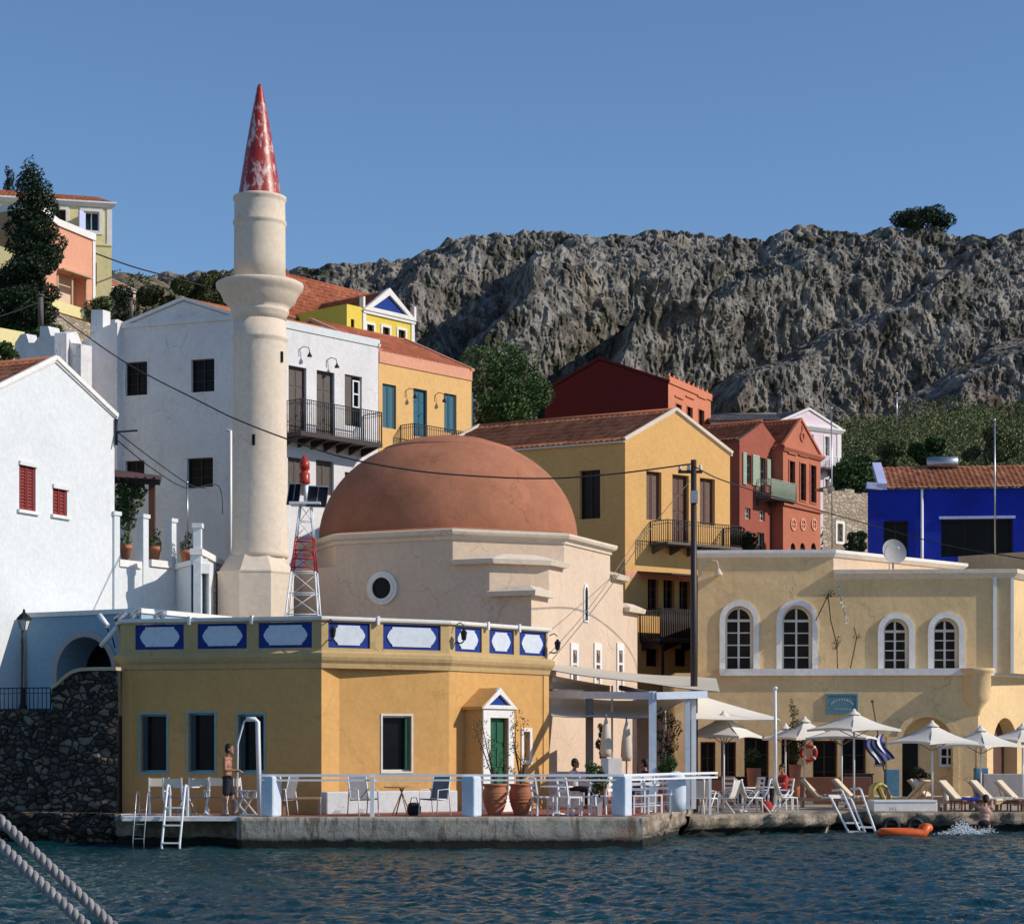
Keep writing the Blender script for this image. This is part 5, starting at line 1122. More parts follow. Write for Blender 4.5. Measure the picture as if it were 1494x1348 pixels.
H1.band('attic_cornice', 'white_trim', 0, 0, 0, [0,1,2,3], [(0,z1-.2),(.06,z1-.18),(.16,z1-.05),(.16,z1+.06),(-.2,z1+.06)])
H2.band('cornice', 'cream_trim', 0, 0, 0, [1,2,3], [(0,z2-.26),(.05,z2-.24),(.2,z2-.06),(.2,z2+.08),(-.2,z2+.08)])
Hg.band('ledge', 'white_trim', 0, 0, 0, [1], [(0,zled-.1),(.1,zled-.08),(.16,zled+.05),(.16,zled+.12),(-.5,zled+.12)])
m = MB(); f = Hg.faces[0]; fbox(m, f, f.u(1050), f.len+.1, zled-.1, zled+.14, -.9, .14); m.build('ledge', 'white_trim', Hg.root)
p = f.p(f.u(1425), 0, -.12); m = MB(); m.lathe((p.x, p.y, 0), [(.02,ZZ(1048,71.4)),(.12,ZZ(1044,71.4)),(.2,ZZ(1034,71.4)),(.42,ZZ(1022,71.4)),(.5,ZZ(1014,71.4)),(.5,ZZ(984,71.4)),(.62,ZZ(980,71.4)),(.64,ZZ(975,71.4)),(0,ZZ(974,71.4))], 24); m.build('corner_bracket', 'tan', Hg.root)
f = H2.faces[1]; m = MB(); fbox(m, f, f.u(1436)+.3, f.u(1436)+.42, zled, z2-.2, 0, .09); fbox(m, f, f.u(1470)+.1, f.u(1470)+.2, zled, z2-.2, 0, .09); m.build('downpipe', 'white_metal', Hg.root)
lamp_bracket('wall_lamp', 'pale curved lamp at the upper left corner of the tan building', H2.faces[0].p(.15, ZZ(838,72.5), .0), Vector((1,-.3)), 'cream_trim', 1.3)
# sign
f = Hg.faces[0]; h = f.rect(1207,1013,1250,1040); root = thing('sign_board', 'faded blue rectangular sign board with a pale arched inscription on the tan wall', 'sign', f.p((h[0]+h[1])/2, h[2], .05)); m = MB(); fbox(m, f, *h, .0, .05); m.build('board', 'sign_blue', root)
m = MB(); ring(m, f, rectloop(grow(h,.03)), rectloop(grow(h,-.03)), .0, .07); m.build('frame', 'blue_paint', root)
m = MB(); uc = (h[0]+h[1])/2; rs = random.Random(4)
for k in range(11):
    a = PI*(.17+.66*k/10); u = uc+.42*math.cos(a)*-1; z = h[2]+.16+.30*math.sin(a); fbox(m, f, u-.022, u+.012, z-.03, z+.04, .05, .056); fbox(m, f, u-.022, u+.024, z+rs.choice((-.03,.0,.03)), z+rs.choice((-.03,.0,.03))+.014, .05, .057)
for k in range(8):
    u = uc-.26+.52*k/7; fbox(m, f, u-.02, u+.008, h[2]+.1, h[2]+.16, .05, .056); fbox(m, f, u-.02, u+.02, h[2]+.12, h[2]+.132, .05, .057)
m.build('lettering', 'sign_text', root)
# light coloured low wall on the right roof and satellite dish
f = Face(XY(1398,79), XY(1560,76)); m = MB(); fbox(m, f, 0, f.len, 8.4, ZZ(808,78), -.3, 0); tag(m.build('roof_wall', 'rough_sand'), 'rough sand coloured wall on the flat roof below the blue house', 'wall')
root = thing('satellite_dish', 'grey satellite dish on the roof edge of the tan building', 'satellite dish', W(1303,828,71.8)); c = W(1303,806,71.8); m = MB()
d = Vector((.25,-.93,.28)).normalized(); u_ = d.orthogonal().normalized(); w_ = d.cross(u_); k0 = 0; vs = []; rg = 7
for i in range(rg+1):
    r = .45*i/rg
    for j in range(28): a = 2*PI*j/28; vs.append(c+(u_*math.cos(a)+w_*math.sin(a))*r+d*(.28*r*r/.45))
fs = [(i*28+j, i*28+(j+1) % 28, (i+1)*28+(j+1) % 28, (i+1)*28+j) for i in range(rg) for j in range(28)]; m.add(vs, fs, True); vs2 = [v-d*.02 for v in vs]; m.add(vs2, [g[::-1] for g in fs], True); m.build('dish', 'grey_wall', root)
m = MB(); m.tube([W(1303,830,71.8), c+Vector((0,.1,0))], .03, 8); m.build('mast', 'steel', root)
m = MB(); m.tube([c-w_*.4, c+d*.42], .012, 6); m.ball(c+d*.42, .04, 8, 6); m.build('receiver', 'white_metal', root)
def floorY(py, z=TZ): return (HC-z)*F/(py-HY)
def at(px, Y, z=TZ): x, y = XY(px, Y); return (x, y, z)
# ------------------------------------------------------------------ beacon tower on the cafe roof
Yb = 56.4; bx = lambda px, y: W(px, y, Yb)
c0 = bx(443, 960); root = thing('beacon_tower', 'small red and white lattice beacon tower with a red lantern on the yellow building roof', 'beacon', (c0.x, Yb, 4.9))
zt_ = ZZ(737, Yb); zr0, zr1 = ZZ(835, Yb), ZZ(785, Yb); s0, s1 = .55, .15; cx = c0.x
def leg_at(sx, sy, z): k = (z-4.9)/(zt_-4.9); s = s0+(s1-s0)*k; return Vector((cx+sx*s-.04+.10*k, Yb+sy*s, z))
for nm, za, zb2, mt in (('lower_lattice', 4.9, zr0, 'white_metal'), ('red_lattice', zr0, zr1, 'red_paint'), ('upper_lattice', zr1, zt_, 'white_metal')):
    m = MB()
    for sx, sy in ((-1,-1),(1,-1),(1,1),(-1,1)): m.tube([leg_at(sx,sy,za), leg_at(sx,sy,zb2)], .024, 6)
    n_ = max(2, int((zb2-za)/.55))
    for k in range(n_):
        z0_ = za+(zb2-za)*k/n_; z1_ = za+(zb2-za)*(k+1)/n_
        for (a, b) in (((-1,-1),(1,-1)),((1,-1),(1,1)),((1,1),(-1,1)),((-1,1),(-1,-1))):
            m.tube([leg_at(*a,z1_), leg_at(*b,z1_)], .013, 5)
            if k % 2: a, b = b, a
            m.tube([leg_at(*a,z0_), leg_at(*b,z1_)], .011, 5)
    if nm == 'red_lattice':
        for k in range(4): z = za+(zb2-za)*(k+.5)/4; m.tube([leg_at(-1,-1,z), leg_at(1,-1,z)], .022, 5)
    m.build(nm, mt, root)
m = MB(); m.box((cx+.06, Yb, zt_+.03), (.85,.7,.06)); m.tube([(cx+.06,Yb,zt_), (cx+.06,Yb,ZZ(705,Yb))], .06, 8); m.build('platform', 'white_metal', root)
m = MB(); zl = ZZ(706, Yb); m.lathe((cx+.02, Yb, zl), [(.14,0),(.16,.04),(.15,.10),(.15,.28),(.11,.31),(.10,.37),(.145,.40),(.145,.58),(.10,.63),(.05,.76),(0,.79)], 18); m.build('lantern', 'lamp_red', root)
for dx, dz, w in ((-.24, .27, .34), (.40, .2, .55)):
    m = MB(); c = Vector((cx+dx, Yb-.25, zt_+dz)); u = Vector((.94,.34,0)) if dx > 0 else Vector((.98,-.2,0)); v = Vector((.12,-.28,.62)).normalized()*.6; u = u*w
    m.hexa([c-u/2-v/2, c+u/2-v/2, c+u/2-v/2+Vector((0,.04,.02)), c-u/2-v/2+Vector((0,.04,.02)), c-u/2+v/2, c+u/2+v/2, c+u/2+v/2+Vector((0,.04,.02)), c-u/2+v/2+Vector((0,.04,.02))]); o = m.build('solar_panel', 'solar', root)
    q = MB()
    for a, b in ((-1,-1),(1,-1)): pass
    for s_ in (-.5, 0, .5): q.bar(c+u*s_-v/2+Vector((0,-.01,0)), c+u*s_+v/2+Vector((0,-.01,0)), .02)
    q.bar(c-u/2-v/2+Vector((0,-.01,0)), c+u/2-v/2+Vector((0,-.01,0)), .02); q.bar(c-u/2+v/2+Vector((0,-.01,0)), c+u/2+v/2+Vector((0,-.01,0)), .02); q.build('panel_frame', 'steel', o)
m = MB(); m.box((cx+.0, Yb, 5.45), (.42,.3,.5)); m.build('battery_box', 'grey_wall', root, bevel=.02)

# ------------------------------------------------------------------ pole and cables
Yp = 60; root = thing('utility_pole', 'tall dark utility pole between the ochre house and the tan building', 'pole', at(1013, Yp, QZ)); m = MB(); pt = W(1012, 671, Yp); m.tube([at(1013, Yp, .4), pt], [.12,.085], 10); m.build('shaft', 'wood_dark', root)
m = MB(); m.bar(pt+Vector((-.45,0,-.35)), pt+Vector((.25,0,-.35)), .08, .08); m.build('crossarm', 'wood_dark', root)
for dx in (-.4, -.15, .2): q = MB(); q.lathe(pt+Vector((dx,0,-.3)), [(.05,0),(.06,.05),(.03,.09),(.05,.13),(0,.18)], 8); q.build('insulator', 'pot_white', root)
m = MB(); m.box(pt+Vector((0,-.15,-1.1)), (.2,.2,.35)); m.build('junction_box', 'steel', root)
def cable(label, pts, r=.022, mat='cable'):
    P = [W(*p) for p in pts]; out = []
    for i in range(len(P)-1):
        p0, p1, p2, p3 = P[max(i-1,0)], P[i], P[i+1], P[min(i+2,len(P)-1)]
        for k in range(8):
            t_ = k/8; out.append(.5*((2*p1)+(p2-p0)*t_+(2*p0-5*p1+4*p2-p3)*t_*t_+(3*p1-p0-3*p2+p3)*t_**3))
    out.append(P[-1]); m = MB(); m.tube(out, r, 5); tag(m.build('cable', mat), label, 'cable')
cable('thick black cable sagging past the minaret and over the dome to the pole', [(78,455,82),(180,527,73),(300,590,64.5),(350,614,63.2),(420,641,62),(500,667,60),(600,686,59.5),(700,695,59.5),(800,698,59.6),(900,691,59.7),(1008,677,59.9)], .024)
cable('black cable running from the pole down to the right edge above the tan building', [(1014,681,59.9),(1050,699,62),(1120,722,67),(1250,760,71),(1380,795,70),(1494,815,68),(1600,835,66)], .020)
cable('thin cable crossing the sky from the pale yellow hillside house to the hill', [(140,370,130),(190,388,132),(240,402,136),(300,418,140)], .05)
cable('pale guy wire from the pole down to the left behind the yellow building', [(1008,700,59.9),(950,770,59.5),(880,870,59),(806,962,58)], .012, 'cable_pale')
cable('pale thin wire from the ochre wall down to the canopy', [(940,770,80),(890,845,70),(845,905,62),(800,955,57.5)], .012, 'cable_pale')
cable('thin cable hanging over the shaded white wall behind the pergola', [(168,628,66),(220,668,72),(275,706,80),(300,712,84)], .02)
cable('lower thin cable hanging over the shaded white wall', [(168,640,66),(220,682,72),(272,712,80),(318,708,84),(325,750,84)], .02)
cable('cable from the left edge up to the wooden post', [(-20,468,80),(20,455,84),(60,440,90)], .02)
cable('thin horizontal wire between two masts before the wooded slope', [(1214,601,100),(1260,602,100),(1309,601,100)], .02)
def mast(label, px, y0, y1, Y, r=.03, mat='steel', name='mast'):
    a, b = W(px, y1, Y), W(px-1, y0, Y); m = MB(); m.tube([a, b], r, 8); m.lathe(b, [(r*1.5,-.02),(r*1.5,.06),(0,.08)], 8); return tag(m.build(name, mat), label, 'mast')
mast('tall thin steel mast in front of the blue house at the right', 1452, 614, 812, 74, .028)
mast('thin mast left of the pink house front at the roof edge', 1214, 597, 806, 74, .024)
mast('thin pole standing on the wooded slope right of the pink house', 1309, 575, 625, 100, .035)
mast('weathered post at the foot of the cypress', 60, 432, 478, 90, .12, 'wood_grey', 'wooden_post')
mast('wooden pole rising behind the white gable among the bushes', 192, 437, 470, 95, .08, 'wood_grey', 'wooden_post')
mast('thin steel pole with a bracket on the upper white terrace', 274, 705, 800, 70, .03)
mast('slim white pole standing beside the cafe chairs right of the canopy', 1132, 1005, 1172, 61.5, .045, 'white_metal', 'canopy_pole')

# ------------------------------------------------------------------ left street lamp
root = thing('street_lamp', 'black iron street lamp with a glass lantern at the far left', 'street lamp', W(33,1040,55.8)); p = W(33,1042,55.8); tp = W(35,920,55.8); m = MB()
m.lathe(p, [(.12,0),(.12,.2),(.07,.3),(.06,.7),(.045,.8),(.04,1.9),(.05,2.0),(.03,2.1),(.03,tp.z-p.z)], 10); m.build('column', 'iron', root)
m = MB(); m.lathe(tp, [(.05,0),(.09,.03),(.17,.30),(.19,.31)], 6, False); m.build('glass', 'pot_white', root); m = MB(); m.lathe(tp+Vector((0,0,.3)), [(.22,0),(.2,.04),(.12,.13),(.04,.2),(.03,.27),(0,.3)], 8, False)
for k in range(6): a = PI*k/3; m.tube([tp+Vector((.09*math.cos(a),.09*math.sin(a),.03)), tp+Vector((.19*math.cos(a),.19*math.sin(a),.31))], .01, 4)
m.build('lantern_cap', 'iron', root)

# ------------------------------------------------------------------ quay rail with pillars
Yr = 50.35
pil = [(395,Yr,26,'left'),(688,Yr,29,'middle'),(908,50.6,26,'right')]
labs = {'left':'white rounded pillar at the left end of the quay rail', 'middle':'white and grey pillar of the quay rail left of the terracotta urns', 'right':'white and grey pillar of the quay rail right of the tall white planter'}
for px, Y, w, k in pil:
    x, y = XY(px, Y); m = MB(); m.box((x, y+.1, TZ+.5), (.38,.38,1.0), rz=R(-32)); tag(m.build('rail_pillar', 'pillar', bevel=.05), labs[k], 'pillar')
x, y = XY(986, 54.6); m = MB(); m.lathe((x, y, TZ), [(.25,0),(.27,.3),(.27,.8),(.24,.95),(.12,1.05),(0,1.07)], 20); tag(m.build('rail_pillar', 'pillar'), 'plump rounded white pillar where the quay steps back', 'pillar')
root = thing('quay_rail', 'long double white handrail along the front of the quay', 'railing', at(640, Yr)); m = MB(); z1_ = ZZ(1131, Yr); z2_ = ZZ(1138, Yr)
for z, h in ((z1_, .06), (z2_, .045)):
    pts = [Vector(XY(380,Yr)+(z,)), Vector(XY(908,50.6)+(z,)), Vector(XY(985,53.6)+(z,)), Vector(XY(1045,55.4)+(z,))]
    for a, b in zip(pts, pts[1:]): m.bar(a, b, .10, h)
m.build('rails', 'white_metal', root)
m = MB(); x, y = XY(543, Yr); m.bar((x,y,TZ), (x,y,z1_-.04), .10); m.build('post', 'white_metal', root)
# gate frames by the steps
m = MB(); 
for px in (994, 1036): x, y = XY(px, 57.2); m.bar((x,y,QZ), (x,y,1.62), .07)
a, b = XY(994,57.2), XY(1036,57.2); m.bar((*a,1.62), (*b,1.62), .09); tag(m.build('gate_frame', 'white_metal'), 'white open frame of posts and top bar beside the plump pillar', 'gate')

# ------------------------------------------------------------------ ladders and hoop
def ladder(label, px0, px1, ytop, ybot, Y, lean=.35, rung=4, hoop=True, r=.03, name='swim_ladder', skew=0):
    a, b = W(px0, ybot, Y), W(px1, ybot, Y); a2, b2 = W(px0+skew, ytop, Y+lean), W(px1+skew, ytop, Y+lean); root = thing(name, label, 'ladder', (a+b)/2); m = MB()
    for p, q in ((a, a2), (b, b2)):
        pts = [p-Vector((0,0,.4)), p, q]
        if hoop: pts += [q+Vector((0,.12,.06)), q+Vector((0,.35,.03)), q+Vector((0,.42,-.12)), q+Vector((0,.42,-(q.z-TZ)))]
        m.tube(pts, r, 7)
    m.build('rails', 'steel' if r < .02 else 'white_metal', root)
    for k in range(rung):
        t_ = .03+.62*k/max(1, rung-1) if rung > 1 else .1; q = MB(); q.bar(a.lerp(a2, t_), b.lerp(b2, t_), .09 if r > .02 else .03, .035 if r > .02 else .02); q.build('rung', 'white_metal' if r > .02 else 'steel', root)
ladder('white swim ladder hooked over the slab below the director chairs', 236, 262, 1149, 1232, 49.9, .3, 3, skew=8)
ladder('thin dull metal swim ladder left of the white one', 194, 210, 1158, 1225, 50.0, .2, 3, True, .013, skew=5)
def rladder(label, pts0, pts1, Y0, Y1, rungs):
    root = thing('swim_ladder', label, 'ladder', W(pts0[1][0], pts0[1][1], Y0)); m = MB(); A = [W(pts0[0][0], pts0[0][1], Y1), W(pts0[1][0], pts0[1][1], Y0)]; B = [W(pts1[0][0], pts1[0][1], Y1), W(pts1[1][0], pts1[1][1], Y0)]
    for p in (A, B): m.tube([p[0]+Vector((-.25,.3,.02)), p[0]+Vector((-.05,.05,.04)), p[0], p[1]], .035, 7)
    m.build('rails', 'white_metal', root)
    for t_ in rungs: q = MB(); q.bar(A[0].lerp(A[1], t_), B[0].lerp(B[1], t_), .1, .05); q.build('rung', 'white_metal', root)
rladder('white bathing ladder with a wide rung at the water, right of the cafe chairs', ((1213,1165),(1238,1214)), ((1242,1166),(1262,1214)), 58.6, 60.2, (.72, .98))
rladder('pair of long white handrails beside the bathing ladder', ((1229,1154),(1254,1212)), ((1256,1152),(1277,1213)), 58.2, 60.4, (.9,))
root = thing('shower_hoop', 'white metal hoop rising beside the bathing man against the third window', 'shower', at(365, 51)); m = MB()
m.tube([at(346,51.0,TZ+.1), W(347,1085,51.0), W(356,1053,51.0), W(360,1049,51.0)], .022, 7); m.build('thin_pipe', 'white_metal', root); m = MB(); m.tube([W(359,1049,51), W(372,1049,51), W(376,1053,51), at(379,51,TZ)], .06, 10); m.build('thick_pipe', 'white_metal', root)

# ------------------------------------------------------------------ furniture prototypes (local coordinates, facing +x)
def director_chair(label, loc, rz, group='folding chairs on the white slab'):
    r_ = local('director_chair', label, 'chair', loc, rz, group)
    for s in (-1, 1):
        m = MB(); y = .24*s; m.bar((-.2,y,.02),(.2,y,.62),.035); m.bar((.2,y,.02),(-.2,y,.45),.035); m.bar((-.24,y,.62),(.24,y,.62),.05,.03); m.bar((-.2,y,.42),(-.26,y,.95),.035); m.bar((.18,y,.44),(.2,y,.62),.035); m.bar((-.22,y,.03),(.22,y,.03),.03); m.build('side_frame', 'white_metal', r_)
    m = MB(); m.box((0,0,.45),(.4,.48,.02)); m.build('seat', 'sling', r_); m = MB(); m.box((-.245,0,.83),(.02,.48,.2)); m.build('backrest', 'canvas_tan', r_); return r_
def sling_chair(label, loc, rz, group=None):
    r_ = local('armchair', label, 'chair', loc, rz, group); m = MB()
    for s in (-1, 1): m.tube([(.28,.28*s,0),(.22,.28*s,.64),(-.22,.28*s,.66),(-.30,.28*s,.0)], .016, 6); m.tube([(-.18,.26*s,.40),(-.32,.26*s,.98)], .018, 6); m.tube([(.26,.26*s,.42),(-.2,.26*s,.38)], .018, 6)
    m.build('frame', 'white_metal', r_); m = MB(); m.hexa([Vector(v) for v in ((.26,-.25,.41),(.26,.25,.41),(-.2,.25,.37),(-.2,-.25,.37),(.26,-.25,.43),(.26,.25,.43),(-.2,.25,.39),(-.2,-.25,.39))]); m.build('seat', 'sling', r_)
    m = MB(); m.hexa([Vector(v) for v in ((-.19,-.25,.42),(-.19,.25,.42),(-.21,.25,.42),(-.21,-.25,.42),(-.32,-.25,.97),(-.32,.25,.97),(-.34,.25,.97),(-.34,-.25,.97))]); m.build('backrest', 'sling', r_); return r_
def wood_chair(label, loc, rz, group=None, mat='white_metal'):
    r_ = local('cafe_chair', label, 'chair', loc, rz, group)
    for x, y in ((.2,.19),(.2,-.19)): m = MB(); m.bar((x,y,0),(x,y,.45),.04); m.build('leg', mat, r_)
    for y in (.19,-.19): m = MB(); m.bar((-.22,y,0),(-.2,y,.45),.04); m.bar((-.2,y,.45),(-.28,y,.95),.04); m.build('leg', mat, r_)
    m = MB(); m.box((0,0,.46),(.44,.42,.035)); m.build('seat', mat, r_); m = MB()
    for z in (.62,.76,.92): m.bar((-.225-(z-.45)*.16,-.18,z),(-.225-(z-.45)*.16,.18,z),.03,.07)
    m.build('backrest', mat, r_); m = MB(); m.bar((.2,-.19,.2),(.2,.19,.2),.025); m.bar((-.2,-.19,.25),(-.2,.19,.25),.025); m.build('stretcher', mat, r_); return r_
def zchair(label, loc, rz, group='white metal cafe armchairs'):
    r_ = local('metal_armchair', label, 'chair', loc, rz, group)
    for s in (-1, 1): m = MB(); y = .27*s; m.tube([(-.32,y,0),(.18,y,.64),(-.18,y,.66),(-.25,y,.66)], .022, 7); m.tube([(.30,y,0),(.28,y,.43),(-.14,y,.44),(-.24,y,.64),(-.33,y,.98)], .022, 7); m.build('side_frame', 'white_metal', r_)
    m = MB(); m.box((.06,0,.445),(.44,.54,.02)); m.build('seat', 'canvas', r_); m = MB(); 
    m.hexa([Vector(v) for v in ((-.15,-.26,.47),(-.15,.26,.47),(-.17,.26,.47),(-.17,-.26,.47),(-.32,-.26,.95),(-.32,.26,.95),(-.34,.26,.95),(-.34,-.26,.95))]); m.build('backrest', 'canvas', r_); return r_
def round_table(label, loc, r=.36, h=.74, cross=False, mat='white_metal', group=None, name='round_table'):
    r_ = local(name, label, 'table', loc, 0, group); m = MB(); m.lathe((0,0,h), [(r,-.03),(r,0)], 24, False); m.build('tabletop', mat, r_); m = MB()
    if cross:
        for k in range(4): a = PI*k/2+.6; m.tube([(.28*math.cos(a),.28*math.sin(a),0),(-.06*math.cos(a),-.06*math.sin(a),h-.03)], .018, 6)
    else:
        m.tube([(0,0,.03),(0,0,h-.03)], .03, 8); m.lathe((0,0,0), [(.22,0),(.22,.02),(.05,.05)], 16)
    m.build('base', mat, r_); return r_
dc = director_chair('white director chair with grey seat, leftmost of the row on the white slab', at(232,51.4), R(100))
again(dc, at(256,51.0), R(80), 'white director chair just right of the swim ladder rails')
again(dc, at(287,51.3), R(110), 'white director chair midway between the ladder and the standing man')
again(dc, at(316,51.5), R(-95), 'white director chair half hidden behind the standing man')
again(dc, at(357,51.1), R(-20), 'white director chair turned sideways between the man and the left rail pillar')
round_table('small round white table among the director chairs', at(272,51.7), .33, .72, True)
sc1 = sling_chair('grey sling armchair left of the folding table below the dark window', at(530,51.3), R(-55), 'grey sling armchairs')
again(sc1, at(634,51.3), R(-125), 'grey sling armchair right of the folding table below the dark window'); 
again(sc1, at(402+10,51.6), R(160), 'grey sling armchair partly behind the left rail pillar')
round_table('folding table with crossed legs between the two grey sling armchairs', at(586,51.4), .45, .72, True, 'timber')
wc = wood_chair('white cafe chair just right of the terracotta urns', at(792,51.3), R(20), 'white cafe chairs by the planter')
again(wc, at(832,51.2), R(35), 'white cafe chair in front of the serving counter'); again(wc, at(852,51.6), R(200), 'white cafe chair beside the tall white planter'); again(wc, at(878,52.3), R(150), 'white cafe chair between the planter and the right rail pillar'); again(wc, at(933,52.6), R(-80), 'white cafe chair nearest the right rail pillar on its right'); again(wc, at(951,53.4), R(-70), 'second white cafe chair right of the right rail pillar'); again(wc, at(968,54.2), R(-100), 'white cafe chair beside the plump white pillar')
round_table('white round table between the cafe chairs right of the urns', at(812,52.2), .42, .72)
round_table('white round table right of the right rail pillar', at(943,54.6), .38, .72)
zc1 = zchair('white metal armchair furthest left of the waterside group', at(1062,59.0,QZ), R(150))
again(zc1, at(1094,59.3,QZ), R(10), 'white metal armchair facing right in the middle of the waterside group'); again(zc1, at(1108,59.5,QZ), R(172), 'white metal armchair backing onto the middle one'); again(zc1, at(1146,59.6,QZ), R(5), 'white metal armchair just right of the slim white pole'); again(zc1, at(1012,58.2,QZ), R(90), 'white metal armchair behind the gate frame'); again(zc1, at(1028,58.6,QZ), R(60), 'white metal armchair at the right post of the gate frame')
round_table('white round table between the metal armchairs', at(1083,60.6,QZ), .4, .72, name='round_table'); round_table('white round table in front of the slim white pole', at(1121,61.3,QZ), .38, .72)
for i, px in enumerate((1040, 1066, 1100, 1118)):
    again(wc, at(px, 64+i*.5, QZ), R(70*i), ('white cafe chair under the left parasol near the canopy post', 'white cafe chair at the pole of the left parasol', 'white cafe chair deep under the left parasol', 'white cafe chair behind the slim white pole')[i])
m = MB(); m.box(at(441,51.9,TZ+.42), (.95,.3,.05)); m.box(at(415,51.9,TZ+.2),(.06,.28,.4)); m.box(at(466,51.9,TZ+.2),(.06,.28,.4)); tag(m.build('bench', 'timber'), 'low orange wooden bench at the corner of the shaded yellow wall', 'bench')

# ------------------------------------------------------------------ urns and plants
def urn(label, px, Y, py_top, w, seed, foliage, z=TZ, group=None):
    p = Vector(at(px, Y, z)); h = ZZ(py_top, Y)-z; r = w*Y/F/2; root = thing('terracotta_urn', label, 'plant pot', p, group); m = MB()
    m.lathe(p, [(r*.55,0),(r*.6,h*.05),(r*.85,h*.3),(r*1.0,h*.58),(r*.98,h*.75),(r*.86,h*.88),(r*.9,h*.92),(r*1.0,h*.95),(r*1.0,h),(r*.82,h),(r*.78,h*.9),(0,h*.88)], 24); 
    m.build('pot', 'pot', root); q = MB()
    for k in (.42,.52,.62,.72): q.lathe(p+Vector((0,0,h*k)), [(r*(.93+.07*math.sin(k*4)),-.012),(r*(1.0+.02),.0),(r*.97,.014)], 24)
    q.build('rings', 'pot', root); rs = random.Random(seed); m = MB(); l = MB()
    for k in range(6):
        tip = Vector(foliage[k % len(foliage)]); tip = W(tip[0]+rs.uniform(-3,3), tip[1]+rs.uniform(-4,4), Y-.1); b = p+Vector((0,0,h)); mid = b.lerp(tip, .5)+Vector((rs.uniform(-.12,.12),0,.1)); m.tube([b,mid,tip], [.018,.014,.006], 5); leafblob(l, [(tuple(tip),(.16,.14,.13)), (tuple(mid.lerp(tip,.6)),(.12,.12,.14)), (tuple(mid.lerp(tip,.1)),(.08,.08,.1))], 46, .032, rs, tight=.2)
    m.build('stems', 'bark', root); l.build('leaves', 'leaf', root)
urn('terracotta urn with a sprawling shrub at the left of the green door', 722, 51.6, 1143, 36, 3, [(694,1060),(700,1048),(712,1075),(708,1110),(718,1085),(735,1100)])
urn('terracotta urn with a sprawling shrub at the right of the green door', 760, 51.9, 1143, 35, 8, [(755,1038),(762,1050),(748,1062),(750,1085),(757,1105),(745,1120)])
def planter(label, px, Y, ptop, pbot, w, fol, seed, z=TZ, mat='pot_white', leaf='leaf'):
    p = Vector(at(px, Y, z)); h = ZZ(ptop, Y)-z; r = w*Y/F/2; root = thing('planter', label, 'plant pot', p); m = MB(); m.lathe(p, [(r*.65,0),(r*1,h),(r*.85,h),(r*.8,h*.9),(0,h*.9)], 4 if mat == 'pot_white' else 16, mat != 'pot_white', rot=PI/4); m.build('pot', mat, root)
    rs = random.Random(seed); l = MB(); leafblob(l, [(tuple(W(x, y, Y)), (a*Y/F, a*Y/F, b*Y/F)) for x, y, a, b in fol], 700, .05, rs, tight=.3); l.build('leaves', leaf, root); q = MB()
    for x, y, a, b in fol: q.tube([p+Vector((0,0,h*.9)), W(x, y, Y)], .012, 5)
    q.build('stems', 'bark', root)
planter('tall white tapered planter with a green shrub beside the right cafe chairs', 875, 51.4, 1163, 1192, 13, [(868,1128,14,14),(876,1140,12,14),(862,1118,9,8),(872,1150,9,8)], 4)
planter('low pot with a green bush behind the quay rail under the canopy', 975, 56.0, 1130, 1170, 14, [(972,1120,12,10),(980,1112,9,9)], 5, mat='pot')
planter('pot with dark plants between the canopy posts', 966, 60.0, 1125, 1160, 16, [(958,1040,12,10),(975,1050,12,12),(985,1062,11,13),(965,1075,10,12),(980,1085,12,14),(970,1100,14,14)], 6, mat='pot', leaf='leaf_dark')
planter('potted plant with a tall flowering stem under the canopy', 880, 58, 1120, 1150, 12, [(878,1070,5,8),(874,1085,5,8),(876,1060,4,5),(880,1100,6,8),(884,1078,5,8)], 7, mat='pot', leaf='leaf_olive')
planter('potted climbing plant left of the red life ring', 1160, 68, 1115, 1160, 18, [(1158,1038,7,9),(1155,1026,4,6),(1160,1060,9,14),(1164,1085,10,15),(1158,1100,11,12)], 8, QZ, 'pot', 'leaf_olive')
planter('dark potted bush beside the first parasol pole', 1100, 69, 1120, 1150, 22, [(1098,1105,13,14),(1108,1115,10,12)], 9, QZ, 'pot', 'leaf_dark')
planter('low dark potted bush in front of the arched recess', 1345, 69.5, 1135, 1160, 18, [(1340,1128,10,10),(1350,1135,9,9)], 10, QZ, 'pot', 'leaf_dark')
for px, Yt, lab, ypt in ((183,64.6,'potted plant between the first and second white terrace pillars',793), (226,65.2,'potted plant between the second and third white terrace pillars',795), (272,64.9,'potted dark plant in the shaded gap of the terrace wall',800)):
    p = W(px, ypt+22, Yt); root = thing('potted_plant', lab, 'plant pot', p); m = MB(); m.lathe(p, [(.12,0),(.19,.3),(.21,.31),(.21,.42),(.17,.42),(0,.38)], 16); m.build('pot', 'pot', root); l = MB(); rs = random.Random(px); leafblob(l, [((p.x,p.y,p.z+.55),(.22,.2,.2)), ((p.x+.05,p.y,p.z+.85),(.12,.12,.2))], 200, .05, rs, tight=.3); l.build('leaves', 'leaf_dark' if px > 250 else 'leaf', root)
root = thing('vine', 'dark green vine hanging under the pergola roof beside the white gabled house', 'plant', W(190,790,68)); l = MB(); rs = random.Random(61); leafblob(l, [(tuple(W(x,y,68)), (.3,.35,.28)) for x, y in ((172,712),(182,716),(192,712),(203,716),(176,728),(188,732),(198,730),(180,745),(190,750),(174,742),(186,762))], 1700, .07, rs, tight=.3); l.build('leaves', 'leaf', root); m = MB(); m.tube([W(184,822,68), W(188,770,68), W(184,715,68)], .05, 6); m.build('stem', 'bark', root)
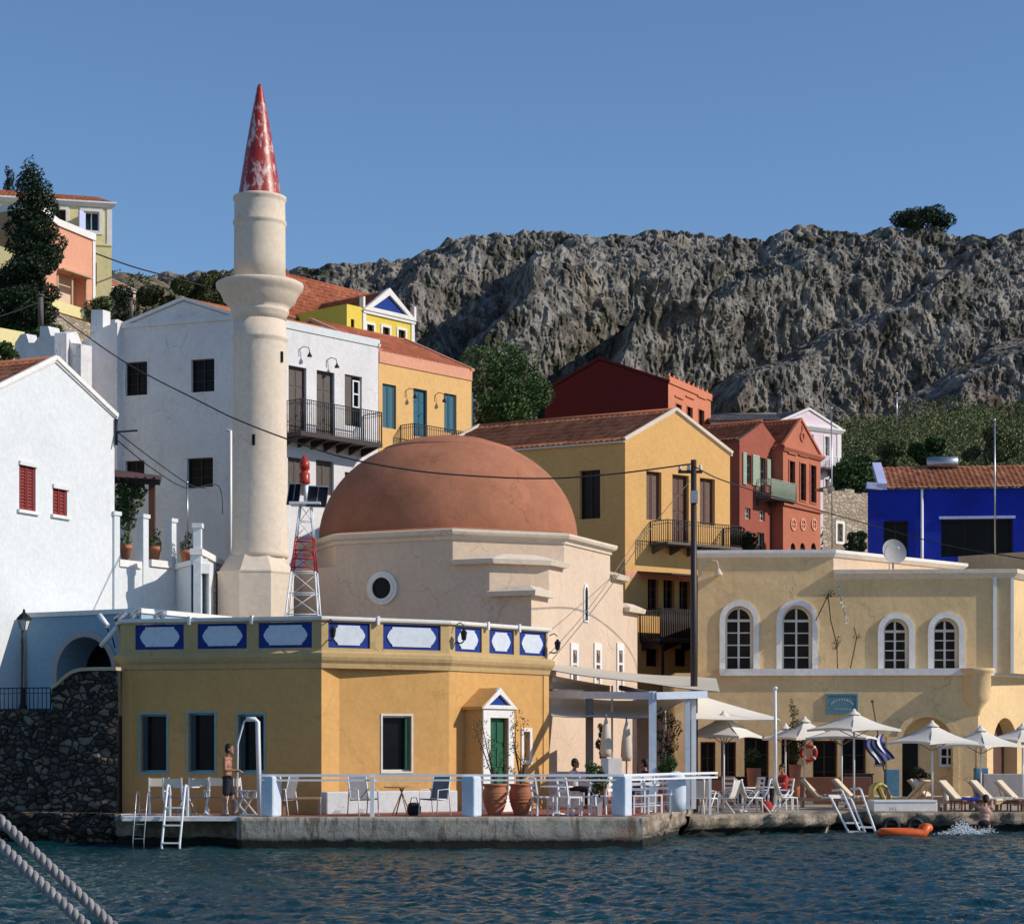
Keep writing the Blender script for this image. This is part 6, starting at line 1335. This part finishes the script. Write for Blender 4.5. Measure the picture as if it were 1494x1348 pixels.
# climbing plant on the tan wall
root = thing('climbing_plant', 'withered climbing plant with pale bracts between the second and third arched window', 'plant', W(1222,978,72.3)); m = MB(); l = MB(); rs = random.Random(2)
for pts in (((1222,978),(1221,940),(1212,905),(1208,868)), ((1240,978),(1250,930),(1246,915)), ((1208,868),(1200,885),(1190,905)), ((1222,850),(1228,880),(1235,905))): m.tube([W(x, y, 72.3) for x, y in pts], .02, 5)
leafblob(l, [(tuple(W(x, y, 72.25)), (.14,.06,.14)) for x, y in ((1208,868),(1212,866),(1221,938),(1225,932),(1218,942),(1250,928))], 160, .04, rs, tight=.2); l.build('leaves', 'leaf_olive', root); m.build('stems', 'bark', root)
l = MB(); leafblob(l, [(tuple(W(1222+(y-850)*.24, y, 72.2)), (.07,.05,.1)) for y in range(850, 912, 7)], 120, .05, rs, tight=.2); l.build('bracts', 'canvas', root)

# ------------------------------------------------------------------ canopy over the cafe terrace
root = thing('cafe_canopy', 'timber framed cafe canopy with pale fabric beside the yellow building', 'canopy', at(930,57))
def post(px, Y, w, mat, z0=TZ, py=1010):
    m = MB(); x, y = XY(px, Y); m.bar((x,y,z0), (x,y,ZZ(py,Y)), w); m.build('post', mat, root)
post(860, 60, .22, 'pole_grey', py=1008); post(952, 56, .20, 'pillar', py=1008); post(1003, 56.6, .14, 'pillar', py=1010); post(1012, 56.9, .13, 'white_metal', py=1010); post(893, 61, .06, 'white_metal', py=1000)
def bb_(pts, w, h, mat, nm='beam'):
    m = MB(); P = [W(*p) for p in pts]
    for a, b in zip(P, P[1:]): m.bar(a, b, w, h)
    m.build(nm, mat, root)
bb_([(803,1013,58.5),(956,1015,55.9),(1030,1013,56.8)], .14, .2, 'pillar'); bb_([(804,1009,58.7),(862,1011,60)], .12, .16, 'wood_grey'); bb_([(862,1012,60),(1013,1014,57)], .1, .14, 'wood_grey'); bb_([(1005,1012,56.6),(1020,1006,62)], .1, .14, 'wood_grey')
bb_([(952,1014,56),(905,1003,61.5)], .1, .14, 'wood_grey')
def sheet(c4, mat, nm, sag=.2, n=16, th_=.02, parent=None, fl=.0):
    A_, B_, C_, D_ = [W(*p) for p in c4]; m = MB(); vs = []
    for i in range(n+1):
        for j in range(n+1):
            s, t_ = i/n, j/n; p = A_.lerp(B_, s).lerp(D_.lerp(C_, s), t_); p.z -= sag*4*s*(1-s)*(.4+.6*4*t_*(1-t_))+fl*math.sin(s*9+t_*3); vs.append(p)
    k = (n+1)**2; fs = [(i*(n+1)+j, (i+1)*(n+1)+j, (i+1)*(n+1)+j+1, i*(n+1)+j+1) for i in range(n) for j in range(n)]
    m.add(vs, fs, True); m.add([v-Vector((0,0,th_)) for v in vs], [f[::-1] for f in fs], True); return m.build(nm, mat, parent or root)
sheet([(804,977,60.5),(1050,1008,57.5),(1045,990,64),(804,968,66)], 'canvas_tan', 'upper_fabric', .12, fl=.02)
sheet([(806,1003,61.5),(890,1012,60),(890,1000,64),(806,985,66)], 'canvas', 'pale_fabric', .03)
sheet([(804,1043,59.5),(952,1046,58.5),(1003,1020,63),(804,1018,65)], 'canvas', 'inner_fabric', .1, fl=.02)
sheet([(1008,1048,58.5),(1140,1050,62),(1128,1045,66),(1008,1010,64)], 'canvas', 'outer_fabric', .05)
m = MB(); m.box(at(830,59.5,TZ+.5), (1.6,.6,1.0), rz=R(-8)); tag(m.build('counter', 'pillar', bevel=.02), 'pale grey blue counter under the canopy against the cream wall', 'counter')
m = MB(); m.hexa([Vector(v) for v in (at(932,64,.7),at(968,63.6,.7),at(972,65,.7),at(934,65.4,.7),at(928,64,4.0),at(968,63.6,4.0),at(972,65,4.0),at(930,65.4,4.0))]); tag(m.build('wall', 'grey_wall'), 'dark grey wall corner deep under the canopy', 'wall')
m = MB(); m.box(at(892,56.5,TZ+1.15), (.55,.2,.5), rz=R(15)); m.box(at(886,56.5,TZ+.45),(.05,.05,.9)); m.box(at(899,56.4,TZ+.45),(.05,.05,.9)); tag(m.build('menu_board', 'pot_white'), 'white board on legs behind the tall white planter', 'board')
for px, Y, y0, y1, lab in ((884,57,1048,1104,'closed pale parasol under the canopy behind the white board'), (913+1,58,1052,1110,'closed pale parasol beside the middle canopy post')):
    top = W(px, y0, Y); bt = W(px, y1, Y); root2 = thing('closed_parasol', lab, 'parasol', at(px, Y)); m = MB(); h = top.z-bt.z; m.lathe(bt, [(.12,0),(.17,h*.12),(.15,h*.45),(.09,h*.8),(.03,h)], 9); m.build('canopy', 'canvas_tan', root2); m = MB(); m.tube([at(px, Y), top+Vector((0,0,.12))], .025, 7); m.build('pole', 'pole_grey', root2)
# life ring, small things under the parasols
root = thing('life_ring', 'red life ring hanging on the tan wall behind the second parasol', 'life ring', W(1179,1110,71.7)); c = W(1180,1098,71.72); m = MB(); m.tube([c+Vector((.25*math.cos(a),0,.25*math.sin(a))) for a in np.linspace(0, 2*PI, 25)[:-1]], .07, 8, closed=True); m.build('ring', 'ring_red', root)
m = MB()
for k in range(4): a = PI/4+PI*k/2; m.tube([c+Vector((.25*math.cos(a+d),-.0,.25*math.sin(a+d))) for d in (-.14,0,.14)], .076, 8)
m.build('band', 'cloth_white', root)

# ------------------------------------------------------------------ parasols
def parasol(label, px, Y, yap, yed, half, rz, z=QZ, mat='canvas', bare=False, wobble=0):
    x, y = XY(px, Y); za, ze_ = ZZ(yap, Y), ZZ(yed, Y); r = half*Y/F; root = thing('parasol', label, 'parasol', (x, y, z), 'open cream parasols on the quay'); m = MB()
    cs = [Vector((x+r*math.cos(rz+PI*k/2), y+r*math.sin(rz+PI*k/2), ze_)) for k in range(4)]; ap = Vector((x, y, za-.06)); n = 6
    for k in range(4):
        a, b = cs[k], cs[(k+1) % 4]; vs = []; fs = []
        for i in range(n+1):
            t_ = i/n
            for j in range(n+1):
                s = j/n; p = ap.lerp(a.lerp(b, s), t_); p.z -= .10*math.sin(PI*t_)*.6+.0; p.z += .05*4*s*(1-s)*t_; p += (Vector((x,y,p.z))-p)*(.06*4*s*(1-s)*t_); vs.append(p)
        for i in range(n):
            for j in range(n): q = i*(n+1)+j; fs.append((q, q+n+1, q+n+2, q+1))
        m.add(vs, fs, False); m.add([v-Vector((0,0,.02)) for v in vs], [g[::-1] for g in fs])
        vs = [vs[n*(n+1)+j] for j in range(n+1)]; m.add(vs+[v-Vector((0,0,.07)) for v in vs], [(j, j+1, j+n+2, j+n+1) for j in range(n)]); 
    m.build('canopy', mat, root)
    m = MB(); m.lathe((x,y,za-.12), [(.22,-.02),(.2,.0),(.07,.1),(.04,.16),(0,.18)], 8); m.build('cap', mat, root)
    m = MB(); m.tube([(x,y,z), (x,y,za-.1)], .03, 8); m.build('pole', 'white_metal', root)
    for c_ in cs: q = MB(); q.tube([Vector((x,y,ze_-.25)), Vector((x,y,za-.3)).lerp(c_, .5)-Vector((0,0,.03))], .014, 5); q.tube([Vector((x,y,za-.14)), c_-Vector((0,0,.03))], .014, 5); q.build('rib', 'pole_grey', root)
    m = MB(); m.box((x,y,z+.05), (.5,.5,.1)); m.build('base', 'concrete_grey', root)
parasol('cream parasol nearest the canopy with visible ribs', 1056, 61, 1039, 1074, 60, R(15))
parasol('cream parasol behind, between the slim white pole and the climbing plant', 1146, 70, 1057, 1077, 46, R(40))
parasol('cream parasol in front of the red life ring', 1174, 68, 1047, 1077, 58, R(-20))
parasol('highest cream parasol, below the faded blue sign', 1246, 64, 1036, 1064, 68, R(-12))
parasol('cream parasol tucked under the highest one', 1228, 67, 1055, 1076, 62, R(25))
parasol('cream parasol in front of the large arched recess', 1360, 62, 1053, 1083, 67, R(-14))
parasol('cream parasol before the sunlit corner of the tan building', 1431, 64.5, 1060, 1088, 64, R(-8))
parasol('cream parasol cut by the right edge of the view', 1492, 67, 1057, 1080, 62, R(-20))

# ------------------------------------------------------------------ sun loungers
def lounger(label, loc, rz):
    r_ = local('sun_lounger', label, 'sun lounger', loc, rz, 'wooden sun loungers on the quay'); m = MB()
    for s in (-1, 1): m.bar((-.95,.3*s,.26),(.95,.3*s,.26),.05,.09)
    for x in (-.95,-.25,.4,.95): m.bar((x,-.3,.26),(x,.3,.26),.05,.07)
    m.build('frame', 'timber', r_)
    for x in (-.8,.8):
        for s in (-1,1): m = MB(); m.bar((x,.28*s,0),(x,.28*s,.24),.06); m.build('leg', 'timber', r_)
    m = MB(); m.box((.33,0,.345),(1.3,.58,.08)); m.build('cushion', 'cushion', r_, bevel=.03)
    m = MB(); a = R(48); m.hexa([Vector(v) for v in ((-.30,-.3,.30),(-.30,.3,.30),(-.34,.3,.30),(-.34,-.3,.30),(-.86,-.3,.88),(-.86,.3,.88),(-.90,.3,.86),(-.90,-.3,.86))]); o = m.build('backrest', 'timber', r_)
    m = MB(); m.hexa([Vector(v) for v in ((-.24,-.29,.36),(-.24,.29,.36),(-.30,.29,.31),(-.30,-.29,.31),(-.78,-.29,.92),(-.78,.29,.92),(-.85,.29,.87),(-.85,-.29,.87))]); m.build('back_cushion', 'cushion', o, bevel=.02)
    m = MB()
    for s in (-1,1): m.bar((-.62,.25*s,.27),(-.75,.25*s,.74),.03)
    m.build('prop', 'timber', r_); return r_
lg = lounger('wooden sun lounger furthest left, behind the bathing ladders', at(1208,64.5,QZ), R(-15))
again(lg, at(1256,64.3,QZ), R(-20), 'wooden sun lounger second from the left, behind the long white handrails')
again(lg, at(1315,62.6,QZ), R(150), 'wooden sun lounger turned the other way behind the white box')
again(lg, at(1412,60.9,QZ), R(-32), 'wooden sun lounger with raised back just right of the white box')
again(lg, at(1458,61.1,QZ), R(-30), 'wooden sun lounger second from the right edge'); again(lg, at(1496,61.4,QZ), R(-28), 'wooden sun lounger cut by the right edge of the view')
again(lg, at(1368,63.8,QZ), R(-30), 'wooden sun lounger behind the pole of the arch parasol')
for px, Y, lab in ((1436,60.4,'small dark side table between the two right loungers'), (1398,60.3,'small dark side table right of the white box'), (1480,60.5,'small dark side table at the right edge')):
    r_ = local('side_table', lab, 'table', at(px,Y,QZ), R(-30), 'small dark side tables'); m = MB(); m.box((0,0,.32),(.4,.4,.05)); m.build('tabletop', 'timber_dark', r_)
    for a, b in ((-1,-1),(1,-1),(1,1),(-1,1)): m = MB(); m.bar((.16*a,.16*b,0),(.16*a,.16*b,.3),.04); m.build('leg', 'timber_dark', r_)
# white box, yellow slide-like float, dinghy
root = thing('deck_box', 'long low white storage box with faint markings at the quay edge', 'box', at(1323,60.1,QZ)); f = Face(XY(1274,59.75), XY(1368,59.95)); m = MB(); fbox(m, f, 0, f.len, QZ+.01, ZZ(1170,59.8), -.7, 0); m.build('body', 'pot_white', root, bevel=.03); m = MB(); fbox(m, f, .02, f.len-.02, ZZ(1170,59.8), ZZ(1168,59.8)+.02, -.72, .02); m.build('lid', 'white_metal', root)
m = MB(); z = ZZ(1180,59.8); u = f.u(1298)
for a, b in ((0,.02),(.08,.10)): fbox(m, f, u+a, u+b, z-.04, z+.06, 0, .004)
fbox(m, f, u+.02, u+.08, z, z+.015, 0, .004); fbox(m, f, u+.16, u+.18, z-.04, z+.06, 0, .004); fbox(m, f, u+.18, u+.22, z-.04, z-.02, 0, .004); m.build('marking', 'grey_wall', root)
root = thing('plastic_slide', 'yellow curved plastic slide hooded like an arch beside the loungers', 'slide', at(1285,61.6,QZ)); m = MB(); pts = [at(1272,61.8,QZ)]+[tuple(W(x, y, 61.6)) for x, y in ((1270,1160),(1271,1148),(1277,1142),(1284,1141),(1291,1146),(1296,1160),(1298,1174))]
k0 = len(m.v)
for p in pts: m.v += [(p[0],p[1]-.35,p[2]),(p[0],p[1]+.35,p[2]),(p[0]+.04,p[1]+.35,p[2]-.09),(p[0]+.04,p[1]-.35,p[2]-.09)]
for i in range(len(pts)-1):
    for j in range(4): a = i*4+j; b = i*4+(j+1) % 4; m.f.append((a, b, b+4, a+4)); m.sm.append(True)
m.build('chute', 'yellow_plastic', root)
m = MB()
for dy in (-.3,.3): m.tube([Vector(at(1296,61.6,QZ))+Vector((0,dy,0)), W(1279,1143,61.6)+Vector((0,dy,0))], .04, 7)
m.build('support', 'yellow_plastic', root)
root = thing('inflatable_dinghy', 'small orange inflatable dinghy floating under the white box', 'boat', W(1317,1222,57)); c = W(1317,1222,57); c.z = .06; m = MB(); loop = []
for k in range(28):
    a = 2*PI*k/28; loop.append(c+Vector((.58*math.copysign(abs(math.cos(a))**.7, math.cos(a))+(.12 if math.cos(a) > .6 else 0), .36*math.copysign(abs(math.sin(a))**.8, math.sin(a)), (.16 if math.cos(a) > .75 else .02))))
m.tube(loop, .13, 10, closed=True); m.build('tube', 'orange_plastic', root); m = MB(); m.box(c+Vector((0,0,-.04)), (1.05,.6,.04)); m.build('floor', 'timber_dark', root)
for dx, lab in ((-.15,'black tyre fender left of its pair above the orange dinghy'), (.38,'black tyre fender right of its pair above the orange dinghy')):
    cc = W(1310, 1205, 59.1)+Vector((dx*1.3,0,0)); m = MB(); m.tube([cc+Vector((.2*math.cos(a),0,.2*math.sin(a))) for a in np.linspace(0, 2*PI, 21)[:-1]], .07, 8, closed=True); tag(m.build('tyre_fender', 'cable'), lab, 'tyre', 'tyre fenders')
# flag on a slanted staff
root = thing('flag', 'blue and white striped flag hanging from a staff under the highest parasol', 'flag', W(1276,1110,68)); m = MB(); m.tube([W(1290,1125,69), W(1273,1024,68.4)], .025, 6); m.ball(W(1273,1023,68.4), .06, 8, 6); m.build('staff', 'wood_grey', root)
def strip(m, s0, s1):
    n = 14
    for i in range(n):
        for q in (0,):
            t0, t1 = i/n, (i+1)/n; P = []
            for t_, s in ((t0,s0),(t1,s0),(t1,s1),(t0,s1)):
                px = 1264+26*s+12*t_*t_-4*math.sin(t_*5); py = 1070+44*t_+6*(1-s)*(1-t_)-(8*s*(t_)); P.append(W(px, py, 68.2+.12*math.sin(s*14+t_*3)))
            m.add(P+[p+Vector((0,.015,0)) for p in P], [(0,1,2,3),(7,6,5,4)], True)
m = MB(); [strip(m, k/7, (k+1)/7) for k in (1,3,5)]; m.build('white_stripes', 'cloth_white', root); m = MB(); [strip(m, k/7, (k+1)/7) for k in (0,2,4,6)]; m.build('blue_stripes', 'flag_blue', root)
# blue based columns along the tan building
for px, y0, w, lab in ((1301,1122,20,'square cafe column with a faded blue base left of the arched recess'), (1431,1120,18,'square cafe column with a light blue base at the sunlit corner')):
    Y = 69.5; x, y = XY(px, Y); root = thing('column', lab, 'column', (x, y, QZ)); m = MB(); m.box((x,y,(QZ+ZZ(y0,Y))/2), (w*Y/F, .4, ZZ(y0,Y)-QZ)); m.build('blue_base', 'blue_paint', root, bevel=.02); m = MB(); zt_ = ZZ(1075,Y); m.box((x,y,(zt_+ZZ(y0,Y))/2), (w*Y/F*.82, .33, zt_-ZZ(y0,Y))); m.build('shaft', 'tan', root)
for px, Yq, w_, h_, lab, mt in ((1040,67,1.3,.9,'dark timber bench back standing in for shade under the left parasol','timber_dark'),(1095,69.5,1.6,.85,'dark low box in place of the shade behind the waterside tables','wood_dark'),(1176,69.8,1.1,.8,'dark box in place of the shade below the life ring','wood_dark'),(1253,70.0,.9,.95,'dark low box in place of the shade left of the blue based column','wood_grey')):  # dark boxes added to stand in for the shade behind the parasols
    m = MB(); x, y = XY(px, Yq); m.box((x,y,QZ+h_/2),(w_,.4,h_)); m.box((x,y,QZ+h_+.03),(w_+.06,.46,.05)); tag(m.build('shade_filler', mt, bevel=.02), lab, 'shade_filler')
for px, lab in ((1212,'dark low box in place of the shade behind the left loungers'),):  # another dark box added where parasol shade darkens the ground floor
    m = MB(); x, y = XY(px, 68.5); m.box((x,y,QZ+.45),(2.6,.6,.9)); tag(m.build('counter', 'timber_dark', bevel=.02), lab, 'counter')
m = MB(); x, y = XY(1465, 69); m.box((x,y,QZ+.5),(1.5,.5,1.0)); tag(m.build('counter', 'grey_wall', bevel=.02), 'grey service counter behind the right loungers', 'counter')
for px, Y, py, lab in ((1349,66.5,1160,'small white bottle shaped lamp left of the arch parasol pole'), (1380,62.5,1160,'white cone shaped object beside the raised lounger')):
    p = Vector(at(px, Y, QZ+.3)); m = MB(); m.lathe(p+Vector((0,0,-.3)), [(.09,0),(.09,.35),(.05,.6),(.04,.75),(0,.78)], 10); tag(m.build('bollard_lamp' if px < 1360 else 'folded_towel', 'pot_white'), lab, 'lamp' if px < 1360 else 'towel')

# ------------------------------------------------------------------ people
def capsule(m, a, b, ra, rb, n=10):
    a, b = Vector(a), Vector(b); m.tube([a.lerp(b, t_) for t_ in (0,.25,.5,.75,1)], [ra+(rb-ra)*t_ for t_ in (0,.25,.5,.75,1)], n); m.ball(a, ra, n, 6); m.ball(b, rb, n, 6)
def head(m, c, f, s=1.0):   # f: facing angle
    F_ = Vector((math.cos(f), math.sin(f), 0)); S_ = Vector((-math.sin(f), math.cos(f), 0)); c = Vector(c)
    m.ball(c+Vector((0,0,.02)), .095*s, 14, 10, (1,.86,1.15)) ; m.ball(c+F_*.03-Vector((0,0,.045)), .072*s, 12, 8, (1,.85,1.05)); capsule(m, c+F_*.085+Vector((0,0,.02)), c+F_*.108-Vector((0,0,.018)), .010, .016, 8); m.ball(c+F_*.088-Vector((0,0,.055)), .02, 8, 6, (1,1.4,.6)); m.ball(c+F_*.08-Vector((0,0,.095)), .03, 8, 6)
    for s_ in (-1,1): m.ball(c+S_*.083*s_-Vector((0,0,.01)), .03, 8, 6, (.7,.4,1.1))
def hand(m, w, d, up, s=1):   # wrist, pointing direction, palm normal
    d = Vector(d).normalized(); up = Vector(up); sd = d.cross(up).normalized(); up = sd.cross(d); w = Vector(w); pm = w+d*.05
    capsule(m, w+d*.01, pm+d*.03, .024, .030, 8)
    for k, (o, L_) in enumerate(((-.030,.062),(-.010,.075),(.010,.070),(.029,.055))):
        a = w+d*.085+sd*o; b = a+d*L_*.55-up*.012; c = b+d*L_*.32-up*.030; capsule(m, a, b, .0095, .009, 6); capsule(m, b, c, .009, .0075, 6)
    a = w+d*.03-sd*.028*s; b = a-sd*.025*s+d*.03-up*.01; capsule(m, a, b, .012, .010, 6); capsule(m, b, b+d*.028-up*.008, .010, .008, 6)
def body(parent_label, J, face, loc, name='person', vox=.008, skin='skin', hair=True, group=None):
    root = local(name, parent_label, 'person', loc, 0); m = MB(); g = lambda k: Vector(J[k])
    f = face; S_ = Vector((-math.sin(f), math.cos(f), 0)); P, Cst = g('pelvis'), g('chest'); N_ = g('neck')
    for t_, rx, ry, rz_ in ((0,.115,.165,.12),(.3,.10,.145,.13),(.6,.105,.15,.14),(1.0,.115,.175,.15)):
        c = P.lerp(Cst, t_); k0 = len(m.v); m.ball((0,0,0), 1, 16, 10, (rx,ry,rz_)); R_ = Matrix.Rotation(f, 3, 'Z'); m.v[k0:] = [tuple(c+R_ @ Vector(v)) for v in m.v[k0:]]
    for s, sd in ((1,'l'),(-1,'r')):
        sh = N_-Vector((0,0,.06))+S_*.175*s; m.ball(sh, .062, 12, 8); capsule(m, N_-Vector((0,0,.05)), sh, .065, .052)
        el, wr = g('elbow_'+sd), g('wrist_'+sd); capsule(m, sh, el, .050, .038); capsule(m, el, wr, .040, .024); hand(m, wr, g('point_'+sd), J.get('palm_'+sd, (0,0,1)), s)
        hp = P+S_*.09*s-Vector((0,0,.03)); kn, an = g('knee_'+sd), g('ankle_'+sd); capsule(m, hp, kn, .088, .055); capsule(m, kn, an, .055, .036); m.ball(kn.lerp(an,.3)-Vector((math.cos(f)*.012,math.sin(f)*.012,0)), .056, 10, 8, (1,1,1.6))
        ft = Vector((math.cos(J.get('foot', f)), math.sin(J.get('foot', f)), 0)); b = an-Vector((0,0,.045)); capsule(m, b-ft*.04, b+ft*.15-Vector((0,0,.012)), .036, .024)
    hc = g('head'); capsule(m, N_-Vector((0,0,.02)), hc-Vector((0,0,.07)), .056, .050); head(m, hc, J.get('look', f))
    o = m.build('body', skin, root); rm = o.modifiers.new('remesh', 'REMESH'); rm.mode = 'VOXEL'; rm.voxel_size = vox; rm.use_smooth_shade = True; sm_ = o.modifiers.new('smooth', 'SMOOTH'); sm_.iterations = 2; sm_.factor = .5
    lk = J.get('look', f); F_ = Vector((math.cos(lk), math.sin(lk), 0)); Sd = Vector((-math.sin(lk), math.cos(lk), 0))
    q = MB(); q.ball(hc+Vector((0,0,.05))-F_*.02, .103, 16, 10, (1,.92,1.0)); q.ball(hc-F_*.045-Vector((0,0,.01)), .088, 14, 8, (.9,.95,1.1)); h_ = q.build('hair', 'hair', root); rm = h_.modifiers.new('remesh', 'REMESH'); rm.mode = 'VOXEL'; rm.voxel_size = .012; rm.use_smooth_shade = True
    q = MB()
    for s in (-1,1): q.ball(hc+F_*.088+Sd*.032*s+Vector((0,0,.015)), .011, 8, 6)
    q.build('eyes', 'hair', root); return root, g
def cloth(root, name, mat, segs, balls=(), vox=.012):
    m = MB()
    for a, b, ra, rb in segs: capsule(m, a, b, ra, rb, 12)
    for c, r, sq in balls: m.ball(c, r, 16, 10, sq)
    o = m.build(name, mat, root); rm = o.modifiers.new('remesh', 'REMESH'); rm.mode = 'VOXEL'; rm.voxel_size = vox; rm.use_smooth_shade = True
# standing bather, in profile facing right
J = dict(pelvis=(0,0,.93), chest=(-.01,0,1.27), neck=(.0,0,1.46), head=(.05,0,1.645), elbow_l=(.02,.24,1.14), wrist_l=(.22,.16,1.10), point_l=(1,-.2,.1), elbow_r=(-.02,-.25,1.14), wrist_r=(.23,-.20,1.13), point_r=(1,.1,-.05),
         knee_l=(.10,.10,.50), ankle_l=(.12,.11,.085), knee_r=(-.03,-.10,.49), ankle_r=(-.09,-.11,.085))
pr, g = body('bare chested man in dark swim shorts standing in profile on the white slab', J, R(-12), at(332,50.75,TZ+.006), vox=.007)
cloth(pr, 'swim_shorts', 'cloth_dark', [((0,.09,.88),(.075,.10,.58),.112,.095), ((0,-.09,.88),(-.02,-.10,.58),.112,.095)], [((0,0,.93),.14,(.98,1.35,.75))])
# seated guests under the canopy and beside the slim pole
def seated(label, loc, f, top, look=None, skin='skin'):
    c, s = math.cos(f), math.sin(f); T = lambda x, y, z: (x*c-y*s, x*s+y*c, z)
    J = dict(pelvis=T(0,0,.54), chest=T(-.03,0,.88), neck=T(-.02,0,1.06), head=T(.03,0,1.25), elbow_l=T(.10,.25,.80), wrist_l=T(.32,.14,.76), point_l=T(1,-.4,0), elbow_r=T(.08,-.25,.80), wrist_r=T(.32,-.14,.75), point_r=T(1,.3,0), knee_l=T(.42,.12,.52), ankle_l=T(.44,.12,.085), knee_r=T(.42,-.12,.52), ankle_r=T(.38,-.13,.085), look=look if look is not None else f)
    pr, g = body(label, J, f, loc, vox=.011, skin=skin); cloth(pr, 'shirt', top, [(T(0,0,.60),T(-.03,0,.90),.155,.165), (T(-.02,.17,1.0),T(.05,.23,.86),.068,.06), (T(-.02,-.17,1.0),T(.04,-.23,.86),.068,.06)], [(T(-.02,0,.97),.15,(1,1.2,.55))]); cloth(pr, 'trousers', 'cloth_dark', [(T(0,.09,.53),T(.40,.12,.53),.105,.075), (T(0,-.09,.53),T(.40,-.12,.53),.105,.075), (T(.42,.12,.52),T(.44,.12,.16),.068,.05), (T(.42,-.12,.52),T(.39,-.13,.16),.068,.05)], [(T(0,0,.52),.14,(1,1.2,.7))])
seated('seated person in dark clothes under the canopy beside the middle post', at(941,57.0,TZ), R(160), 'cloth_dark'); seated('seated person in a red top behind the white metal armchairs', at(1142,62.0,QZ), R(200), 'cloth_red', R(230)); seated('seated dark haired person in white under the canopy near the counter', at(838,57.6,TZ), R(-20), 'cloth_white')
for (px, Y, z, a) in ((941,57.0,TZ,160),(1142,62.0,QZ,200),(838,57.6,TZ,-20)):
    again(wc, at(px, Y, z), R(a), {941:'white cafe chair under the seated person in dark clothes', 1142:'white cafe chair under the person in the red top', 838:'white cafe chair under the dark haired person in white'}[px])
# bather climbing out at the quay edge, with splashes
J = dict(pelvis=(0,0,.25), chest=(.04,.08,.58), neck=(.06,.14,.76), head=(.08,.18,.94), elbow_l=(-.22,.38,.84), wrist_l=(-.22,.50,.70), point_l=(0,1,-.1), elbow_r=(.30,.36,.88), wrist_r=(.30,.50,.70), point_r=(0,1,-.1), knee_l=(-.10,.12,-.16), ankle_l=(-.12,-.12,-.5), knee_r=(.12,.14,-.16), ankle_r=(.14,-.1,-.5), foot=R(-90))
pr, g = body('wet bather in dark shorts climbing out of the water at the quay edge', J, R(80), (W(1434,1200,58.9).x, 58.72, .02), vox=.009, skin='skin_pale'); cloth(pr, 'swim_shorts', 'cloth_dark', [((0,-.0,.22),(-.1,.08,-.02),.11,.09), ((.02,0,.22),(.12,.1,-.02),.11,.09)], [((0,0,.26),.15,(1.25,.95,.8))])
m = MB(); rs = random.Random(12)
for _ in range(900):
    u = rs.gauss(0, 1); px = 1404+u*14; Y = 57.6+rs.gauss(0, .45); p = W(px, 1210, Y); z = .04+abs(rs.gauss(0,.14))*math.exp(-u*u*.5); r = rs.uniform(.005,.022); m.ball((p.x, p.y, z), r, 5, 3, (1.6,1,.7))
for _ in range(200): p = W(1436+rs.gauss(0,8), 1210, 58.1+rs.gauss(0,.3)); m.ball((p.x, p.y, .04+abs(rs.gauss(0,.06))), rs.uniform(.006,.02), 5, 3, (1.5,1,.6))
tag(m.build('splash', 'foam'), 'white splash of water beside the climbing bather', None, kind='stuff')

# ------------------------------------------------------------------ mooring ropes close to the camera
def rope(label, pts, Rr, pitch):
    P = [W(*p) for p in pts]; path = []
    for i in range(len(P)-1): path += [P[i].lerp(P[i+1], k/160) for k in range(160)]
    m = MB()
    for s in range(3):
        q = []; dist = 0
        for i, p in enumerate(path):
            if i: dist += (p-path[i-1]).length
            d = (path[min(i+1,len(path)-1)]-path[max(i-1,0)]).normalized(); u = d.cross(Vector((0,1,0))).normalized(); w = d.cross(u); a = 2*PI*(dist/pitch+s/3); q.append(p+(u*math.cos(a)+w*math.sin(a))*Rr*.5)
        m.tube(q, Rr*.56, 8)
    tag(m.build('mooring_rope', 'rope_grey'), label, 'rope', 'mooring ropes at the lower left')
rope('upper of the two grey twisted ropes in the lower left corner', [(-260,985,4.6),(-10,1186,4.2),(170,1356,4.0),(420,1600,3.7)], .0108, .060)
rope('lower of the two grey twisted ropes in the lower left corner', [(-260,1010,4.4),(-10,1222,4.1),(138,1362,3.9),(420,1640,3.6)], .0108, .060)

for px, Y, z, mt, rz, lab, cat in ((1215,64.3,QZ+.40,'cloth_white',.3,'white towel draped over the leftmost lounger cushion','towel'), (1420,60.7,QZ+.40,'flag_blue',-.5,'blue towel on the lounger right of the white box','towel'), (1466,60.9,QZ+.40,'canvas_tan',-.4,'beige towel on the lounger second from the right edge','towel')):
    x, y = XY(px, Y); m = MB(); n = 10; vs = []
    for i in range(n+1):
        for j in range(n+1):
            u, v = (i/n-.5)*.55, (j/n-.5)*.66; ed = max(0, abs(v)-.28); vs.append((x+u*math.cos(rz)-v*math.sin(rz), y+u*math.sin(rz)+v*math.cos(rz), z+.012+.01*math.sin(i*2.1+j)-ed*2.2))
    fs = [(i*(n+1)+j, (i+1)*(n+1)+j, (i+1)*(n+1)+j+1, i*(n+1)+j+1) for i in range(n) for j in range(n)]; m.add(vs, fs, True); tag(m.build('towel', mt), lab, cat)
for px, Y, z, mt, lab in ((1118,60.4,QZ,'cloth_red','red beach bag on the ground by the slim white pole'), (604,51.6,TZ,'cloth_dark','dark bag beside the folding table')):
    x, y = XY(px, Y); m = MB(); m.lathe((x,y,z), [(.12,0),(.17,.05),(.18,.2),(.13,.3),(.05,.32)], 10); m.tube([(x-.1,y,z+.28),(x-.06,y,z+.44),(x+.06,y,z+.44),(x+.1,y,z+.28)], .012, 5); tag(m.build('bag', mt), lab, 'bag')
